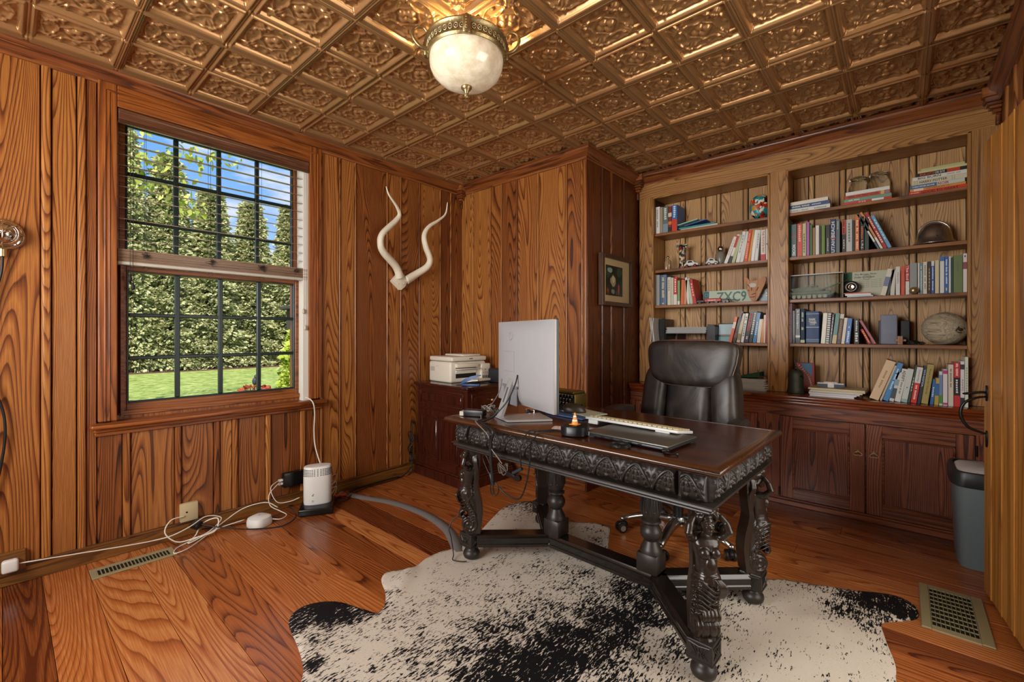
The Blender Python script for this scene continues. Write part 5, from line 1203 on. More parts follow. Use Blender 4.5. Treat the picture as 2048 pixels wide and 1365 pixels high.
for s in (-1, 1):
    mb = MB(); cushion(mb, (0, 0, 0), (.042, .135, .026), .55, 18, lambda P: Vector((P.x, P.y, P.z-.5*P.y*P.y*(1 if P.y < 0 else .3))), Matrix.Translation((s*.335, -.08, .685)) @ Matrix.Rotation(R(s*6), 4, 'Z')); ar = mb.build('armrest', M_LEA, chair, smooth=True)
    mb = MB(); mb.tube(spline([(s*.335, -.10, .665), (s*.345, -.12, .56), (s*.325, -.08, .46), (s*.23, -.04, .41)], 8), [.017]*25, 12); mb.tube(spline([(s*.335, -.02, .665), (s*.34, .02, .56), (s*.32, .0, .47), (s*.22, .0, .41)], 8), .015, 12); mb.build('arm_support', M_PLAS, ar, smooth=True)
mb = MB(); mb.cyl(.026, .10, .30, 20); mb.cyl(.016, .30, .39, 16); mb.box(-.12, .12, -.16, .12, .375, .405, bev=.01); mb.build('gas_lift', M_PLAS, chair, auto=40)
mb = MB(); mb.cyl(.045, .085, .135, 24, r2=.038, bev=.005)
mb2 = MB()
for k in range(5):
    a = R(202+4+72*k); Mx = Matrix.Rotation(a, 4, 'Z')
    rg = []
    for t in range(9):
        f = t/8; x = .03+.265*f; w = .026-.010*f+.004*math.sin(f*3); z = .118-.036*f**2+.012*math.sin(f*3.1); h_ = .020-.008*f
        rg.append([(x, -w, z-h_), (x, -w*.8, z+h_*.3), (x, 0, z+h_*.7), (x, w*.8, z+h_*.3), (x, w, z-h_), (x, 0, z-h_*.8)])
    mb.loft(rg, M=Mx); mb.ell((.297, 0, .078), (.02, .017, .013), M=Mx, sub=2)
base = mb.build('star_base', M_SILV, chair, smooth=True)
for k in range(5):
    a = R(202+4+72*k); Mx = Matrix.Rotation(a, 4, 'Z') @ Matrix.Translation((.297, 0, 0)) @ Matrix.Rotation(R(35+50*k), 4, 'Z')
    mb = MB(); mb.cyl(.006, .05, .072, 8, M=Mx)
    mb.ell((0, .0, .042), (.031, .016, .022), M=Mx, sub=3)
    for s in (-1, 1): mb.cyl(.0275, -.008, .008, 28, M=Mx @ Matrix.Translation((.012, s*.017, .0278)) @ Matrix.Rotation(R(90), 4, 'X'), bev=.003)
    cs = mb.build('caster', M_PLAS, chair, auto=40)
    mb = MB(); mb.cyl(.016, -.0265, .0265, 20, M=Mx @ Matrix.Translation((.012, 0, .0278)) @ Matrix.Rotation(R(90), 4, 'X')); mb.build('hub_cap', M_SILV, cs, auto=40)
# ------------------------------------------------------------------ ceiling light
lc = (-1.445, 1.345)
lamp = thing('ceiling_light', 'antique brass semi-flush ceiling light with cream glass bowl and scroll arms', 'ceiling light', (lc[0], lc[1], H), R(0))
M_AB = mat('antique brass casting', '#9c8a62', .36, .9, bump=.4, bscale=120, vary=.35)
def Z(z): return z-H
mb = MB(); mb.lathe([(.0, Z(H-.012)), (.055, Z(H-.012)), (.075, Z(H-.006)), (.082, Z(H-.002)), (.082, Z(H+.006))], 40); mb.lathe([(.012, Z(H-.1)), (.03, Z(H-.07)), (.045, Z(H-.035)), (.052, Z(H-.012))], 32); mb.build('canopy', M_AB, lamp, auto=50)
mb = MB()
ringp = [(.158, 2.345), (.166, 2.343), (.172, 2.352), (.169, 2.360), (.168, 2.388), (.176, 2.394), (.180, 2.402), (.176, 2.410), (.166, 2.410), (.160, 2.40), (.158, 2.345)]
n = 64; rings = [[(r_*math.cos(2*math.pi*i/n), r_*math.sin(2*math.pi*i/n), Z(z)) for r_, z in ringp[:-1]] for i in range(n)]
vs = [[mb.bm.verts.new(p) for p in q] for q in rings]
for i in range(n):
    a, b = vs[i], vs[(i+1) % n]
    for j in range(len(a)): mb.bm.faces.new((a[j], a[(j+1) % len(a)], b[(j+1) % len(a)], b[j]))
band = mb.build('band', M_AB, lamp, auto=40)
mb = MB()
for k in range(44):      # scroll relief round the band
    a = 2*math.pi*k/44; Mx = Matrix.Rotation(a, 4, 'Z') @ Matrix.Translation((.169, 0, Z(2.374)))
    mb.tube([(.002, .0085*math.cos(t), .0105*math.sin(t)) for t in [2*math.pi*j/12 for j in range(12)]], .0022, 5, M=Mx, closed=True); mb.ell((.002, 0, 0), (.003, .0035, .0035), M=Mx, sub=1)
mb.build('scroll_relief', mat('pale brass relief', '#c7bb97', .4, .7), band, smooth=True)
M_BOWL = bpy.data.materials.new('cream marbled bowl glass'); M_BOWL.use_nodes = True
N = M_BOWL.node_tree.nodes; L3 = M_BOWL.node_tree.links; b = N['Principled BSDF']; t = N.new('ShaderNodeTexCoord'); nz_ = N.new('ShaderNodeTexNoise'); nz_.inputs['Scale'].default_value = 14; nz_.inputs['Detail'].default_value = 8; nz_.inputs['Roughness'].default_value = .7; L3.new(t.outputs['Object'], nz_.inputs['Vector'])
rp_ = N.new('ShaderNodeValToRGB'); L3.new(nz_.outputs['Fac'], rp_.inputs[0]); rp_.color_ramp.elements[0].position = .35; rp_.color_ramp.elements[0].color = srgb('#d8c7a6'); rp_.color_ramp.elements[1].position = .6; rp_.color_ramp.elements[1].color = srgb('#f6ecd2')
L3.new(rp_.outputs[0], b.inputs['Base Color']); L3.new(rp_.outputs[0], b.inputs['Emission Color']); b.inputs['Emission Strength'].default_value = .10; b.inputs['Roughness'].default_value = .12; b.inputs['Coat Weight'].default_value = .3
mb = MB(); prof = [(.012, 2.216), (.04, 2.219), (.080, 2.228), (.116, 2.245), (.143, 2.270), (.156, 2.297), (.1605, 2.324), (.158, 2.345), (.152, 2.356)]
n = 80
rg = [[(r_*(1+.012*abs(math.cos(5*2*math.pi*i/n/1.0)))*math.cos(2*math.pi*i/n), r_*(1+.012*abs(math.cos(5*2*math.pi*i/n)))*math.sin(2*math.pi*i/n), Z(z)) for i in range(n)] for r_, z in prof]
vs = [[mb.bm.verts.new(p) for p in q] for q in rg]
for a, b_ in zip(vs[:-1], vs[1:]):
    for i in range(n): mb.bm.faces.new((a[i], a[(i+1) % n], b_[(i+1) % n], b_[i]))
mb.bm.faces.new(list(reversed(vs[0])))
mb.build('glass_bowl', M_BOWL, lamp, smooth=True)
mb = MB(); mb.lathe([(.001, Z(2.165)), (.006, Z(2.169)), (.009, Z(2.178)), (.006, Z(2.187)), (.010, Z(2.190)), (.010, Z(2.196)), (.018, Z(2.204)), (.024, Z(2.212)), (.024, Z(2.217)), (.02, Z(2.220))], 24)
for k in range(4): mb.tube([(.0075*math.cos(k*1.57+j*.5), .0075*math.sin(k*1.57+j*.5), Z(2.170+.0024*j)) for j in range(8)], .0022, 5)
mb.build('finial', M_AB, lamp, smooth=True)
cam_a = math.atan2(-lc[1], -lc[0])
for k in range(4):
    a = cam_a+k*math.pi/2; Mx = Matrix.Rotation(a, 4, 'Z')
    mb = MB(); mb.box(.166, .183, -.016, .016, Z(2.338), Z(2.412), bev=.003, M=Mx); mb.box(.183, .186, -.010, .010, Z(2.35), Z(2.40), bev=.002, M=Mx)
    for j in range(5): mb.ell((.186, 0, Z(2.353+.011*j)), (.003, .006, .004), M=Mx, sub=1)
    # leafy arm up to the canopy
    mb.tube(spline([(.176, 0, Z(2.405)), (.150, 0, Z(2.425)), (.11, 0, Z(2.437)), (.07, 0, Z(2.452)), (.045, 0, Z(2.458))], 6), [.011-.004*i/24 for i in range(25)], 8, M=Mx)
    for s in (-1, 1): mb.tube(spline([(.17, s*.004, Z(2.412)), (.155, s*.016, Z(2.425)), (.13, s*.012, Z(2.44)), (.11, s*.003, Z(2.44))], 5), .004, 6, M=Mx)
    arm = mb.build('arm', M_AB, lamp, smooth=True)
    mb = MB(); Mx2 = Matrix.Rotation(cam_a+R((78, -78, 145, -145)[k]), 4, 'Z')
    mb.tube(spline([(.165, 0, Z(2.35)), (.205, 0, Z(2.36)), (.232, 0, Z(2.395)), (.222, 0, Z(2.432)), (.19, 0, Z(2.440)), (.172, 0, Z(2.425)), (.170, 0, Z(2.408))], 6), [.007]*18+[.006]*19, 8, M=Mx2)
    mb.build('scroll_handle', M_AB, lamp, smooth=True)
light('bulb', 'POINT', (lc[0], lc[1], 2.392), 20, (1, .80, .52), shadow_soft_size=.03)

# ------------------------------------------------------------------ mounted kudu horns
M_BONE = mat('bleached bone', '#dcd3bd', .5, bump=.25, bscale=30, vary=.08)
hn = thing('mounted_horns', 'pair of long white twisted antelope horns mounted on the left panelled wall', 'horns', (XL, 2.09, 1.50))
def hpt(u, v, X):
    r = (u-1024)/F_PX; a = R(YAW); dx, dy = -math.sin(a)+r*math.cos(a), math.cos(a)+r*math.sin(a); t = X/dx
    return (X-XL, dy*t-2.09, H_EYE+(668.5-v)/F_PX*t-1.50)
Lh = [(800, 556, .035), (792, 534, .05), (768, 506, .09), (761, 488, .11), (766, 467, .12), (792, 442, .12), (799, 429, .125), (792, 411, .14), (778, 390, .16), (772, 373, .175)]
Rh = [(812, 560, .035), (833, 548, .05), (854, 534, .09), (860, 518, .11), (852, 493, .12), (849, 471, .12), (858, 454, .125), (877, 441, .14), (891, 428, .16), (895, 405, .175)]
for nm, pts_ in (('left', Lh), ('right', Rh)):
    P = spline([hpt(u, v, XL+o) for u, v, o in pts_], 12); Nn = len(P)
    rr_ = [.0275*(1-(i/(Nn-1))**1.25)+.0035 for i in range(Nn)]
    mb = MB(); mb.tube(P, rr_, 14)
    # twisting keel
    T = []
    for i, p in enumerate(P):
        t = (P[min(i+1, Nn-1)]-P[max(i-1, 0)]).normalized(); n1 = t.cross(Vector((1, 0, 0))).normalized(); n2 = t.cross(n1); a = i/Nn*5.0
        T.append(p+(n1*math.cos(a)+n2*math.sin(a))*rr_[i]*.62)
    mb.tube(T, [r_*.62 for r_ in rr_], 10); mb.build('horn', M_BONE, hn, smooth=True)
sk = [hpt(u, v, XL+.03)[1:] for u, v in ((784, 562), (796, 548), (806, 546), (817, 561), (812, 572), (801, 580))]
mb = MB(); mb.loft([[(0.0, y, z) for y, z in sk], [(.028, y*.96, z*.98) for y, z in sk], [(.036, y*.7+.0, z*.8-.006) for y, z in sk]])
for s, (u, v) in ((-1, (796, 568)), (1, (808, 567))): mb.ell(hpt(u, v, XL+.038), (.004, .005, .004), sub=2)
mb.build('skull_plate', M_BONE, hn, auto=50)

# ------------------------------------------------------------------ caged wall light at the far left
wlm = thing('bulkhead_light', 'chrome caged round wall light on the panelled wall at the far left edge', 'wall light', (XL, .0, 1.575))
M_CHR = mat('chrome', '#d5d3cf', .08, 1)
Mx = Matrix.Rotation(R(90), 4, 'Y')
mb = MB(); mb.lathe([(.066, .001), (.070, .012), (.066, .022), (.060, .026)], 40, M=Mx); mb.build('base_ring', M_CHR, wlm, auto=50)
mb = MB(); mb.lathe([(.056, .022), (.054, .040), (.044, .058), (.026, .070), (.006, .074)], 36, M=Mx); mb.build('domed_reflector', M_CHR, wlm, smooth=True)
mb = MB()
for k in range(4):
    a = k*math.pi/4; mb.tube([(.022+.062*math.sin(math.pi*j/14), .064*math.cos(math.pi*j/14)*math.cos(a), .064*math.cos(math.pi*j/14)*math.sin(a)) for j in range(15)], .0022, 6)
mb.tube([(.06, .048*math.cos(t), .048*math.sin(t)) for t in [2*math.pi*j/28 for j in range(28)]], .0022, 6, closed=True); mb.build('guard_cage', M_CHR, wlm, smooth=True)
mb = MB(); mb.cyl(.014, -.10, -.068, 16, M=Matrix.Translation((.022, 0, 0))); mb.build('cord_grip', M_BRASS, wlm, auto=40)
mb = MB(); mb.tube(spline([(XL+.022, 0, 1.48), (XL+.022, -.004, 1.40), (XL+.02, -.03, 1.25), (XL+.018, -.045, 1.05), (XL+.02, -.025, .9), (XL+.02, .005, .76), (XL+.02, .002, .6), (XL+.02, -.04, .3), (XL+.05, -.06, .008)], 8), .005, 8)
tag(mb.build('wall_light_cable', mat('black rubber cable', '#111111', .4), smooth=True), 'black cable hanging down the wall from the chrome caged light', 'cable')

# ------------------------------------------------------------------ framed picture on the chimney side
pf = thing('framed_picture', 'small framed and matted colour print hanging on the dark side of the chimney breast', 'picture', (CHX, 3.155, 1.55))
mb = MB(); y0, y1, z0, z1 = -.245, .245, -.205, .185
w = .03
mb.box(.012, .052, y0, y0+w, z0, z1, bev=.002); mb.box(.012, .052, y1-w, y1, z0, z1, bev=.002); mb.box(.012, .052, y0+w, y1-w, z0, z0+w, bev=.002); mb.box(.012, .052, y0+w, y1-w, z1-w, z1, bev=.002)
mb.build('frame', wood('picture frame walnut', '#24130a', '#4a2c18', '#6d4628', 'Z', 20, 1, 6, rough=.35, contrast=.5, tone=.1), pf)
mb = MB(); mb.box(.012, .030, y0+w, y1-w, z0+w, z1-w); mb.build('mat_board', mat('cream mat board', '#cdb78a', .7), pf)
PY0, PY1, PZ0, PZ1 = -.165, .10, -.125, .105
ART = [('#1c2a22', PY0, PY1, PZ0, PZ1), ('#2f4a35', PY0, -.09, .0, PZ1), ('#35553c', .0, PY1, .02, PZ1), ('#b5a97c', -.10, .0, -.06, .04), ('#d6cfa8', -.075, -.02, -.03, .03), ('#8fb4ad', -.145, -.06, .045, .09), ('#5b3a28', PY0, -.11, PZ0, -.06), ('#a8462c', -.155, -.12, -.105, -.07), ('#8a8f90', -.09, -.02, -.115, -.07), ('#b65a30', .02, .05, PZ0, -.02), ('#4c4136', -.02, .02, PZ0, -.08)]
ar = None
for i, (c_, a, b_, c2, d2) in enumerate(ART):
    if i == 0:
        mb = MB(); mb.box(.030, .0305, a, b_, c2, d2); ar = mb.build('print', mat('print dark green', c_, .5), pf)
    else:
        mb = MB(); cy_, cz_ = (a+b_)/2, (c2+d2)/2
        rr2 = random.Random(i); ps = [(cy_+(b_-a)/2*math.cos(t)*(.7+.3*rr2.random()), cz_+(d2-c2)/2*math.sin(t)*(.7+.3*rr2.random())) for t in [2*math.pi*k/11 for k in range(11)]]
        mb.loft([[(.0305, y, z) for y, z in ps], [(.0307+.0001*i, y, z) for y, z in ps]]); mb.build('print_shape', mat('print '+c_, c_, .5), ar)
mb = MB(); mb.box(.034, .036, y0+w, y1-w, z0+w, z1-w); mb.build('glazing', M_PANE, pf)

# ------------------------------------------------------------------ open batten door on the right
dd = Vector((.054, -.445, 0)).normalized(); da = math.atan2(dd.y, dd.x)
dr = thing('door_1', None, None, (.266, 2.836, .010), da); dr['kind'] = 'structure'
# local x runs from the latch edge towards the hinges, local y towards the room (-) ; 1.955 high
mb = MB(); T = .034; s_ = -1
xs = [0, .105, .235, .37, .50, .63, .76]
for a, b_ in zip(xs[:-1], xs[1:]): mb.box(a+.001, b_-.001, -.0, T, 0, 1.955, bev=.0025)
for x in xs[1:-1]: mb.box(x-.006, x+.006, -.004, .002, 0, 1.955, bev=.003)
mb.build('door_planks', W_DOOR, dr)
mb = MB()
mb.loft([[(.045+.016*math.cos(t)*(1 if q == 0 else .8), -.0005-.004*q, .865+.034*math.sin(t)) for t in [2*math.pi*j/20 for j in range(20)]] for q in (0, 1)])
mb.tube(spline([(.045, -.004, .85), (.045, -.035, .842), (.045, -.072, .815), (.045, -.082, .765), (.045, -.060, .715), (.045, -.02, .695), (.045, -.006, .690)], 8), [.0042+.002*math.sin(math.pi*i/48) for i in range(49)], 10)
mb.loft([[(.045+.015*math.cos(t)*(1 if q == 0 else .8), -.0005-.004*q, .668+.036*math.sin(t)) for t in [2*math.pi*j/20 for j in range(20)]] for q in (0, 1)])
mb.tube(spline([(.045, -.004, .868), (.045, -.02, .868), (.043, -.05, .862), (.040, -.066, .858)], 6), .0055, 8); mb.ell((.040, -.066, .858), (.012, .010, .005), sub=2)
mb.build('thumb_latch_handle', M_BLACK, dr, smooth=True)
# ------------------------------------------------------------------ small cabinet in the corner with the printer
W_CH = wood('cherry cabinet', '#1c0906', '#43190f', '#743823', 'Z', 10, .6, 8, rough=.22, contrast=.45, tone=.1, coat=.3, bump=.08)
sc = thing('corner_cabinet', 'dark cherry wood cabinet with panelled front standing in the corner under the printer', 'cabinet', (-2.655, 2.44, 0), R(-2))
w_, d_ = .305, .225
mb = MB(); mb.box(-w_, w_, -d_, d_, .05, .715, bev=.002); mb.build('body', W_CH, sc)
mb = MB(); mb.box(-w_-.025, w_+.025, -d_-.025, d_+.02, .722, .745, bev=.006, seg=3); mb.box(-w_-.012, w_+.012, -d_-.012, d_+.01, .708, .722, bev=.005, seg=2); mb.build('cabinet_top', W_CH, sc, auto=40)
mb = MB(); mb.box(-w_-.02, w_+.02, -d_-.02, d_+.01, 0.0, .075, bev=.004); mb.box(-w_-.013, w_+.013, -d_-.013, d_+.01, .075, .09, bev=.005, seg=3); mb.build('plinth', W_CH, sc, auto=40)
def mould(mb, a, b, z0, z1, M):    # raised panel moulding on a face y = 0
    for x0, x1, zz0, zz1 in ((a, b, z0, z0+.014), (a, b, z1-.014, z1), (a, a+.014, z0, z1), (b-.014, b, z0, z1)): mb.box(x0, x1, -.008, .004, zz0, zz1, bev=.004, seg=2, M=M)
    mb.box(a+.028, b-.028, -.005, .003, z0+.028, z1-.028, bev=.004, M=M)
Mf = Matrix.Translation((0, -d_, 0))
mb = MB(); mould(mb, -.27, .265, .575, .695, Mf)
mb.box(-.29, .29, -.006, .002, .535, .548, bev=.003, M=Mf); mould(mb, -.25, -.03, .155, .49, Mf); mould(mb, .0, .22, .155, .49, Mf)
mb.build('side_panel', W_CH, sc, auto=40)
Ms = Matrix.Translation((w_, 0, 0)) @ Matrix.Rotation(R(90), 4, 'Z')
mb = MB(); mould(mb, -.19, .19, .575, .695, Ms); dw = mb.build('drawer', W_CH, sc, auto=40)
mb = MB(); mb.lathe([(.004, 0), (.004, .012), (.010, .016), (.012, .022), (.008, .028), (.002, .030)], 16, M=Matrix.Translation((w_+.004, .0, .635)) @ Matrix.Rotation(R(90), 4, 'Y')); mb.build('knob', M_BRASS, dw, smooth=True)
mb = MB(); mould(mb, -.19, .19, .12, .53, Ms); dw = mb.build('door', W_CH, sc, auto=40)
mb = MB(); mb.lathe([(.004, 0), (.004, .012), (.010, .016), (.012, .022), (.008, .028), (.002, .030)], 16, M=Matrix.Translation((w_+.004, .15, .42)) @ Matrix.Rotation(R(90), 4, 'Y')); mb.build('knob', M_BRASS, dw, smooth=True)
# printer
M_PRW = mat('white printer plastic', '#d9d2c2', .38); M_DK = mat('dark opening', '#15130f', .5)
pr = thing('printer', 'white inkjet printer with open paper tray on the corner cabinet', 'printer', (-2.76, 2.47, .746), R(-5))
# local +x = front; body .30 deep by .36 wide
mb = MB(); mb.box(-.165, .135, -.17, .19, .0, .165, bev=.018, seg=4); body = mb.build('body', M_PRW, pr, auto=40)
mb = MB(); mb.box(-.165, .150, -.165, .185, .168, .205, bev=.012, seg=3); mb.box(-.15, .10, -.02, .16, .205, .219, bev=.006, seg=2); mb.build('scanner_lid', M_PRW, pr, auto=40)
mb = MB(); mb.box(.128, .137, -.12, .085, .035, .13, bev=.002); mb.build('front_opening', M_DK, pr)
mb = MB(); mb.box(.130, .162, -.125, .09, .118, .150, bev=.006, seg=2); mb.box(.13, .175, -.125, .10, .104, .112, bev=.003); mb.box(.13, .141, -.12, .085, .07, .1, bev=.003); mb.build('control_panel', M_PRW, pr, auto=40)
mb = MB(); mb.box(.10, .155, .125, .222, .004, .142, bev=.008, seg=3); tk = mb.build('ink_tank_unit', M_PRW, pr, auto=40)
mb = MB()
for k in range(4): mb.box(.1545, .1555, .140+.018*k, .149+.018*k, .012, .045)
for k in range(3): mb.ell((.155, .147+.02*k, .068), (.002, .003, .003), sub=1)
mb.box(.1545, .1555, .163, .172, .09, .098); mb.build('ink_windows', M_DK, tk)
mb = MB(); mb.box(.12, .27, -.05, .12, .018, .026, bev=.002); mb.box(.235, .28, -.055, .125, .015, .034, bev=.005, seg=2); mb.build('paper_tray', M_PRW, pr, auto=40)
mb = MB(); mb.box(-.06, -.02, -.1715, -.169, .125, .128); mb.box(-.14, -.08, -.1718, -.169, .085, .122, bev=.001); mb.build('side_recess', mat('pale grey plastic', '#b5b0a4', .4), pr)
text_obj('~~~~~', .034, .009, '#4a463e', pr, (.1515, .02, .187), (0, 0, R(90)), name='logo')
# stapler
st = thing('stapler', 'dark blue stapler lying open on the corner cabinet before the printer', 'stapler', (-2.46, 2.27, .746), R(28))
M_BLUE = mat('blue stapler', '#1f4c86', .35)
mb = MB(); mb.box(-.015, .12, -.018, .018, 0, .012, bev=.004, seg=2); mb.build('base', M_BLUE, st, auto=40)
mb = MB(); mb.loft([[(x, -w, z), (x, w, z), (x, w*.7, z+h_), (x, -w*.7, z+h_)] for x, w, z, h_ in ((-.02, .017, .010, .022), (.0, .019, .020, .028), (.05, .018, .045, .024), (.10, .015, .065, .016), (.125, .010, .073, .008))]); mb.build('arm', M_BLUE, st, auto=50)
mb = MB(); mb.box(.0, .115, -.009, .009, .022, .032, bev=.002, M=Matrix.Rotation(R(-8), 4, 'Y')); mb.build('magazine', M_SILV, st)
mb = MB(); mb.box(0, .16, 0, .1, 0, .11, bev=.01, seg=3)
tag(mb.build('speaker_box', mat('charcoal plastic', '#24272b', .45), auto=40, loc=(-2.50, 2.56, .746), rot=(0, 0, R(-2))), 'small charcoal box at the back of the corner cabinet behind the monitor', 'speaker')

# ------------------------------------------------------------------ floor registers
M_VENT = mat('khaki painted steel', '#8f8663', .45, bump=.05); M_HOLE = mat('dark duct', '#0d0b08', .8)
v1 = thing('floor_vent', 'long narrow khaki floor register beside the left baseboard', 'vent', (-2.852, .42, 0), 0)
mb = MB(); mb.box(-.052, .052, -.145, .165, 0, .002); mb.build('duct', M_HOLE, v1)
mb = MB(); mb.box(-.058, -.034, -.15, .17, .0, .006, bev=.002); mb.box(.034, .058, -.15, .17, 0, .006, bev=.002); mb.box(-.035, .035, -.15, -.128, 0, .0058, bev=.001); mb.box(-.035, .035, .148, .17, 0, .0058, bev=.001)
y = -.128
while y < .146: mb.box(-.034, .034, y, y+.0035, .001, .0055); y += .0138
mb.box(-.034, .034, -.002, .002, .001, .0045) if False else None
mb.build('grille', M_VENT, v1)
v2 = thing('floor_vent', 'wide khaki egg-crate floor register at the lower right by the door', 'vent', (.152, 2.537, 0), 0)
mb = MB(); mb.box(-.08, .08, -.175, .175, 0, .0015); mb.build('duct', M_HOLE, v2)
mb = MB(); mb.box(-.1, -.068, -.2, .2, 0, .006, bev=.003); mb.box(.062, .1, -.2, .2, 0, .006, bev=.003); mb.box(-.069, .063, -.2, -.168, 0, .0058, bev=.001); mb.box(-.069, .063, .168, .2, 0, .0058, bev=.001)
for k in range(11): x = -.068+.013*k-.0; mb.box(x-.0008, x+.0008, -.17, .17, .001, .007)
for k in range(10): y = -.168+.0373*k; mb.box(-.068, .064, y-.0009, y+.0009, .001, .006)
mb.build('grille', M_VENT, v2)

# ------------------------------------------------------------------ waste bin by the door
wbn = thing('waste_bin', 'grey plastic waste bin with pale swing lid behind the open door', 'bin', (.315, 3.165, 0), 0)
M_BIN = mat('blue grey plastic', '#6a777a', .42, bump=.05)
def rr_ring(w, d, z, e=.45, n=36): return [(w*math.copysign(abs(math.cos(t))**e, math.cos(t)), d*math.copysign(abs(math.sin(t))**e, math.sin(t)), z) for t in [2*math.pi*j/n for j in range(n)]]
wbn.location = (.268, 3.2, 0)
mb = MB(); mb.loft([rr_ring(.064, .14, .001), rr_ring(.068, .146, .012), rr_ring(.086, .165, .40)]); mb.build('bin_body', M_BIN, wbn, auto=50)
mb = MB(); mb.loft([rr_ring(.090, .17, .395), rr_ring(.096, .176, .40), rr_ring(.097, .177, .445), rr_ring(.090, .17, .465), rr_ring(.076, .152, .467), rr_ring(.073, .149, .455)]); rim = mb.build('bin_rim', mat('dark grey plastic', '#2d3132', .4), wbn, auto=50)
mb = MB(); mb.loft([rr_ring(.074, .15, .455), rr_ring(.06, .12, .470), rr_ring(.03, .06, .480)]); mb.build('swing_lid', mat('pale grey lid', '#d6d6d4', .4), wbn, auto=50)

# ------------------------------------------------------------------ modem on its box, mesh node, sockets, cables
M_WPL = mat('white plastic', '#d6d5cf', .35); M_BPL = mat('glossy black plastic', '#141414', .25)
bx_ = thing('set_top_box', 'flat black set-top box on the floor under the white router', 'box', (-2.83, 1.335, 0), R(-32))
mb = MB(); mb.box(-.11, .11, -.10, .10, .004, .046, bev=.008, seg=3); mb.build('case', M_BPL, bx_, auto=40)
mb = MB()
for s in (-1, 1):
    for q in (-1, 1): mb.cyl(.012, 0, .005, 12, M=Matrix.Translation((s*.09, q*.08, 0)))
mb.build('feet', M_PLAS, bx_); bpy.data.objects['feet'].data.materials[0] = M_PLAS
mdm = thing('router', 'white upright rounded router standing on the flat black box', 'router', (-2.83, 1.335, .0465), R(-25))
mb = MB(); mb.loft([rr_ring(.043, .080, .002, .8), rr_ring(.046, .083, .012, .8), rr_ring(.050, .084, .16, .8), rr_ring(.050, .082, .232, .8), rr_ring(.044, .077, .240, .8), rr_ring(.02, .045, .243, .8)]); rb_ = mb.build('shell', M_WPL, mdm, auto=45)
mb = MB()
for row in range(5):
    for j in range(40):
        t = 2*math.pi*j/40; x, y = .0500*math.copysign(abs(math.cos(t))**.8, math.cos(t)), .0828*math.copysign(abs(math.sin(t))**.8, math.sin(t))
        mb.box(-.0012, .0012, -.0040, .0040, -.0022, .0022, M=Matrix.Translation((x, y, .186+.0095*row)) @ Matrix.Rotation(math.atan2(y*.36, x), 4, 'Z'))
mb.build('vent_slots', mat('vent shadow grey', '#4e4e4b', .6), rb_)
mb = MB(); mb.loft([rr_ring(.045, .081, .0, .8), rr_ring(.044, .080, .004, .8)]); mb.build('grey_base', mat('grey plastic', '#77777a', .4), mdm)
text_obj('+', .006, .008, '#2a2a2a', mdm, (.050, -.035, .05), (0, 0, R(90)), name='logo') if False else None
mb = MB(); mb.tube([(.0492, -.034, .066), (.0492, -.031, .060), (.0492, -.024, .074)], .0011, 5); mb.build('logo_tick', M_BPL, mdm)
mb = MB(); mb.tube([(.049, -.029+.005*math.cos(t), .028+.005*math.sin(t)) for t in [2*math.pi*j/14 for j in range(14)]], .0006, 4, closed=True); mb.build('button_ring', M_BPL, mdm)
ero = thing('wifi_puck', 'small white rounded wifi puck on the floor before the black box', 'router', (-2.86, 1.0, 0), R(20))
mb = MB(); mb.loft([rr_ring(.055, .055, .0, .7), rr_ring(.060, .060, .006, .7), rr_ring(.060, .060, .030, .7), rr_ring(.055, .055, .050, .7), rr_ring(.035, .035, .060, .7)]); mb.build('shell', M_WPL, ero, auto=45)
mb = MB(); mb.ell((0, 0, .0605), (.006, .006, .001), sub=1); mb.build('status_light', mat('grey dot', '#8f8f8a', .4), ero)
plg = thing('wall_charger', 'white rounded plug-in adapter on the wall outlet at the far left', 'plug', (XL+.02, .022, .100), 0)
mb = MB(); mb.box(.012, .046, -.026, .026, -.028, .028, bev=.010, seg=3); mb.build('body', M_WPL, plg, auto=40)
op = thing('outlet_cover', 'dark wooden outlet cover on the baseboard behind the white charger', 'outlet', (XL+.001, .03, .105))
mb = MB(); mb.box(0, .028, -.05, .04, -.055, .045, bev=.002); mb.build('cover_plate', M_BASEW, op)
kb_ = thing('wall_jack', 'beige square telephone jack box above the tangled white cables', 'wall socket', (XL+.001, .688, .135), R(0))
mb = MB(); mb.box(0.0, .03, -.042, .042, -.05, .05, bev=.004, seg=2); mb.build('box', mat('beige plastic', '#b9a982', .45), kb_, auto=40)
mb = MB(); mb.ell((.031, -.012, .002), (.001, .006, .005), sub=1); mb.build('screw', M_BPL, kb_)
ups = thing('power_adapter', 'black power brick plugged into the wall beside the white router', 'adapter', (XL+.002, 1.25, .19), 0)
mb = MB(); mb.box(.0, .04, -.06, .07, -.05, .04, bev=.004, seg=2); mb.build('body', M_BPL, ups, auto=40)
mb = MB()
for k in range(2): mb.box(.010, .028, -.085, -.06, -.03+.022*k, -.016+.022*k, bev=.002)
mb.build('white_plugs', M_WPL, ups)
M_WC = mat('white cable', '#d8d2c4', .45); M_BC = mat('black cable', '#151515', .4); M_GC = mat('grey cable', '#77736b', .5)
def cable(name, pts, r, m, label, n=8, k=8, group=None, parent=None):
    mb = MB(); mb.tube(spline(pts, k), r, n); o = mb.build(name, m, parent, smooth=True)
    if label: tag(o, label, 'cable', group)
    return o
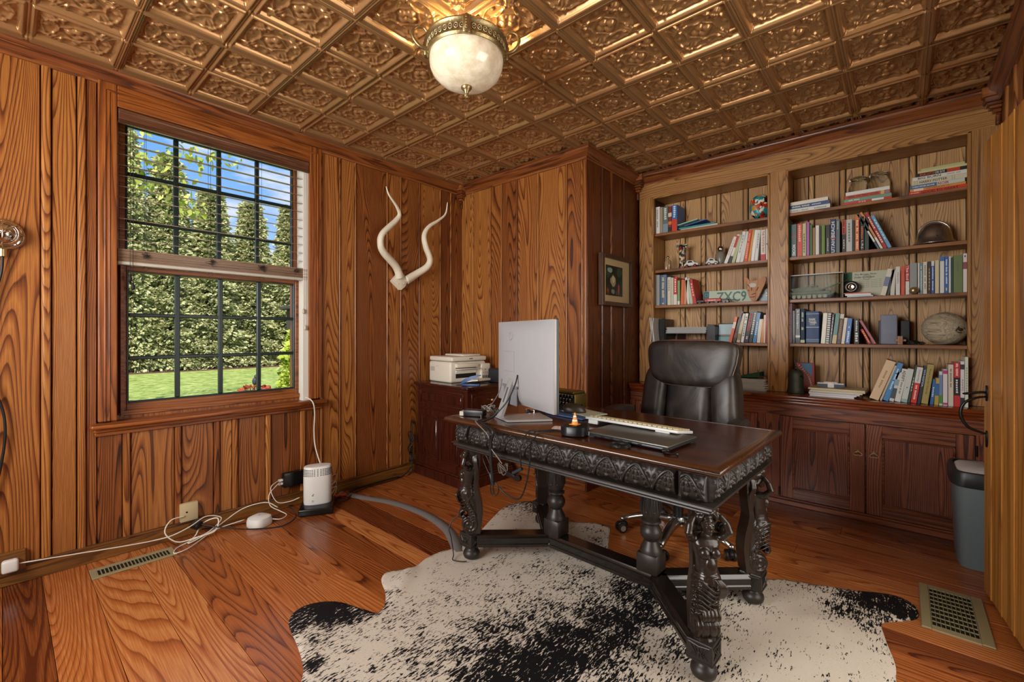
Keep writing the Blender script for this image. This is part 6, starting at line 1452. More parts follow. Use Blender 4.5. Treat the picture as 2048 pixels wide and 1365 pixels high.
cable('white_cable', [(XL+.045, .05, .10), (XL+.06, .12, .095), (XL+.055, .25, .075), (XL+.06, .40, .055), (XL+.07, .52, .045), (XL+.085, .60, .05), (XL+.09, .68, .075), (XL+.07, .76, .10), (XL+.08, .83, .07), (XL+.12, .76, .03), (XL+.14, .66, .012), (XL+.17, .60, .008), (XL+.23, .58, .008), (XL+.22, .64, .010), (XL+.13, .74, .012), (XL+.08, .85, .05), (XL+.07, .95, .09), (XL+.10, 1.06, .10), (XL+.13, 1.12, .06)], .0028, M_WC, 'white cable running along the baseboard from the far left charger', 8)
cable('white_cable', [(XL+.035, .665, .12), (XL+.05, .60, .12), (XL+.075, .57, .07), (XL+.10, .62, .012), (XL+.13, .70, .02), (XL+.15, .78, .035), (XL+.12, .80, .09), (XL+.08, .74, .07), (XL+.1, .70, .02), (XL+.15, .66, .008), (XL+.12, .80, .03), (XL+.11, .94, .035)], .0032, M_WC, 'white cable looping in a tangle below the beige jack')
cable('white_cable', [(XL+.19, 1.045, .03), (XL+.22, 1.10, .02), (XL+.18, 1.15, .02), (XL+.12, 1.13, .035), (XL+.09, 1.09, .07), (XL+.07, 1.09, .13), (XL+.05, 1.14, .17), (XL+.03, 1.17, .175)], .0028, M_WC, 'short white cable from the wifi puck up to the black adapter')
cable('white_cable', [(XL+.024, 1.17, .195), (XL+.07, 1.10, .17), (XL+.09, 1.13, .08), (XL+.11, 1.20, .07), (XL+.13, 1.25, .085)], .0025, M_WC, 'white cable curving from the black adapter to the flat box')
cable('black_cable', [(XL+.07, .70, .08), (XL+.16, .80, .05), (XL+.24, .93, .02), (XL+.30, 1.08, .008), (XL+.27, 1.17, .03), (XL+.19, 1.16, .07), (XL+.13, 1.21, .045)], .0036, M_BC, 'black cable arching over the floor in front of the wifi puck')
cable('black_cable', [(XL+.06, .74, .03), (XL+.09, .90, .012), (XL+.12, 1.02, .012), (XL+.14, 1.16, .02)], .003, M_BC, 'black cable lying along the baseboard behind the wifi puck')
mb = MB(); mb.box(-.03, .03, -.022, .022, 0, .03, bev=.006, seg=2); tag(mb.build('cable_splitter', M_BPL, auto=40, loc=(XL+.075, .715, .055), rot=(R(20), 0, .3)), 'little black cable splitter in the white cable tangle', 'splitter')
cable('white_cable', [(XL-.045, 1.335, .70), (XL-.0, 1.35, .70), (XL+.045, 1.362, .688), (XL+.066, 1.372, .655), (XL+.05, 1.385, .58), (XL+.035, 1.388, .48), (XL+.045, 1.39, .38), (XL+.10, 1.395, .28), (XL+.125, 1.42, .2), (XL+.13, 1.42, .1)], .004, M_WC, 'white cable coming over the window sill down to the router')
for i, (dy, zt) in enumerate(((.0, .19), (.01, .14), (-.01, .11))):
    cable('white_cable', [(XL+.215, 1.40+dy, zt), (XL+.205, 1.455, zt+.012), (XL+.175, 1.47, zt-.03), (XL+.16, 1.455, zt-.07), (XL+.16, 1.43, .06)], .0025, M_WC, ('upper', 'middle', 'lower')[i]+' short white cable looping behind the white router')
mb = MB(); mb.box(-.014, .014, -.045, .045, 0, .018, bev=.004); tag(mb.build('cable_connector', mat('orange plastic', '#c65a24', .4), loc=(XL+.09, 1.545, .0), rot=(0, 0, -.2)), 'orange cable connector on the floor right of the router', 'connector')
cable('black_cable', [(XL+.15, 1.46, .03), (XL+.12, 1.50, .01), (XL+.09, 1.58, .008), (XL+.05, 1.70, .008), (XL+.045, 2.0, .008), (XL+.05, 2.16, .01), (XL+.03, 2.19, .2), (XL+.02, 2.2, .42)], .005, M_BC, 'black cable along the far baseboard up behind the corner cabinet')
cable('black_cable', [(XL+.16, 1.47, .02), (XL+.20, 1.52, .008), (XL+.14, 1.60, .008), (XL+.08, 1.75, .008), (XL+.07, 2.05, .008), (XL+.045, 2.18, .06)], .0035, M_BC, 'thinner black cable beside the far baseboard')
mb = MB(); pts = []
for k in range(46): t = k*.9; pts.append((XL+.035+.012*math.sin(t*1.3), 2.175+.02*math.sin(t*.77), .10+.005*k+.03*math.sin(t)))
mb.tube(spline(pts, 3), .004, 6); tag(mb.build('cable_bundle', M_BC, smooth=True), 'bundle of black cables gathered on the wall left of the corner cabinet', 'cable')
# flat grey cable cover across the floor
cc = spline([(XL+.03, 1.585, 0), (XL+.22, 1.64, 0), (-2.55, 1.725, 0), (-2.25, 1.745, 0), (-2.0, 1.70, 0), (-1.84, 1.625, 0), (-1.72, 1.55, 0)], 8)
mb = MB(); rg = []
for i, p in enumerate(cc):
    t = (cc[min(i+1, len(cc)-1)]-cc[max(i-1, 0)]).normalized(); n = Vector((-t.y, t.x, 0))
    rg.append([tuple(p+n*a+Vector((0, 0, z))) for a, z in ((-.034, .0005), (-.022, .006), (-.01, .0115), (.01, .0115), (.022, .006), (.034, .0005))])
mb.loft(rg); tag(mb.build('cable_cover', mat('grey rubber', '#6d6966', .5), auto=60), 'flat grey rubber cable cover crossing the floor from the wall to the desk', 'cable cover')
# ------------------------------------------------------------------ things on the desk
DT = .7245
def mosaic(name, cols, scale, rough=.35):
    m = bpy.data.materials.new(name); m.use_nodes = True; N = m.node_tree.nodes; L = m.node_tree.links; b = N['Principled BSDF']; t = N.new('ShaderNodeTexCoord')
    v = N.new('ShaderNodeTexVoronoi'); v.inputs['Scale'].default_value = scale; v.distance = 'CHEBYCHEV'; L.new(t.outputs['Object'], v.inputs['Vector'])
    sp = N.new('ShaderNodeSeparateColor'); L.new(v.outputs['Color'], sp.inputs[0]); c = N.new('ShaderNodeValToRGB'); c.color_ramp.interpolation = 'CONSTANT'; L.new(sp.outputs[0], c.inputs[0])
    k = c.color_ramp.elements; k[0].position = 0; k[0].color = srgb(cols[0]); k[1].position = 1/len(cols); k[1].color = srgb(cols[1])
    for i in range(2, len(cols)): e = k.new(i/len(cols)); e.color = srgb(cols[i])
    L.new(c.outputs[0], b.inputs['Base Color']); b.inputs['Roughness'].default_value = rough
    return m
mon = thing('monitor', 'silver computer monitor seen from behind on a slanting stand on the desk', 'monitor', (-1.345, 1.628, DT), R(-23))
M_MON = mat('silver grey monitor shell', '#a6a6a8', .42, .25); M_MONE = mat('black bezel', '#161616', .35)
W2, Z0m, Z1m = .283, .068, .468
mb = MB(); mb.box(-W2, W2, -.012, .004, Z0m, Z1m, bev=.004, seg=2)
ns = 22; rg = []
for i in range(ns+1):      # gently domed back
    x = -W2+2*W2*i/ns; f = max(0, 1-abs(x/W2)**2.6)
    rg.append([(x, -.010-.038*f*g_, Z0m+.001+(Z1m-Z0m-.002)*j/16) for j in range(17) for g_ in (max(0, 1-abs(j/8-1)**3)**.5,)])
vs = [[mb.bm.verts.new(p) for p in q] for q in rg]
for a, b in zip(vs[:-1], vs[1:]):
    for j in range(16): mb.bm.faces.new((a[j], a[j+1], b[j+1], b[j]))
sh = mb.build('back_shell', M_MON, mon, auto=40)
mb = MB(); mb.box(-W2-.0005, W2+.0005, .002, .014, Z0m-.0005, Z1m+.0005, bev=.002); mb.build('bezel', M_MONE, mon)
mb = MB(); mb.box(-W2+.008, W2-.008, .0135, .0145, Z0m+.018, Z1m-.008); mb.build('screen', mat('dark screen', '#050506', .1), mon)
mb = MB(); mb.box(-.135, .005, -.0495, -.040, Z0m-.002, .148, bev=.003); mb.box(-.15, .02, -.052, -.045, .148, .160, bev=.004, seg=2)
mb.build('stand_recess', mat('recess grey', '#6f7072', .45), sh)
mb = MB(); mb.tube([(-.060+.018*math.cos(t), -.0485, .395+.018*math.sin(t)) for t in [2*math.pi*j/24 for j in range(24)]], .0009, 4, closed=True)
for a, b, c_, d in ((-.12, -.02, .225, .227), (-.12, -.02, .320, .322)): mb.box(a, b, -.0488, -.046, c_, d)
mb.box(-.021, -.019, -.0488, -.046, .225, .322)
mb.build('faint_seams', mat('seam grey', '#8c8c8e', .5), sh)
p0, p1 = Vector((-.100, -.085, .008)), Vector((-.055, -.035, .205))
mb = MB(); dv = (p1-p0); Mx = Matrix.Translation(p0) @ dv.to_track_quat('Z', 'Y').to_matrix().to_4x4(); l = dv.length
mb.loft([[(p.x-.026, p.y-.008, p.z), (p.x+.026, p.y-.008, p.z), (p.x+.026, p.y+.008, p.z), (p.x-.026, p.y+.008, p.z)] for p in (p0, p1)]); post = mb.build('stand_arm', mat('silver stand', '#b4b4b2', .32, .5), mon)
mb = MB(); mb.loft([[(p.x-.006, p.y-.0088, p.z), (p.x+.006, p.y-.0088, p.z), (p.x+.006, p.y, p.z), (p.x-.006, p.y, p.z)] for p in (p0.lerp(p1, .35), p0.lerp(p1, .72))]); mb.build('cable_slot', mat('slot teal grey', '#39474a', .5), post)
mb = MB(); mb.loft([[(-.135, -.10, z), (.02, -.10, z), (.085, .10, z), (-.095, .13, z)] for z in (.0, .009)]); mb.build('stand_base', mat('silver stand', '#b4b4b2', .32, .5), mon)

def wp(u, v, Y): x = px(u, Y); return (x, Y, pz(u, v, Y))
# laptop
lp = thing('laptop', 'closed dark grey laptop on the desk in front of the white keyboard', 'laptop', (-.770, 1.628, DT), R(-5))
mb = MB(); mb.box(-.175, .175, -.112, .112, .003, .012, bev=.003, seg=2); mb.build('base', mat('dark slate laptop', '#2f3538', .35, .4), lp, auto=40)
mb = MB(); mb.box(-.176, .176, -.113, .113, .0125, .020, bev=.003, seg=2); mb.build('lid', mat('warm grey laptop lid', '#5a5750', .35, .5), lp, auto=40)
mb = MB(); mb.box(-.168, -.154, -.1140, -.1125, .005, .019, bev=.0005); mb.build('pale_end_cap', mat('pale grey plastic', '#b5b0a4', .4), lp)
mb = MB()
for k in range(5): mb.box(-.10+.04*k, -.085+.04*k, -.1135, -.111, .005, .010)
mb.build('ports', M_BPL, lp); mb = MB()
for s in (-1, 1):
    for q in (-1, 1): mb.cyl(.008, -.0002, .004, 12, M=Matrix.Translation((s*.15, q*.09, 0)))
mb.build('rubber_feet', M_BPL, lp)
mb = MB(); mb.box(.158, .182, -.128, -.104, .002, .013, bev=.003); mb.tube(spline([(.17, -.128, .006), (.185, -.14, .005), (.215, -.125, .004), (.20, -.10, .004)], 6), .0025, 6)
tag(mb.build('laptop_plug', M_BPL, loc=(-.770, 1.628, DT), rot=(0, 0, R(-5)), auto=40), 'black plug with short curled cable at the laptop hinge corner', 'plug')
# keyboard
kb = thing('keyboard', 'white slim keyboard tilted up, lying behind the laptop on the desk', 'keyboard', (-.855, 1.775, DT), R(-4))
mb = MB(); Mx = Matrix.Rotation(R(-9), 4, 'X'); mb.box(-.215, .215, -.070, .070, .014, .026, bev=.004, seg=2, M=Mx); mb.box(-.20, -.15, -.066, -.05, -.003, .016, bev=.002, M=Mx); mb.box(.12, .18, -.066, -.05, -.003, .016, bev=.002, M=Mx); mb.build('case', mat('white keyboard', '#c9cbc8', .35), kb, auto=40)
mb = MB()
for r_ in range(5):
    for c_ in range(19): x = -.203+.0216*c_; y = -.052+.0235*r_; mb.box(x, x+.0185, y, y+.0195, .026, .0315, bev=.0015, M=Mx)
mb.build('keys', mat('cream keys', '#b9ac86', .5), kb)
# round charging puck with a toy traffic cone
ec = thing('charging_dock', 'black rounded desk dock with cables under the toy traffic cone', 'dock', (-.995, 1.520, DT), R(20))
mb = MB(); mb.loft([rr_ring(.050, .047, .0, .75), rr_ring(.055, .052, .004, .75), rr_ring(.055, .052, .037, .75), rr_ring(.050, .047, .042, .75)]); mb.build('body', mat('matte black', '#0f1012', .35), ec, auto=45)
cn = thing('toy_traffic_cone', 'tiny orange and white striped toy traffic cone on the black dock', 'toy', (-.990, 1.512, DT+.0425), 0)
M_OR = mat('orange plastic cone', '#d7882e', .45); M_WH = mat('white band', '#e8e4da', .45)
mb = MB(); mb.box(-.017, .017, -.017, .017, 0, .003, bev=.001); mb.lathe([(.0135, .003), (.0108, .014)], 24); mb.lathe([(.0094, .020), (.0068, .031)], 24); mb.lathe([(.0055, .036), (.0025, .047), (.001, .0485)], 24); mb.build('cone', M_OR, cn, auto=40)
mb = MB(); mb.lathe([(.0109, .0139), (.0094, .0201)], 24); mb.lathe([(.0069, .0309), (.0054, .0361)], 24); mb.build('stripe', M_WH, cn, auto=40)
# power brick, wound cables
ad = thing('power_brick', 'black laptop power brick on the left front corner of the desk', 'adapter', (-1.597, 1.545, DT), R(22))
mb = MB(); mb.box(-.052, .052, -.026, .026, 0, .030, bev=.003, seg=2); mb.build('body', mat('matte black', '#0f1012', .35), ad, auto=40)
mb = MB(); mb.box(-.075, -.0525, -.024, .026, .0, .022, bev=.002); mb.build('pale_end', mat('pale grey plastic', '#b5b0a4', .4), ad)
def tangle(c, r, n, seed, rad=.0022):
    q = random.Random(seed); P = []
    for k in range(n):
        a = k*.9+q.uniform(-.3, .3); P.append((c[0]+r[0]*math.cos(a)*q.uniform(.6, 1), c[1]+r[1]*math.sin(a)*q.uniform(.6, 1), max(c[2]+r[2]*math.sin(k*1.7+q.random()), c[2]-r[2]*.95)))
    mb = MB(); mb.tube(spline(P, 5), rad, 6); return mb
tag(tangle((-1.60, 1.645, DT+.022), (.045, .03, .020), 26, 1).build('wound_cable', M_GC, smooth=True), 'wound up grey cable heaped behind the power brick', 'cable')
tag(tangle((-1.55, 1.66, DT+.017), (.04, .03, .014), 22, 2).build('wound_cable', M_BC, smooth=True), 'wound up black cable heaped beside the monitor stand', 'cable')
tag(tangle((-1.63, 1.665, DT+.017), (.022, .018, .012), 12, 4, .003).build('wound_cable', M_WC, smooth=True), 'end of a white cable in the heap at the desk corner', 'cable')
# silver lid, paper, card
mb = MB(); mb.lathe([(.028, .0), (.031, .003), (.031, .017), (.028, .020), (.004, .0195)], 32); tag(mb.build('silver_tin', M_CHR, auto=40, loc=(-1.445, 1.80, DT)), 'small shiny silver tin on the desk behind the monitor base', 'tin')
mb = MB(); mb.box(-.03, .03, -.03, .03, 0, .0012); tag(mb.build('paper_note', mosaic('pink printed paper', ['#c9a79a', '#d8c3b6', '#b88a80', '#ddd0c4'], 180, .7), loc=(-1.115, 1.585, DT+.0002), rot=(0, 0, .4)), 'small pink patterned paper left of the black dock', 'paper')
# notes, mouse
mb = MB(); mb.box(-.12, .12, -.075, .075, 0, .007, bev=.001); tag(mb.build('notepad', mat('blue cover', '#46618c', .5), loc=(-1.245, 1.885, DT), rot=(0, 0, -.12)), 'blue notepad under the dark computer mouse', 'notepad')
mb = MB(); mb.box(-.10, .10, -.065, .065, 0, .003); tag(mb.build('paper_sheet', mat('pale green paper', '#c4cdb0', .7), loc=(-1.215, 1.94, DT+.0074), rot=(0, 0, -.3)), 'pale green papers under the dark mouse', 'paper')
ms = thing('computer_mouse', 'large dark brown computer mouse on the papers behind the keyboard', 'mouse', (-1.245, 1.905, DT+.0108), R(-60))
M_MOU = mat('dark brown mouse', '#3a3229', .38)
mb = MB(); mb.loft([[(.034*math.cos(t)*k, .058*math.sin(t)*k-.004*i, z) for t in [2*math.pi*j/32 for j in range(32)]] for i, (k, z) in enumerate(((.96, 0), (1, .008), (.96, .022), (.78, .036), (.45, .043), (.1, .045)))]); mb.build('body', M_MOU, ms, smooth=True)
mb = MB(); mb.cyl(.007, -.003, .003, 16, M=Matrix.Translation((0, .032, .034)) @ Matrix.Rotation(R(90), 4, 'Y')); mb.build('wheel', M_BPL, ms)
# brass and black adding machine half hidden behind the monitor
am = thing('adding_machine', 'old brass-topped machine with black keys at the back left of the desk', 'adding machine', (-1.435, 2.04, DT), R(-6))
mb = MB(); mb.box(-.13, .13, -.03, .075, .0, .085, bev=.008, seg=2); mb.box(-.125, .125, -.035, .07, .085, .097, bev=.006, seg=3); mb.build('brass_cover', mat('dull brass sheet', '#7d6a38', .4, .8, bump=.1), am, auto=40)
mb = MB(); mb.loft([[(-.13, -.03, 0), (.13, -.03, 0), (.13, -.03, .075), (-.13, -.03, .075)], [(-.13, -.09, 0), (.13, -.09, 0), (.13, -.09, .03), (-.13, -.09, .03)]]); mb.build('key_bed', M_BPL, am)
mb = MB()
for r_ in range(3):
    for c_ in range(12):
        mb.cyl(.0065, 0, .012, 12, M=Matrix.Translation((-.118+.0214*c_+.005*(r_ % 2), -.080+.021*r_, .034+.016*r_)))
ks = mb.build('keys', M_BPL, am, auto=40); mb = MB()
for r_ in range(3):
    for c_ in range(12): mb.cyl(.004, .0119, .0126, 10, M=Matrix.Translation((-.118+.0214*c_+.005*(r_ % 2), -.080+.021*r_, .034+.016*r_)))
mb.build('key_faces', M_WH, ks)
# ring of black cable on the front edge
mb = MB(); P = [(-.768+.036*math.cos(t)*(1+.05*math.sin(t*.7)), 1.470+.030*math.sin(t)-.012*(t/18), DT+.004+.003*math.sin(t*.37)+.004*(t/18)) for t in [k*.35 for k in range(52)]]
mb.tube(P, .0026, 8); tag(mb.build('cable_coil', M_BC, smooth=True), 'small coil of black cable on the front edge of the desk', 'cable')
# cables running over the front edge
YE = 1.392
e_ = lambda u, v, Y=YE: wp(u, v, Y)
cable('monitor_cable', [(-1.395, 1.50, DT+.060), (-1.405, 1.485, DT+.035), (-1.425, 1.46, DT+.016), (-1.435, 1.425, DT+.008), e_(985, 862), e_(982, 885), e_(982, 915), e_(984, 945), e_(986, 965)], .0065, M_BC, 'thick black cable from the monitor hanging over the desk front')
cable('monitor_cable', [(-1.445, 1.575, DT+.19), (-1.46, 1.58, DT+.14), (-1.50, 1.60, DT+.10), (-1.56, 1.63, DT+.055), (-1.58, 1.64, DT+.05)], .0025, M_GC, 'thin grey cable from the monitor to the cable heap')
cable('monitor_cable', [(-1.345, 1.575, DT+.215), (-1.345, 1.555, DT+.17), (-1.36, 1.52, DT+.10), (-1.40, 1.49, DT+.04), (-1.425, 1.475, DT+.016), (-1.45, 1.455, DT+.012), (-1.455, 1.425, DT+.006), e_(977, 862), e_(979, 900), e_(980, 940)], .0032, M_BC, 'thin black cable hanging from the monitor past its stand')
cable('grey_cable', [(-1.545, 1.53, DT+.012), (-1.50, 1.49, DT+.008), (-1.475, 1.455, DT+.006), (-1.468, 1.425, DT+.004), e_(975, 870), e_(981, 893), e_(984, 900), e_(995, 915), e_(1004, 928)], .0022, M_GC, 'thin grey lead from the power brick hanging over the desk front')
Q = lambda u, v: wp(u, v, 1.40)
cable('black_cable', [Q(980, 930), Q(974, 915), Q(968, 909), Q(966, 917), Q(972, 934), Q(980, 952), Q(984, 965), Q(988, 985), Q(983, 990), Q(981, 975), Q(986, 962), Q(995, 972), Q(997, 985), Q(990, 992), Q(986, 980), Q(986, 962)], .0024, M_BC, 'looped black cable end dangling below the desk apron')
mb = MB(); a_, b_ = Vector(Q(980, 945)), Vector(Q(987, 972)); mb.tube([a_, a_*.8+b_*.2, a_*.2+b_*.8, b_], [.004, .008, .008, .004], 10); tag(mb.build('cable_adapter', mat('dark teal plastic', '#1f2b30', .4), smooth=True), 'dark cable adapter hanging under the desk on the looped cable', 'adapter')
cable('grey_cable', [Q(998, 975), Q(1010, 988), Q(1028, 998), Q(1039, 998), Q(1047, 985), Q(1054, 960), Q(1059, 930), Q(1060, 900), e_(1063, 884), e_(1072, 872), (-1.13, 1.435, DT+.007), (-1.08, 1.49, DT+.010), (-1.045, 1.51, DT+.012)], .0032, M_BC, 'long dark cable hanging in a deep loop from the black dock')
cable('grey_cable', [(-1.045, 1.50, DT+.009), (-1.10, 1.465, DT+.006), (-1.16, 1.43, DT+.005), e_(1047, 885), e_(1042, 895), e_(1041, 915), Q(1042, 932), Q(1043, 940)], .0028, M_BC, 'short dark cable from the black dock ending in a plug')
mb = MB(); a_, b_ = Vector(Q(1044, 938)), Vector(Q(1026, 947)); mb.tube([a_, b_], .007, 8); tag(mb.build('usb_plug', mat('dark teal plastic', '#1f2b30', .4)), 'dark plug at the end of the short cable under the desk', 'plug')
c_ = Q(1006, 938)
tag(tangle((c_[0], c_[1], c_[2]), (.03, .012, .025), 22, 8, .0024).build('wound_cable', mat('brown grey cable', '#4d443a', .45), smooth=True), 'knotted brown grey cable hanging under the left of the desk', 'cable')
mb = MB(); p = Vector(Q(1024, 952)); mb.box(-.03, .03, -.008, .008, -.01, .01, bev=.003, M=Matrix.Translation(p) @ Matrix.Rotation(R(12), 4, 'Y')); mb.cyl(.013, -.006, .006, 20, M=Matrix.Translation(Vector(Q(1037, 957))) @ Matrix.Rotation(R(90), 4, 'X')); tag(mb.build('cable_clip', M_BPL, auto=40), 'black cable clip hanging beside the knotted cable', 'clip')
cable('black_cable', [wp(932, 1018, 1.53), wp(922, 1027, 1.53), wp(905, 1042, 1.50), wp(898, 1058, 1.48), wp(902, 1075, 1.48), (-1.69, 1.485, .03), (-1.66, 1.455, .022), (-1.62, 1.475, .02), (-1.60, 1.49, .022)], .0026, M_BC, 'thin black cable curling around the front left desk leg')
# ------------------------------------------------------------------ ornaments on the shelves
def at(u, Y): return px(u, Y)
g2 = bpy.data.materials.new('jar glass'); g2.use_nodes = True; b = g2.node_tree.nodes['Principled BSDF']; b.inputs['Transmission Weight'].default_value = 1; b.inputs['Roughness'].default_value = .04; b.inputs['IOR'].default_value = 1.35; b.inputs['Base Color'].default_value = (.86, .92, .9, 1); M_JAR = g2
Yo = YU+.12
# mosaic face, top shelf left bay
mh = thing('mosaic_mask', 'colourful mosaic head mask at the right of the top shelf, left bay', 'mask', (at(1521, Yo), Yo, SHZ[1]), R(14))
M_MOS = mosaic('mosaic patches', ['#1f8a92', '#e4dccb', '#b5381f', '#1d1a17', '#c88a3c', '#6d2418', '#cfc09a', '#20707a'], 34)
mb = MB(); cushion(mb, (0, 0, .100), (.072, .05, .090), .8, 20, lambda P: Vector((P.x*(.82+.18*min(1, (P.z+1.2))), P.y, P.z))); mb.tube(spline([(0, -.046, .125), (0, -.060, .100), (0, -.062, .088), (0, -.05, .084)], 4), [.006]*8+[.009]*5, 8); mb.ell((0, -.048, .062), (.018, .008, .007), sub=2); mb.build('face', M_MOS, mh, smooth=True)
mb = MB()
for s in (-1, 1): mb.ell((s*.028, -.044, .115), (.013, .006, .007), sub=2)
mb.build('eyes', mat('pale eyes', '#ddd3bd', .4), mh, smooth=True)
mb = MB(); mb.box(-.045, .045, -.03, .03, 0, .012, bev=.003); mb.build('stand', M_BPL, mh)
# second shelf left bay
z = SHZ[2]
bt = thing('glass_bottle', 'small square glass bottle with silver stopper, left end of second shelf, left bay', 'bottle', (at(1336, Yo), Yo, z), .3)
mb = MB(); mb.loft([rr_ring(.024, .018, .001, .5), rr_ring(.026, .02, .008, .5), rr_ring(.026, .02, .075, .5), rr_ring(.02, .016, .086, .7), rr_ring(.009, .009, .094, 1), rr_ring(.009, .009, .104, 1)]); mb.build('body', M_JAR, bt, auto=45)
mb = MB(); mb.lathe([(.011, .1045), (.012, .110), (.009, .120), (.004, .124)], 16); mb.build('stopper', M_CHR, bt, smooth=True)
tp = thing('totem_figure', 'small painted totem pole figure on the second shelf, left bay', 'figurine', (at(1364, Yo-.02), Yo-.02, z), .2)
mb = MB(); mb.lathe([(.030, 0), (.028, .012), (.024, .03), (.026, .05), (.024, .08), (.027, .11), (.024, .14), (.027, .17), (.024, .195), (.016, .20)], 16)
for k in range(3):
    zc = .06+.055*k; mb.tube([(0, -.022, zc+.006), (0, -.034, zc-.002), (0, -.024, zc-.008)], [.004, .006, .004], 6)
    for s in (-1, 1): mb.ell((s*.010, -.023, zc+.012), (.005, .004, .005), sub=1)
mb.build('body', mosaic('totem paint', ['#23402f', '#cdbd98', '#9c2b1d', '#151515', '#c9c2b0', '#6f4a26'], 48), tp, smooth=True)
mb = MB()
for s in (-1, 1): mb.loft([[(s*.018, -.006, .165), (s*.018, .006, .165), (s*.018, .006, .2), (s*.018, -.006, .2)], [(s*.045, -.003, .185), (s*.045, .003, .185), (s*.040, .003, .205), (s*.040, -.003, .205)]])
mb.build('wings', mosaic('totem paint wings', ['#151515', '#9c2b1d', '#cdbd98', '#23402f'], 60), tp)
def toy_car(u, rz, label, l=.115, wheelc='#b8281f'):
    t = thing('toy_vehicle', label, 'toy', (at(u, YU+.07), YU+.07, z), rz)
    mb = MB(); s = l/.115
    mb.prism([(-.055*s, .014), (.055*s, .014), (.057*s, .028), (.030*s, .036), (.012*s, .054), (-.030*s, .056), (-.045*s, .034), (-.056*s, .030)], -.02, .02); mb.build('body', mat('white toy paint', '#d5dad4', .3), t)
    mb = MB(); mb.prism([(-.026*s, .038), (.014*s, .038), (.006*s, .050), (-.024*s, .051)], -.0205, .0205); mb.build('windows', M_BPL, t)
    mb = MB()
    for x in (-.032*s, .034*s):
        for y in (-1, 1): mb.cyl(.0125, -.005, .005, 18, M=Matrix.Translation((x, y*.0185, .0128)) @ Matrix.Rotation(R(90), 4, 'X'))
    w = mb.build('wheels', M_BPL, t); mb = MB()
    for x in (-.032*s, .034*s):
        for y in (-1, 1): mb.cyl(.007, -.0058, .0058, 14, M=Matrix.Translation((x, y*.0185, .0128)) @ Matrix.Rotation(R(90), 4, 'X'))
    mb.build('hubs', mat('toy hub '+wheelc, wheelc, .4), w)
toy_car(1384, -.1, 'white toy vehicle with red hubs right of the totem figure')
toy_car(1423, .5, 'white toy vehicle left of the glass jar with a silver ball', .085, '#c9c9c5')
jr = thing('glass_jar', 'pale glass jar topped by a shiny glass ball, second shelf, left bay', 'jar', (at(1441, Yo+.02), Yo+.02, z), 0)
mb = MB(); mb.lathe([(.034, .002), (.038, .008), (.038, .085), (.030, .105), (.022, .112)], 32); mb.build('body', mat('frosted grey glass', '#9b968a', .25, trans=.4), jr, smooth=True)
mb = MB(); mb.ell((0, 0, .134), (.024, .024, .024)); mb.build('ball_stopper', M_CHR, jr, smooth=True)
# third shelf left bay: number plate, fire engine, wooden mask, postcard
z = SHZ[3]; Yp = YU+.19
lpx0, lpx1 = at(1406, Yp), at(1512, Yp)
npl = thing('number_plate', 'pale green vehicle number plate leaning at the back of the third shelf', 'number plate', ((lpx0+lpx1)/2, Yp, z), 0)
wpl = (lpx1-lpx0)/2; npl.rotation_euler = (R(-6), 0, 0)
mb = MB(); mb.box(-wpl, wpl, -.0015, .0015, .001, .108, bev=.001); pp = mb.build('plate', mat('pale mint plate', '#b9c9b4', .4), npl)
mb = MB(); mb.box(-wpl+.003, -wpl+.045, -.0022, -.001, .004, .105); mb.build('blue_band', mat('plate blue green', '#2c6470', .4), pp)
mb = MB()
for k in range(6): a = 2*math.pi*k/6; mb.cyl(.0022, .0, .0008, 8, M=Matrix.Translation((-wpl+.024+.012*math.cos(a), -.0022, .075+.012*math.sin(a))) @ Matrix.Rotation(R(90), 4, 'X'))
mb.build('ring_of_stars', M_WH, pp)
text_obj('ZXC9', at(1492, Yp)-at(1432, Yp), .080, '#58776c', pp, (at(1462, Yp)-(lpx0+lpx1)/2, -.0026, .055), bold=True, name='registration')
fe = thing('toy_fire_engine', 'small long red toy fire engine lying before the number plate', 'toy', (at(1430, YU+.065), YU+.065, z), 0)
xw = (at(1468, YU+.065)-at(1393, YU+.065))/2; M_TR = mat('red toy paint', '#b3251c', .35)
mb = MB(); mb.box(-xw*.55, xw*.35, -.016, .016, .012, .034, bev=.003); mb.box(-xw*.5, xw*.3, -.012, .012, .034, .039, bev=.001); mb.build('body', M_TR, fe)
mb = MB(); mb.box(xw*.35, xw*.72, -.015, .015, .008, .030, bev=.004); mb.box(xw*.72, xw, -.006, .006, .018, .024, bev=.002); mb.box(-xw, -xw*.56, -.014, .014, .008, .030, bev=.004); mb.build('cab', mat('dark toy parts', '#2b1a1a', .35), fe)
mb = MB()
for x in (-.8, -.35, .1, .5, .68):
    for y in (-1, 1): mb.cyl(.0095, -.004, .004, 14, M=Matrix.Translation((x*xw, y*.0145, .0097)) @ Matrix.Rotation(R(90), 4, 'X'))
mb.build('wheels', M_BPL, fe)
text_obj('~~~~~~~~', .06, .010, '#d8cfc8', fe, (-.02, -.0164, .024), name='side_lettering')
tm = thing('carved_wooden_mask', 'light brown carved wooden mask with two horn points on the third shelf', 'mask', (at(1510, YU+.1), YU+.1, z), 0)
def mz(u, v): return (at(u, YU+.1)-at(1510, YU+.1), pz(u, v, YU+.1)-z)
ol = [mz(*p) for p in ((1504, 602.5), (1499, 595), (1494, 580), (1490, 568), (1488, 557), (1491, 553), (1496, 557), (1499, 561), (1507, 562), (1515, 561), (1522, 557), (1527, 553), (1532, 554), (1533.5, 560), (1530, 570), (1524, 582), (1518, 594), (1513, 602.5))]
ol = [(x, max(.0015, z_)) for x, z_ in ol]
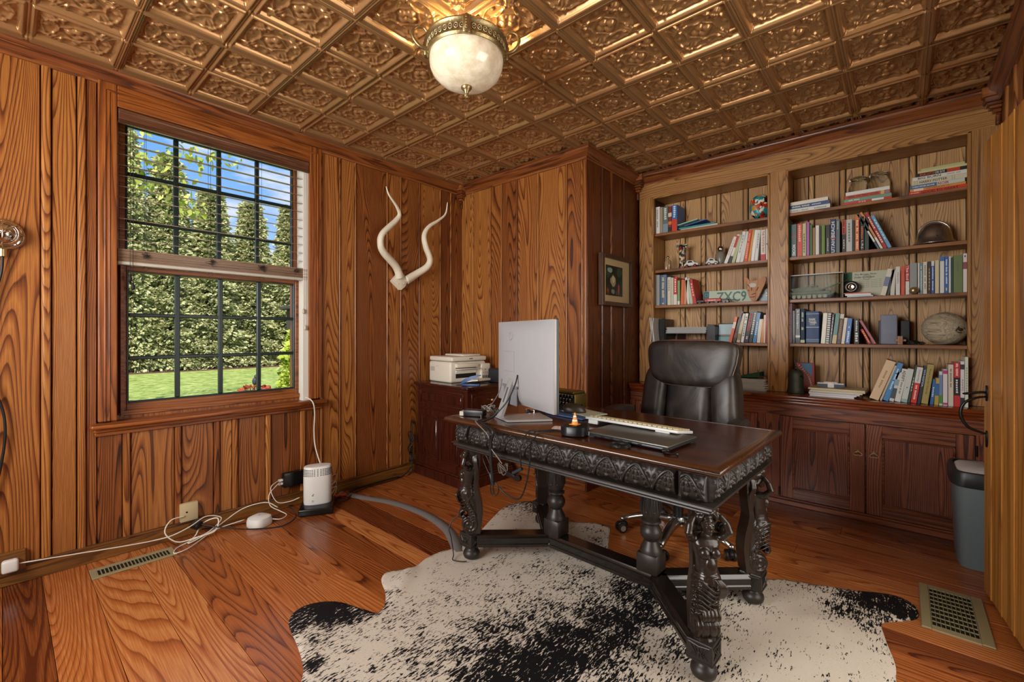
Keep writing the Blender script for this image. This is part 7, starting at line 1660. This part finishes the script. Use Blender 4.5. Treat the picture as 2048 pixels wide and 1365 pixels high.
mb = MB(); mb.prism(ol, -.012, .014); o = mb.build('face', wood('light carved wood', '#7a4820', '#bb7b40', '#dcab74', 'Z', 14, 2, 8, rough=.5, contrast=.4, tone=.1), tm, auto=40)
mb = MB()
for (u0, v0, u1, v1) in ((1496, 570, 1501, 575), (1504, 573, 1504, 582), (1518, 574, 1514, 582), (1501, 595, 1511, 594), (1504, 590, 1512, 587), (1497, 580, 1499, 583)):
    a, b_ = mz(u0, v0), mz(u1, v1); mb.tube([(a[0], -.013, a[1]), (b_[0], -.013, b_[1])], .0022, 5)
mb.build('carved_lines', mat('dark incised line', '#2a1a10', .6), o)
mb = MB(); a = mz(1506, 571); cushion(mb, (a[0], -.012, a[1]), (.026, .005, .018), .8, 10); mb.build('pale_cheek', mat('bleached wood', '#c5bdb0', .6), o, smooth=True)
pcd = thing('postcard', 'small pale blue card standing at the right end of third shelf, left bay', 'card', (at(1531, YU+.15), YU+.15, z), 0)
mb = MB(); mb.box(-.045, .040, -.001, .001, .001, .098); c0 = mb.build('card', mat('pale blue card', '#a9bfc9', .45), pcd); mb = MB(); mb.box(-.04, .035, -.0016, -.001, .04, .09); mb.build('picture', mosaic('card picture', ['#c3cdc9', '#9fb9c6', '#d5d6cf', '#8ea7b5'], 90), c0)
pcd.rotation_euler = (R(-5), 0, 0)
# fourth shelf left bay: magazine holder, letter tray, photograph
z = SHZ[4]
mg = thing('magazines', 'three white magazines leaning at the left end of the fourth shelf, left bay', 'magazines', (-1.533, YU-.02, z), 0)
mb = MB()
for k, x in enumerate((-.042, -.027, -.016)):
    mb.loft([[(x+.012*math.sin(j*.5+k)*.6, -.03, .002+.195*j/8), (x+.006+.012*math.sin(j*.5+k)*.6, -.03, .002+.195*j/8), (x+.006+.012*math.sin(j*.5+k)*.6, .15, .002+.195*j/8), (x+.012*math.sin(j*.5+k)*.6, .15, .002+.195*j/8)] for j in range(9)])
mb.build('covers', mat('magazine white', '#c9c7c0', .35), mg)
lt = thing('letter_tray', 'black two-tier letter tray on the fourth shelf behind the chair', 'letter tray', ((at(1318, YU+.05)+at(1430, YU+.05))/2, YU+.05, z), 0)
xw = (at(1430, YU+.05)-at(1318, YU+.05))/2
mb = MB(); mb.box(-xw, -xw+.05, 0, .18, .001, .19, bev=.002); mb.build('file_box', M_BPL, lt)
mb = MB()
for zt in (.004, .068, .118): mb.box(-xw+.055, xw-.06, 0, .19, zt, zt+.003) if zt != .118 else None
mb.box(xw-.06, xw-.057, 0, .2, .001, .125); mb.box(-xw+.055, -xw+.058, 0, .2, .001, .12); mb.box(-xw+.15, -xw+.153, .001, .19, .007, .068)
mb.build('tiers', mat('black tray plastic', '#16191c', .35), lt)
mb = MB(); mb.prism([(xw-.056, .001), (xw, .001), (xw, .12), (xw-.012, .135), (xw-.056, .142)], .0, .2); mb.build('side_panel', mat('black tray plastic', '#16191c', .35), lt)
q = random.Random(4)
mb = MB()
for k in range(14):
    y0, dx = q.uniform(-.006, .006), q.uniform(-.006, .006); zt = .0715+.0036*k
    mb.box(-xw+.064+dx, xw-.066+dx, y0, .17, zt, zt+.0024)
tag(mb.build('paper_stack', mat('office papers', '#c5c6c3', .6), loc=(lt.location.x, lt.location.y, z)), 'stack of white papers in the upper tier of the letter tray', 'papers')
mb = MB(); mb.box(-xw+.10, xw-.066, -.005, .18, .0075, .020, bev=.001); tag(mb.build('folder', mat('crimson folder', '#b01535', .45), loc=(lt.location.x, lt.location.y, z)), 'crimson red folder in the lower tier of the letter tray', 'folder')
ph = thing('photo_frame', 'small framed photograph of water and sky beside the leaning books', 'picture', (at(1452, YU+.13), YU+.13, z), 0); ph.rotation_euler = (R(-6), 0, 0)
mb = MB(); mb.box(-.062, .062, 0, .010, .001, .150, bev=.002); mb.build('frame', M_BPL, ph)
for nm, c_, a, b_ in (('sky', '#a9c4cc', .06, .142), ('water', '#5c9aa8', .008, .042), ('far_shore', '#5a5040', .042, .062)):
    mb = MB(); mb.box(-.055, .055, -.0015, .001, a, b_); mb.build(nm, mat('photo '+nm, c_, .3), ph)
# counter, left bay: papers, green folder, pencil pot
z = CT
q = random.Random(9); mb = MB()
for k in range(16):
    mb.box(-.11+q.uniform(-.012, .012), .10+q.uniform(-.014, .016), -.07+q.uniform(-.006, .006), .10, .001+.0052*k, .001+.0052*k+.0042, M=Matrix.Rotation(q.uniform(-.05, .05), 4, 'Z'))
tag(mb.build('paper_pile', mat('mixed papers', '#b9b6ab', .6), loc=(at(1506, YCB+.06)-.01, YCB+.09, z)), 'pile of letters and papers on the counter right of the chair back', 'papers')
mb = MB(); mb.loft([[(-.10, -.06, .0), (.06, -.06, .012), (.06, .10, .012), (-.10, .10, 0)], [(-.10, -.06, .005), (.06, -.06, .045), (.06, .10, .045), (-.10, .10, .005)]]); tag(mb.build('green_folder', mat('dark green card', '#1c4a30', .5), loc=(at(1502, YCB+.06), YCB+.09, z+.0865)), 'dark green folder on top of the paper pile in the left bay', 'folder')
pc = thing('pencil_pot', 'brown pot of pens at the right end of the counter, left bay', 'pot', (at(1534, YCB+.12), YCB+.12, z), 0)
mb = MB(); mb.lathe([(.026, .001), (.028, .004), (.028, .10), (.0255, .10), (.0245, .006), (.002, .006)], 24); mb.build('pot', mat('woven brown', '#8a6a3c', .7, bump=.5, bscale=120), pc, auto=40)
for i, (c_, a, r_) in enumerate((('#1f5f8a', .1, .012), ('#b3271d', 1.9, .013), ('#1d1d1f', 3.4, .012), ('#c77a2c', 4.8, .013))):
    mb = MB(); mb.tube([(.8*r_*math.cos(a), .8*r_*math.sin(a), .008), (1.6*r_*math.cos(a), 1.6*r_*math.sin(a), .145)], [.0035, .0035], 8)
    tag(mb.build('pen', mat('pen '+c_, c_, .35), loc=(pc.location.x, pc.location.y, z)), '%s pen standing in the brown pot on the counter' % ('blue', 'red', 'black', 'orange')[i], 'pen')
# top shelf right bay: preserving jars behind the middle stack
z = SHZ[1]
for i, u in enumerate((1717, 1758)):
    Yj = YU+.215-.0*i
    j = thing('preserving_jar', ('left', 'right')[i]+' one of the two glass clip-top jars behind the middle book stack', 'jar', (at(u, Yj), Yj, z), .4, 'clip-top glass jars on the top shelf')
    s = 1.22+.04*i
    mb = MB(); mb.lathe([(.040*s, .001), (.045*s, .008), (.045*s, .12*s), (.036*s, .14*s), (.033*s, .150*s), (.036*s, .153*s), (.036*s, .157*s)], 32); bj = mb.build('body', M_JAR, j, auto=50)
    mb = MB(); mb.lathe([(.037*s, .158*s), (.038*s, .166*s), (.032*s, .174*s), (.012*s, .177*s)], 32); mb.build('lid', M_JAR, j, auto=50)
    mb = MB(); mb.tube([(.0375*s*math.cos(t), .0375*s*math.sin(t), .150*s) for t in [2*math.pi*k/28 for k in range(28)]], .0014, 5, closed=True); mb.tube(spline([(-.038*s, 0, .15*s), (-.042*s, 0, .168*s), (0, 0, .182*s), (.042*s, 0, .168*s), (.038*s, 0, .15*s)], 5), .0014, 5); mb.build('wire_bail', M_CHR, j, smooth=True)
# helmet, second shelf right bay
z = SHZ[2]; Yh = YU+.15
hm = thing('steel_helmet', 'polished steel brimmed helmet at the right of the second shelf, right bay', 'helmet', (at(1868, Yh), Yh, z), 0)
hw = (at(1914, Yh)-at(1817, Yh))/2
mb = MB(); rg = []
for k, (r_, zz_) in enumerate(((1.0, .010), (.96, .016), (.80, .030), (.74, .055), (.68, .085), (.56, .112), (.38, .130), (.18, .140), (.02, .142))):
    rg.append([(hw*r_*math.cos(t)*1.0-(.0), .115*r_*math.sin(t), zz_+.012*(r_ > .9)*math.cos(t)**2*(-.4)) for t in [2*math.pi*j/48 for j in range(48)]])
mb.loft(rg, cap=False); mb.bm.faces.new(mb.bm.verts[-48:]) if False else None
M_STL = mat('worn steel', '#c4c3bd', .26, .95, bump=.15, bscale=12, vary=.3)
hh = mb.build('shell', M_STL, hm, smooth=True); so = hh.modifiers.new('s', 'SOLIDIFY'); so.thickness = .003
mb = MB(); mb.tube([(hw*math.cos(t), .115*math.sin(t), .010-.0048*math.cos(t)**2) for t in [2*math.pi*j/60 for j in range(60)]], .0035, 6, closed=True); mb.build('rolled_rim', M_STL, hm, smooth=True)
mb = MB(); mb.tube(spline([(hw*.70, 0, .055), (hw*.6, 0, .108), (hw*.3, 0, .141), (0, 0, .149), (-hw*.3, 0, .141), (-hw*.6, 0, .108), (-hw*.70, 0, .055)], 6), .006, 8); mb.build('comb', M_STL, hm, smooth=True)
mb = MB(); mb.ell((.01, -.088, .05), (.004, .004, .004), sub=2); mb.build('rivet', M_BPL, hm)
# third shelf right bay: tank in a clear case, show card, tyre, brass ball
z = SHZ[3]; Yt = YU+.13
x0, x1 = at(1581, YU+.06), at(1686, YU+.06)
cs = thing('display_case', 'clear acrylic display case over the model tank on the third shelf', 'display case', ((x0+x1)/2, Yt, z), 0)
M_ACR = bpy.data.materials.new('acrylic'); M_ACR.use_nodes = True; an = M_ACR.node_tree.nodes; al = M_ACR.node_tree.links; an.clear()
o_ = an.new('ShaderNodeOutputMaterial'); tr = an.new('ShaderNodeBsdfTransparent'); gs = an.new('ShaderNodeBsdfGlossy'); fz = an.new('ShaderNodeFresnel'); mxs = an.new('ShaderNodeMixShader'); tr.inputs[0].default_value = (.93, .95, .94, 1); gs.inputs['Roughness'].default_value = .03; fz.inputs['IOR'].default_value = 1.08
al.new(fz.outputs[0], mxs.inputs[0]); al.new(tr.outputs[0], mxs.inputs[1]); al.new(gs.outputs[0], mxs.inputs[2]); al.new(mxs.outputs[0], o_.inputs[0])
w = (x1-x0)/2; mb = MB()
mb.box(-w, w, -.07, -.068, .001, .168); mb.box(-w, w, .073, .075, .001, .168); mb.box(-w, -w+.002, -.068, .073, .001, .168); mb.box(w-.002, w, -.068, .073, .001, .168); mb.box(-w, w, -.07, .075, .168, .170)
cse = mb.build('clear_box', M_ACR, cs)
mb = MB(); mb.box(-w, w, -.071, -.069, .166, .1705); mb.box(-w-.0005, -w+.0012, -.071, -.0695, .001, .17); mb.box(w-.001, w+.0005, -.071, -.0695, .001, .17); mb.build('polished_edge', mat('polished acrylic edge', '#b9b9b4', .3), cse)
tk = thing('model_tank', 'grey green camouflaged model battle tank inside the clear case', 'model', ((x0+x1)/2-.03, Yt, z), 0)
M_TK = mat('tank camouflage', '#6a6f5a', .6, bump=.3, bscale=60, vary=.45)
mb = MB(); mb.prism([(-.125, .022), (.10, .022), (.135, .042), (.125, .052), (-.128, .056), (-.135, .040)], -.045, .045); mb.box(-.13, .11, -.062, -.040, .034, .055, bev=.003); mb.box(-.13, .11, .040, .062, .034, .055, bev=.003); hl = mb.build('hull', M_TK, tk, auto=35)
mb = MB(); mb.prism([(-.10, .057), (.045, .057), (.075, .066), (.03, .082), (-.05, .084), (-.12, .078), (-.115, .062)], -.04, .04); mb.box(-.03, .005, -.02, .02, .083, .094, bev=.003); mb.cyl(.010, .083, .098, 14, M=Matrix.Translation((.02, .018, 0))); mb.tube([(-.02, -.015, .1), (.03, -.015, .104)], .0022, 6); tr_ = mb.build('turret', M_TK, tk, auto=35)
mb = MB(); mb.tube([(.06, 0, .070), (.10, 0, .083), (.102, 0, .084), (.188, 0, .117), (.197, 0, .120)], [.005, .0045, .006, .0032, .004], 10); mb.build('gun_barrel', M_TK, tr_, smooth=True)
mb = MB()
for s in (-1, 1):
    mb.loft([[(x, s*.043, zz_), (x, s*.060, zz_), (x, s*.060, zz_+.003), (x, s*.043, zz_+.003)] for x, zz_ in ((-.125, .022), (-.10, .003), (.085, .003), (.125, .028), (.13, .038))])
mb.build('track', mat('track grey brown', '#4a453c', .7), tk)
for s in (-1, 1):
    for k in range(7):
        mb = MB(); mb.cyl(.0125, -.008, .008, 16, M=Matrix.Translation((-.10+.030*k, s*.051, .0185)) @ Matrix.Rotation(R(90), 4, 'X')); mb.cyl(.006, -.0095, .0095, 12, M=Matrix.Translation((-.10+.030*k, s*.051, .0185)) @ Matrix.Rotation(R(90), 4, 'X')); mb.build('road_wheel', mat('pale tank grey', '#9a9a86', .6), tk, auto=40)
Yc_ = YU+.16
cd = thing('display_card', 'cream and green printed collection card standing on the third shelf', 'display card', (at(1731, Yc_), Yc_, z), 0); cd.rotation_euler = (R(-4), 0, 0)
cw = (at(1777, Yc_)-at(1687, Yc_))/2
mb = MB(); mb.box(-cw, cw, -.001, .002, .001, .175); cc_ = mb.build('card', mat('cream card', '#b7b8a2', .5), cd)
mb = MB(); mb.box(-cw, -cw+.046, -.0018, 0, .001, .175); mb.build('green_band', mat('green band', '#1f5c3d', .5), cc_)
READABLE.update({'The Morgan Silver', 'Dollar Collection'})
text_obj('The Morgan Silver', .115, .013, '#3c4a3c', cc_, (-cw+.115, -.0022, .155), name='title_line'); text_obj('Dollar Collection', .105, .013, '#3c4a3c', cc_, (-cw+.110, -.0022, .138), name='title_line')
for k in range(5): text_obj('~~~~~~ ~~~~ ~~~~~~~ ~~~', .12, .005, '#8a8c78', cc_, (-cw+.14, -.0022, .118-.012*k), name='fine_print')
mb = MB(); mb.tube([(cw-.11+.02*math.cos(t), -.002, .135+.016*math.sin(t)) for t in [2*math.pi*j/24 for j in range(24)]], .0012, 5, closed=True); mb.tube([(cw-.11+.014*math.cos(t), -.002, .135+.011*math.sin(t)) for t in [2*math.pi*j/24 for j in range(24)]], .0008, 5, closed=True); mb.build('seal', mat('rose brown seal', '#8e7468', .5), cc_)
Ty = YU+.095
ty = thing('tyre_ornament', 'small black model tyre with chrome hub standing against the collection card', 'ornament', (at(1702.5, Ty), Ty, z+.030), 0)
mb = MB(); Mx = Matrix.Translation((0, .0, .040)) @ Matrix.Rotation(R(90), 4, 'X')
pf_ = [(.022, -.009), (.032, -.011), (.038, -.008), (.040, 0), (.038, .008), (.032, .011), (.022, .009)]
n = 40; vs = [[mb.bm.verts.new((r_*math.cos(2*math.pi*i/n), r_*math.sin(2*math.pi*i/n), h_)) for r_, h_ in pf_] for i in range(n)]
for i in range(n):
    a, b_ = vs[i], vs[(i+1) % n]
    for j in range(len(a)): mb.bm.faces.new((a[j], a[(j+1) % len(a)], b_[(j+1) % len(a)], b_[j]))
bmesh.ops.transform(mb.bm, matrix=Mx, verts=mb.bm.verts); mb.build('rubber', mat('tyre rubber', '#171717', .6), ty, smooth=True)
mb = MB(); mb.lathe([(.002, .006), (.008, .0065), (.010, .003), (.016, .003), (.021, .007), (.022, -.004), (.002, -.004)], 28, M=Mx); mb.build('hub', M_CHR, ty, auto=40)
mb = MB(); mb.tube([(.027*math.cos(t), -.0105, .040+.027*math.sin(t)) for t in [2*math.pi*j/32 for j in range(32)]], .0014, 5, closed=True); mb.build('white_wall', M_WH, ty)
mb = MB(); mb.ell((0, 0, .0225), (.0225, .0225, .0225)); tag(mb.build('brass_ball', mat('pale brass ball', '#b7a27a', .3, .8), smooth=True, loc=(at(1827.5, YU+.030), YU+.0305, z)), 'small pale brass ball in front of the wide grey folder', 'ball')
# fourth shelf right bay
z = SHZ[4]; Yg = YU+.075
mb = MB(); w = (at(1795, Yg)-at(1761, Yg)); mb.box(0, w, 0, .10, .001, .186, bev=.006, seg=3); bk = tag(mb.build('stone_bookend', mat('blue grey slate', '#7c8293', .6, bump=.3, bscale=30, vary=.15), auto=40, loc=(at(1761, Yg), Yg, z)), 'blue grey stone block standing mid shelf on the fourth shelf, right bay', 'bookend')
mb = MB(); mb.box(0, .012, 0, .10, .001, .150, bev=.002); tag(mb.build('slim_black_case', M_BPL, loc=(at(1757, Yg+.03), Yg+.03, z)), 'slim black case just left of the blue grey stone block', 'case')
mb = MB(); mb.box(0, .045, 0, .10, .001, .150, bev=.003); tag(mb.build('small_black_box', M_BPL, loc=(at(1800.5, Yg+.06), Yg+.06, z)), 'small black box just right of the blue grey stone block', 'box')
bp = thing('burr_puzzle', 'small interlocking wooden burr puzzle before the stone block', 'puzzle', (at(1800, YU+.045), YU+.045, z), .3)
mb = MB(); c0 = .026
for a in range(3):
    for o1 in (-1, 1):
        v = [0, 0, 0]; L0, S0 = .026, .0055
        dims = {0: ((-L0, L0), (o1*.006-S0, o1*.006+S0), (-.006, .006)), 1: ((-.006, .006), (-L0, L0), (o1*.006-S0, o1*.006+S0)), 2: ((o1*.006-S0, o1*.006+S0), (-.006, .006), (-L0, L0))}[a]
        mb.box(dims[0][0], dims[0][1], dims[1][0], dims[1][1], c0+dims[2][0]+.0005, c0+dims[2][1]+.0005, bev=.001)
mb.build('pieces', mat('pinkish wood', '#b08a70', .5), bp)
wt = thing('toy_race_car', 'tiny black model car between the wooden puzzle and the coconut', 'toy', (at(1832, YU+.06), YU+.06, z), .2)
mb = MB(); mb.prism([(-.035, .006), (.04, .006), (.042, .012), (.015, .018), (.0, .026), (-.02, .026), (-.034, .018)], -.014, .014); mb.build('body', M_BPL, wt)
mb = MB()
for x in (-.022, .026):
    for y in (-1, 1): mb.cyl(.0095, -.004, .004, 16, M=Matrix.Translation((x, y*.016, .0098)) @ Matrix.Rotation(R(90), 4, 'X'))
w_ = mb.build('wheels', mat('tyre rubber', '#171717', .6), wt); mb = MB(); mb.tube([(.026+.0065*math.cos(t), -.0205, .0098+.0065*math.sin(t)) for t in [2*math.pi*j/20 for j in range(20)]], .0012, 5, closed=True); mb.build('rim', M_CHR, w_)
Yn = YU+.13
co_ = thing('coconut_husk', 'large pale dried coconut husk at the right end of the fourth shelf', 'coconut', (at(1889, Yn), Yn, z+.097), 0); co_.rotation_euler = (0, R(4), R(-38))
def husk(P):
    a = math.atan2(P.z, P.y); rr_ = math.hypot(P.y, P.z); d = .02*math.sin(a*13+P.x*2)*rr_+.012*math.sin(a*29+P.x*3)*rr_
    k = 1+d; t = max(0, P.x-.55)/.45
    return Vector((P.x-.10*t*t*(1-rr_*1.6 if rr_ < .6 else 0), P.y*k*(1-.12*t), P.z*k*(1-.12*t)))
mb = MB(); rg = []
for i in range(40):
    p = -math.pi/2+math.pi*i/39; ring = []
    for j in range(64):
        q_ = 2*math.pi*j/64; P = husk(Vector((math.sin(p), math.cos(p)*math.cos(q_), math.cos(p)*math.sin(q_)))); ring.append((P.x*.108, P.y*.096, P.z*.096))
    rg.append(ring)
mb.loft(rg)
hk = mb.build('husk', wood('husk fibre', '#6b5e4a', '#b8aa8e', '#d2c7ad', 'X', 40, 3, 7, rough=.75, contrast=.55, tone=0, bump=.6), co_, smooth=True)
mb = MB(); mb.tube([(.094+.004*math.sin(3*t), .026*math.cos(t)-.02, .018*math.sin(t)) for t in [2*math.pi*j/30 for j in range(30)]], .0035, 6, closed=True); mb.ell((.096, -.02, 0), (.005, .018, .012), sub=2); mb.build('stalk_scar', mat('dark husk scar', '#4b3c2b', .8), hk, smooth=True)
# counter right bay: bell, framed beaded picture, paper pile, tape dispenser
z = CT
bl_ = thing('bronze_bell', 'dark green bronze bell shaped ornament with thin handle on the counter', 'bell', (at(1592, YCB+.08), YCB+.08, z), 0)
mb = MB(); mb.lathe([(.052, .001), (.054, .006), (.047, .04), (.044, .09), (.044, .13), (.036, .152), (.018, .163), (.004, .165)], 36); mb.build('body', mat('patinated bronze', '#43483a', .5, .5, bump=.4, bscale=30, vary=.4), bl_, auto=50)
mb = MB(); mb.tube(spline([(.03, -.01, .12), (.018, -.015, .155), (.002, -.018, .19), (-.006, -.018, .225), (-.010, -.016, .232)], 6), [.009-.006*i/24 for i in range(25)], 8); mb.loft([[(.012, -.04, .125), (.05, -.03, .105), (.05, -.02, .108), (.012, -.03, .128)], [(-.002, -.028, .165), (.03, -.02, .14), (.03, -.01, .142), (-.002, -.018, .167)]]); mb.build('handle', mat('dark horn', '#25231f', .35), bl_, auto=50)
bpic = thing('picture_panel', 'red and blue painted panel with a curved band behind the bronze bell', 'picture', (at(1609, YCB+.17), YCB+.17, z), R(18)); bpic.rotation_euler = (R(-5), 0, R(12))
mb = MB(); mb.box(-.055, .060, 0, .022, .001, .205, bev=.002); p0_ = mb.build('panel', mat('panel dark red', '#8f1f1b', .4), bpic)
mb = MB(); mb.prism([(-.02, .2), (.045, .2), (.045, .11), (.02, .14), (-.01, .17)], -.0012, .0); mb.build('blue_field', mat('panel blue', '#35668a', .4), p0_)
mb = MB()
for k in range(12): t = k/11; mb.ell((-.03+.07*t+.015*math.sin(t*3), -.004, .185-.145*t), (.007, .004, .007), sub=1)
mb.build('bead_band', mat('bead cream', '#cdb9a0', .4), p0_, smooth=True)
q = random.Random(21); mb = MB(); pw = (at(1730, YCB+.02)-at(1617, YCB+.02))/2; zc = 0
rows_ = [(-.95, .62, .010), (-.98, .70, .008), (-1.0, .80, .008), (-.97, .90, .009), (-.92, 1.0, .009), (-1.0, 1.0, .010)]
PP = []
zz0 = z+.0005
for i, (a, b_, t) in enumerate(rows_):
    mb = MB(); mb.box(a*pw, b_*pw, -.06+q.uniform(-.01, .01), .14, 0, t-.0006, bev=.0008, M=Matrix.Rotation(q.uniform(-.04, .04), 4, 'Z'))
    PP.append((mb, zz0)); zz0 += t
    nm_ = ('white', 'white', 'pale lilac', 'cream', 'beige', 'cream yellow')[i]; cl_ = ('#dcd9d9', '#d5d3cf', '#c9c2cc', '#d3cdb8', '#c4b794', '#cfc39d')[i]
    tag(mb.build('document_folder', mat('folder '+cl_, cl_, .6), loc=(at(1673, YCB+.02), YCB+.05, zz0-t)), '%s document folder, %s of the paper pile on the counter, right bay' % (nm_, ('lowest', 'second', 'third', 'fourth', 'fifth', 'topmost')[i]), 'folder', 'document folders in the pile on the counter')
tdp = thing('tape_dispenser', 'white and navy tape dispenser lying on top of the document pile', 'tape dispenser', (at(1662, YCB+.05), YCB+.06, zz0+.0005), 0)
mb = MB(); mb.box(-.075, .07, -.018, .018, .022, .031, bev=.004, seg=2); mb.box(-.018, .018, -.021, .020, .0, .036, bev=.004, seg=2); mb.box(-.04, .035, -.016, .016, .030, .038, bev=.003); mb.build('white_body', M_WPL, tdp, auto=40)
mb = MB(); mb.loft([[(x, -.017, zz_), (x, .017, zz_), (x, .017, .023), (x, -.017, .023)] for x, zz_ in ((-.074, .008), (-.055, .001), (-.018, .001))]); mb.loft([[(x, -.017, zz_), (x, .017, zz_), (x, .017, .023), (x, -.017, .023)] for x, zz_ in ((.018, .001), (.055, .003), (.073, .012))]); mb.build('navy_grips', mat('navy plastic', '#1f3048', .35), tdp)
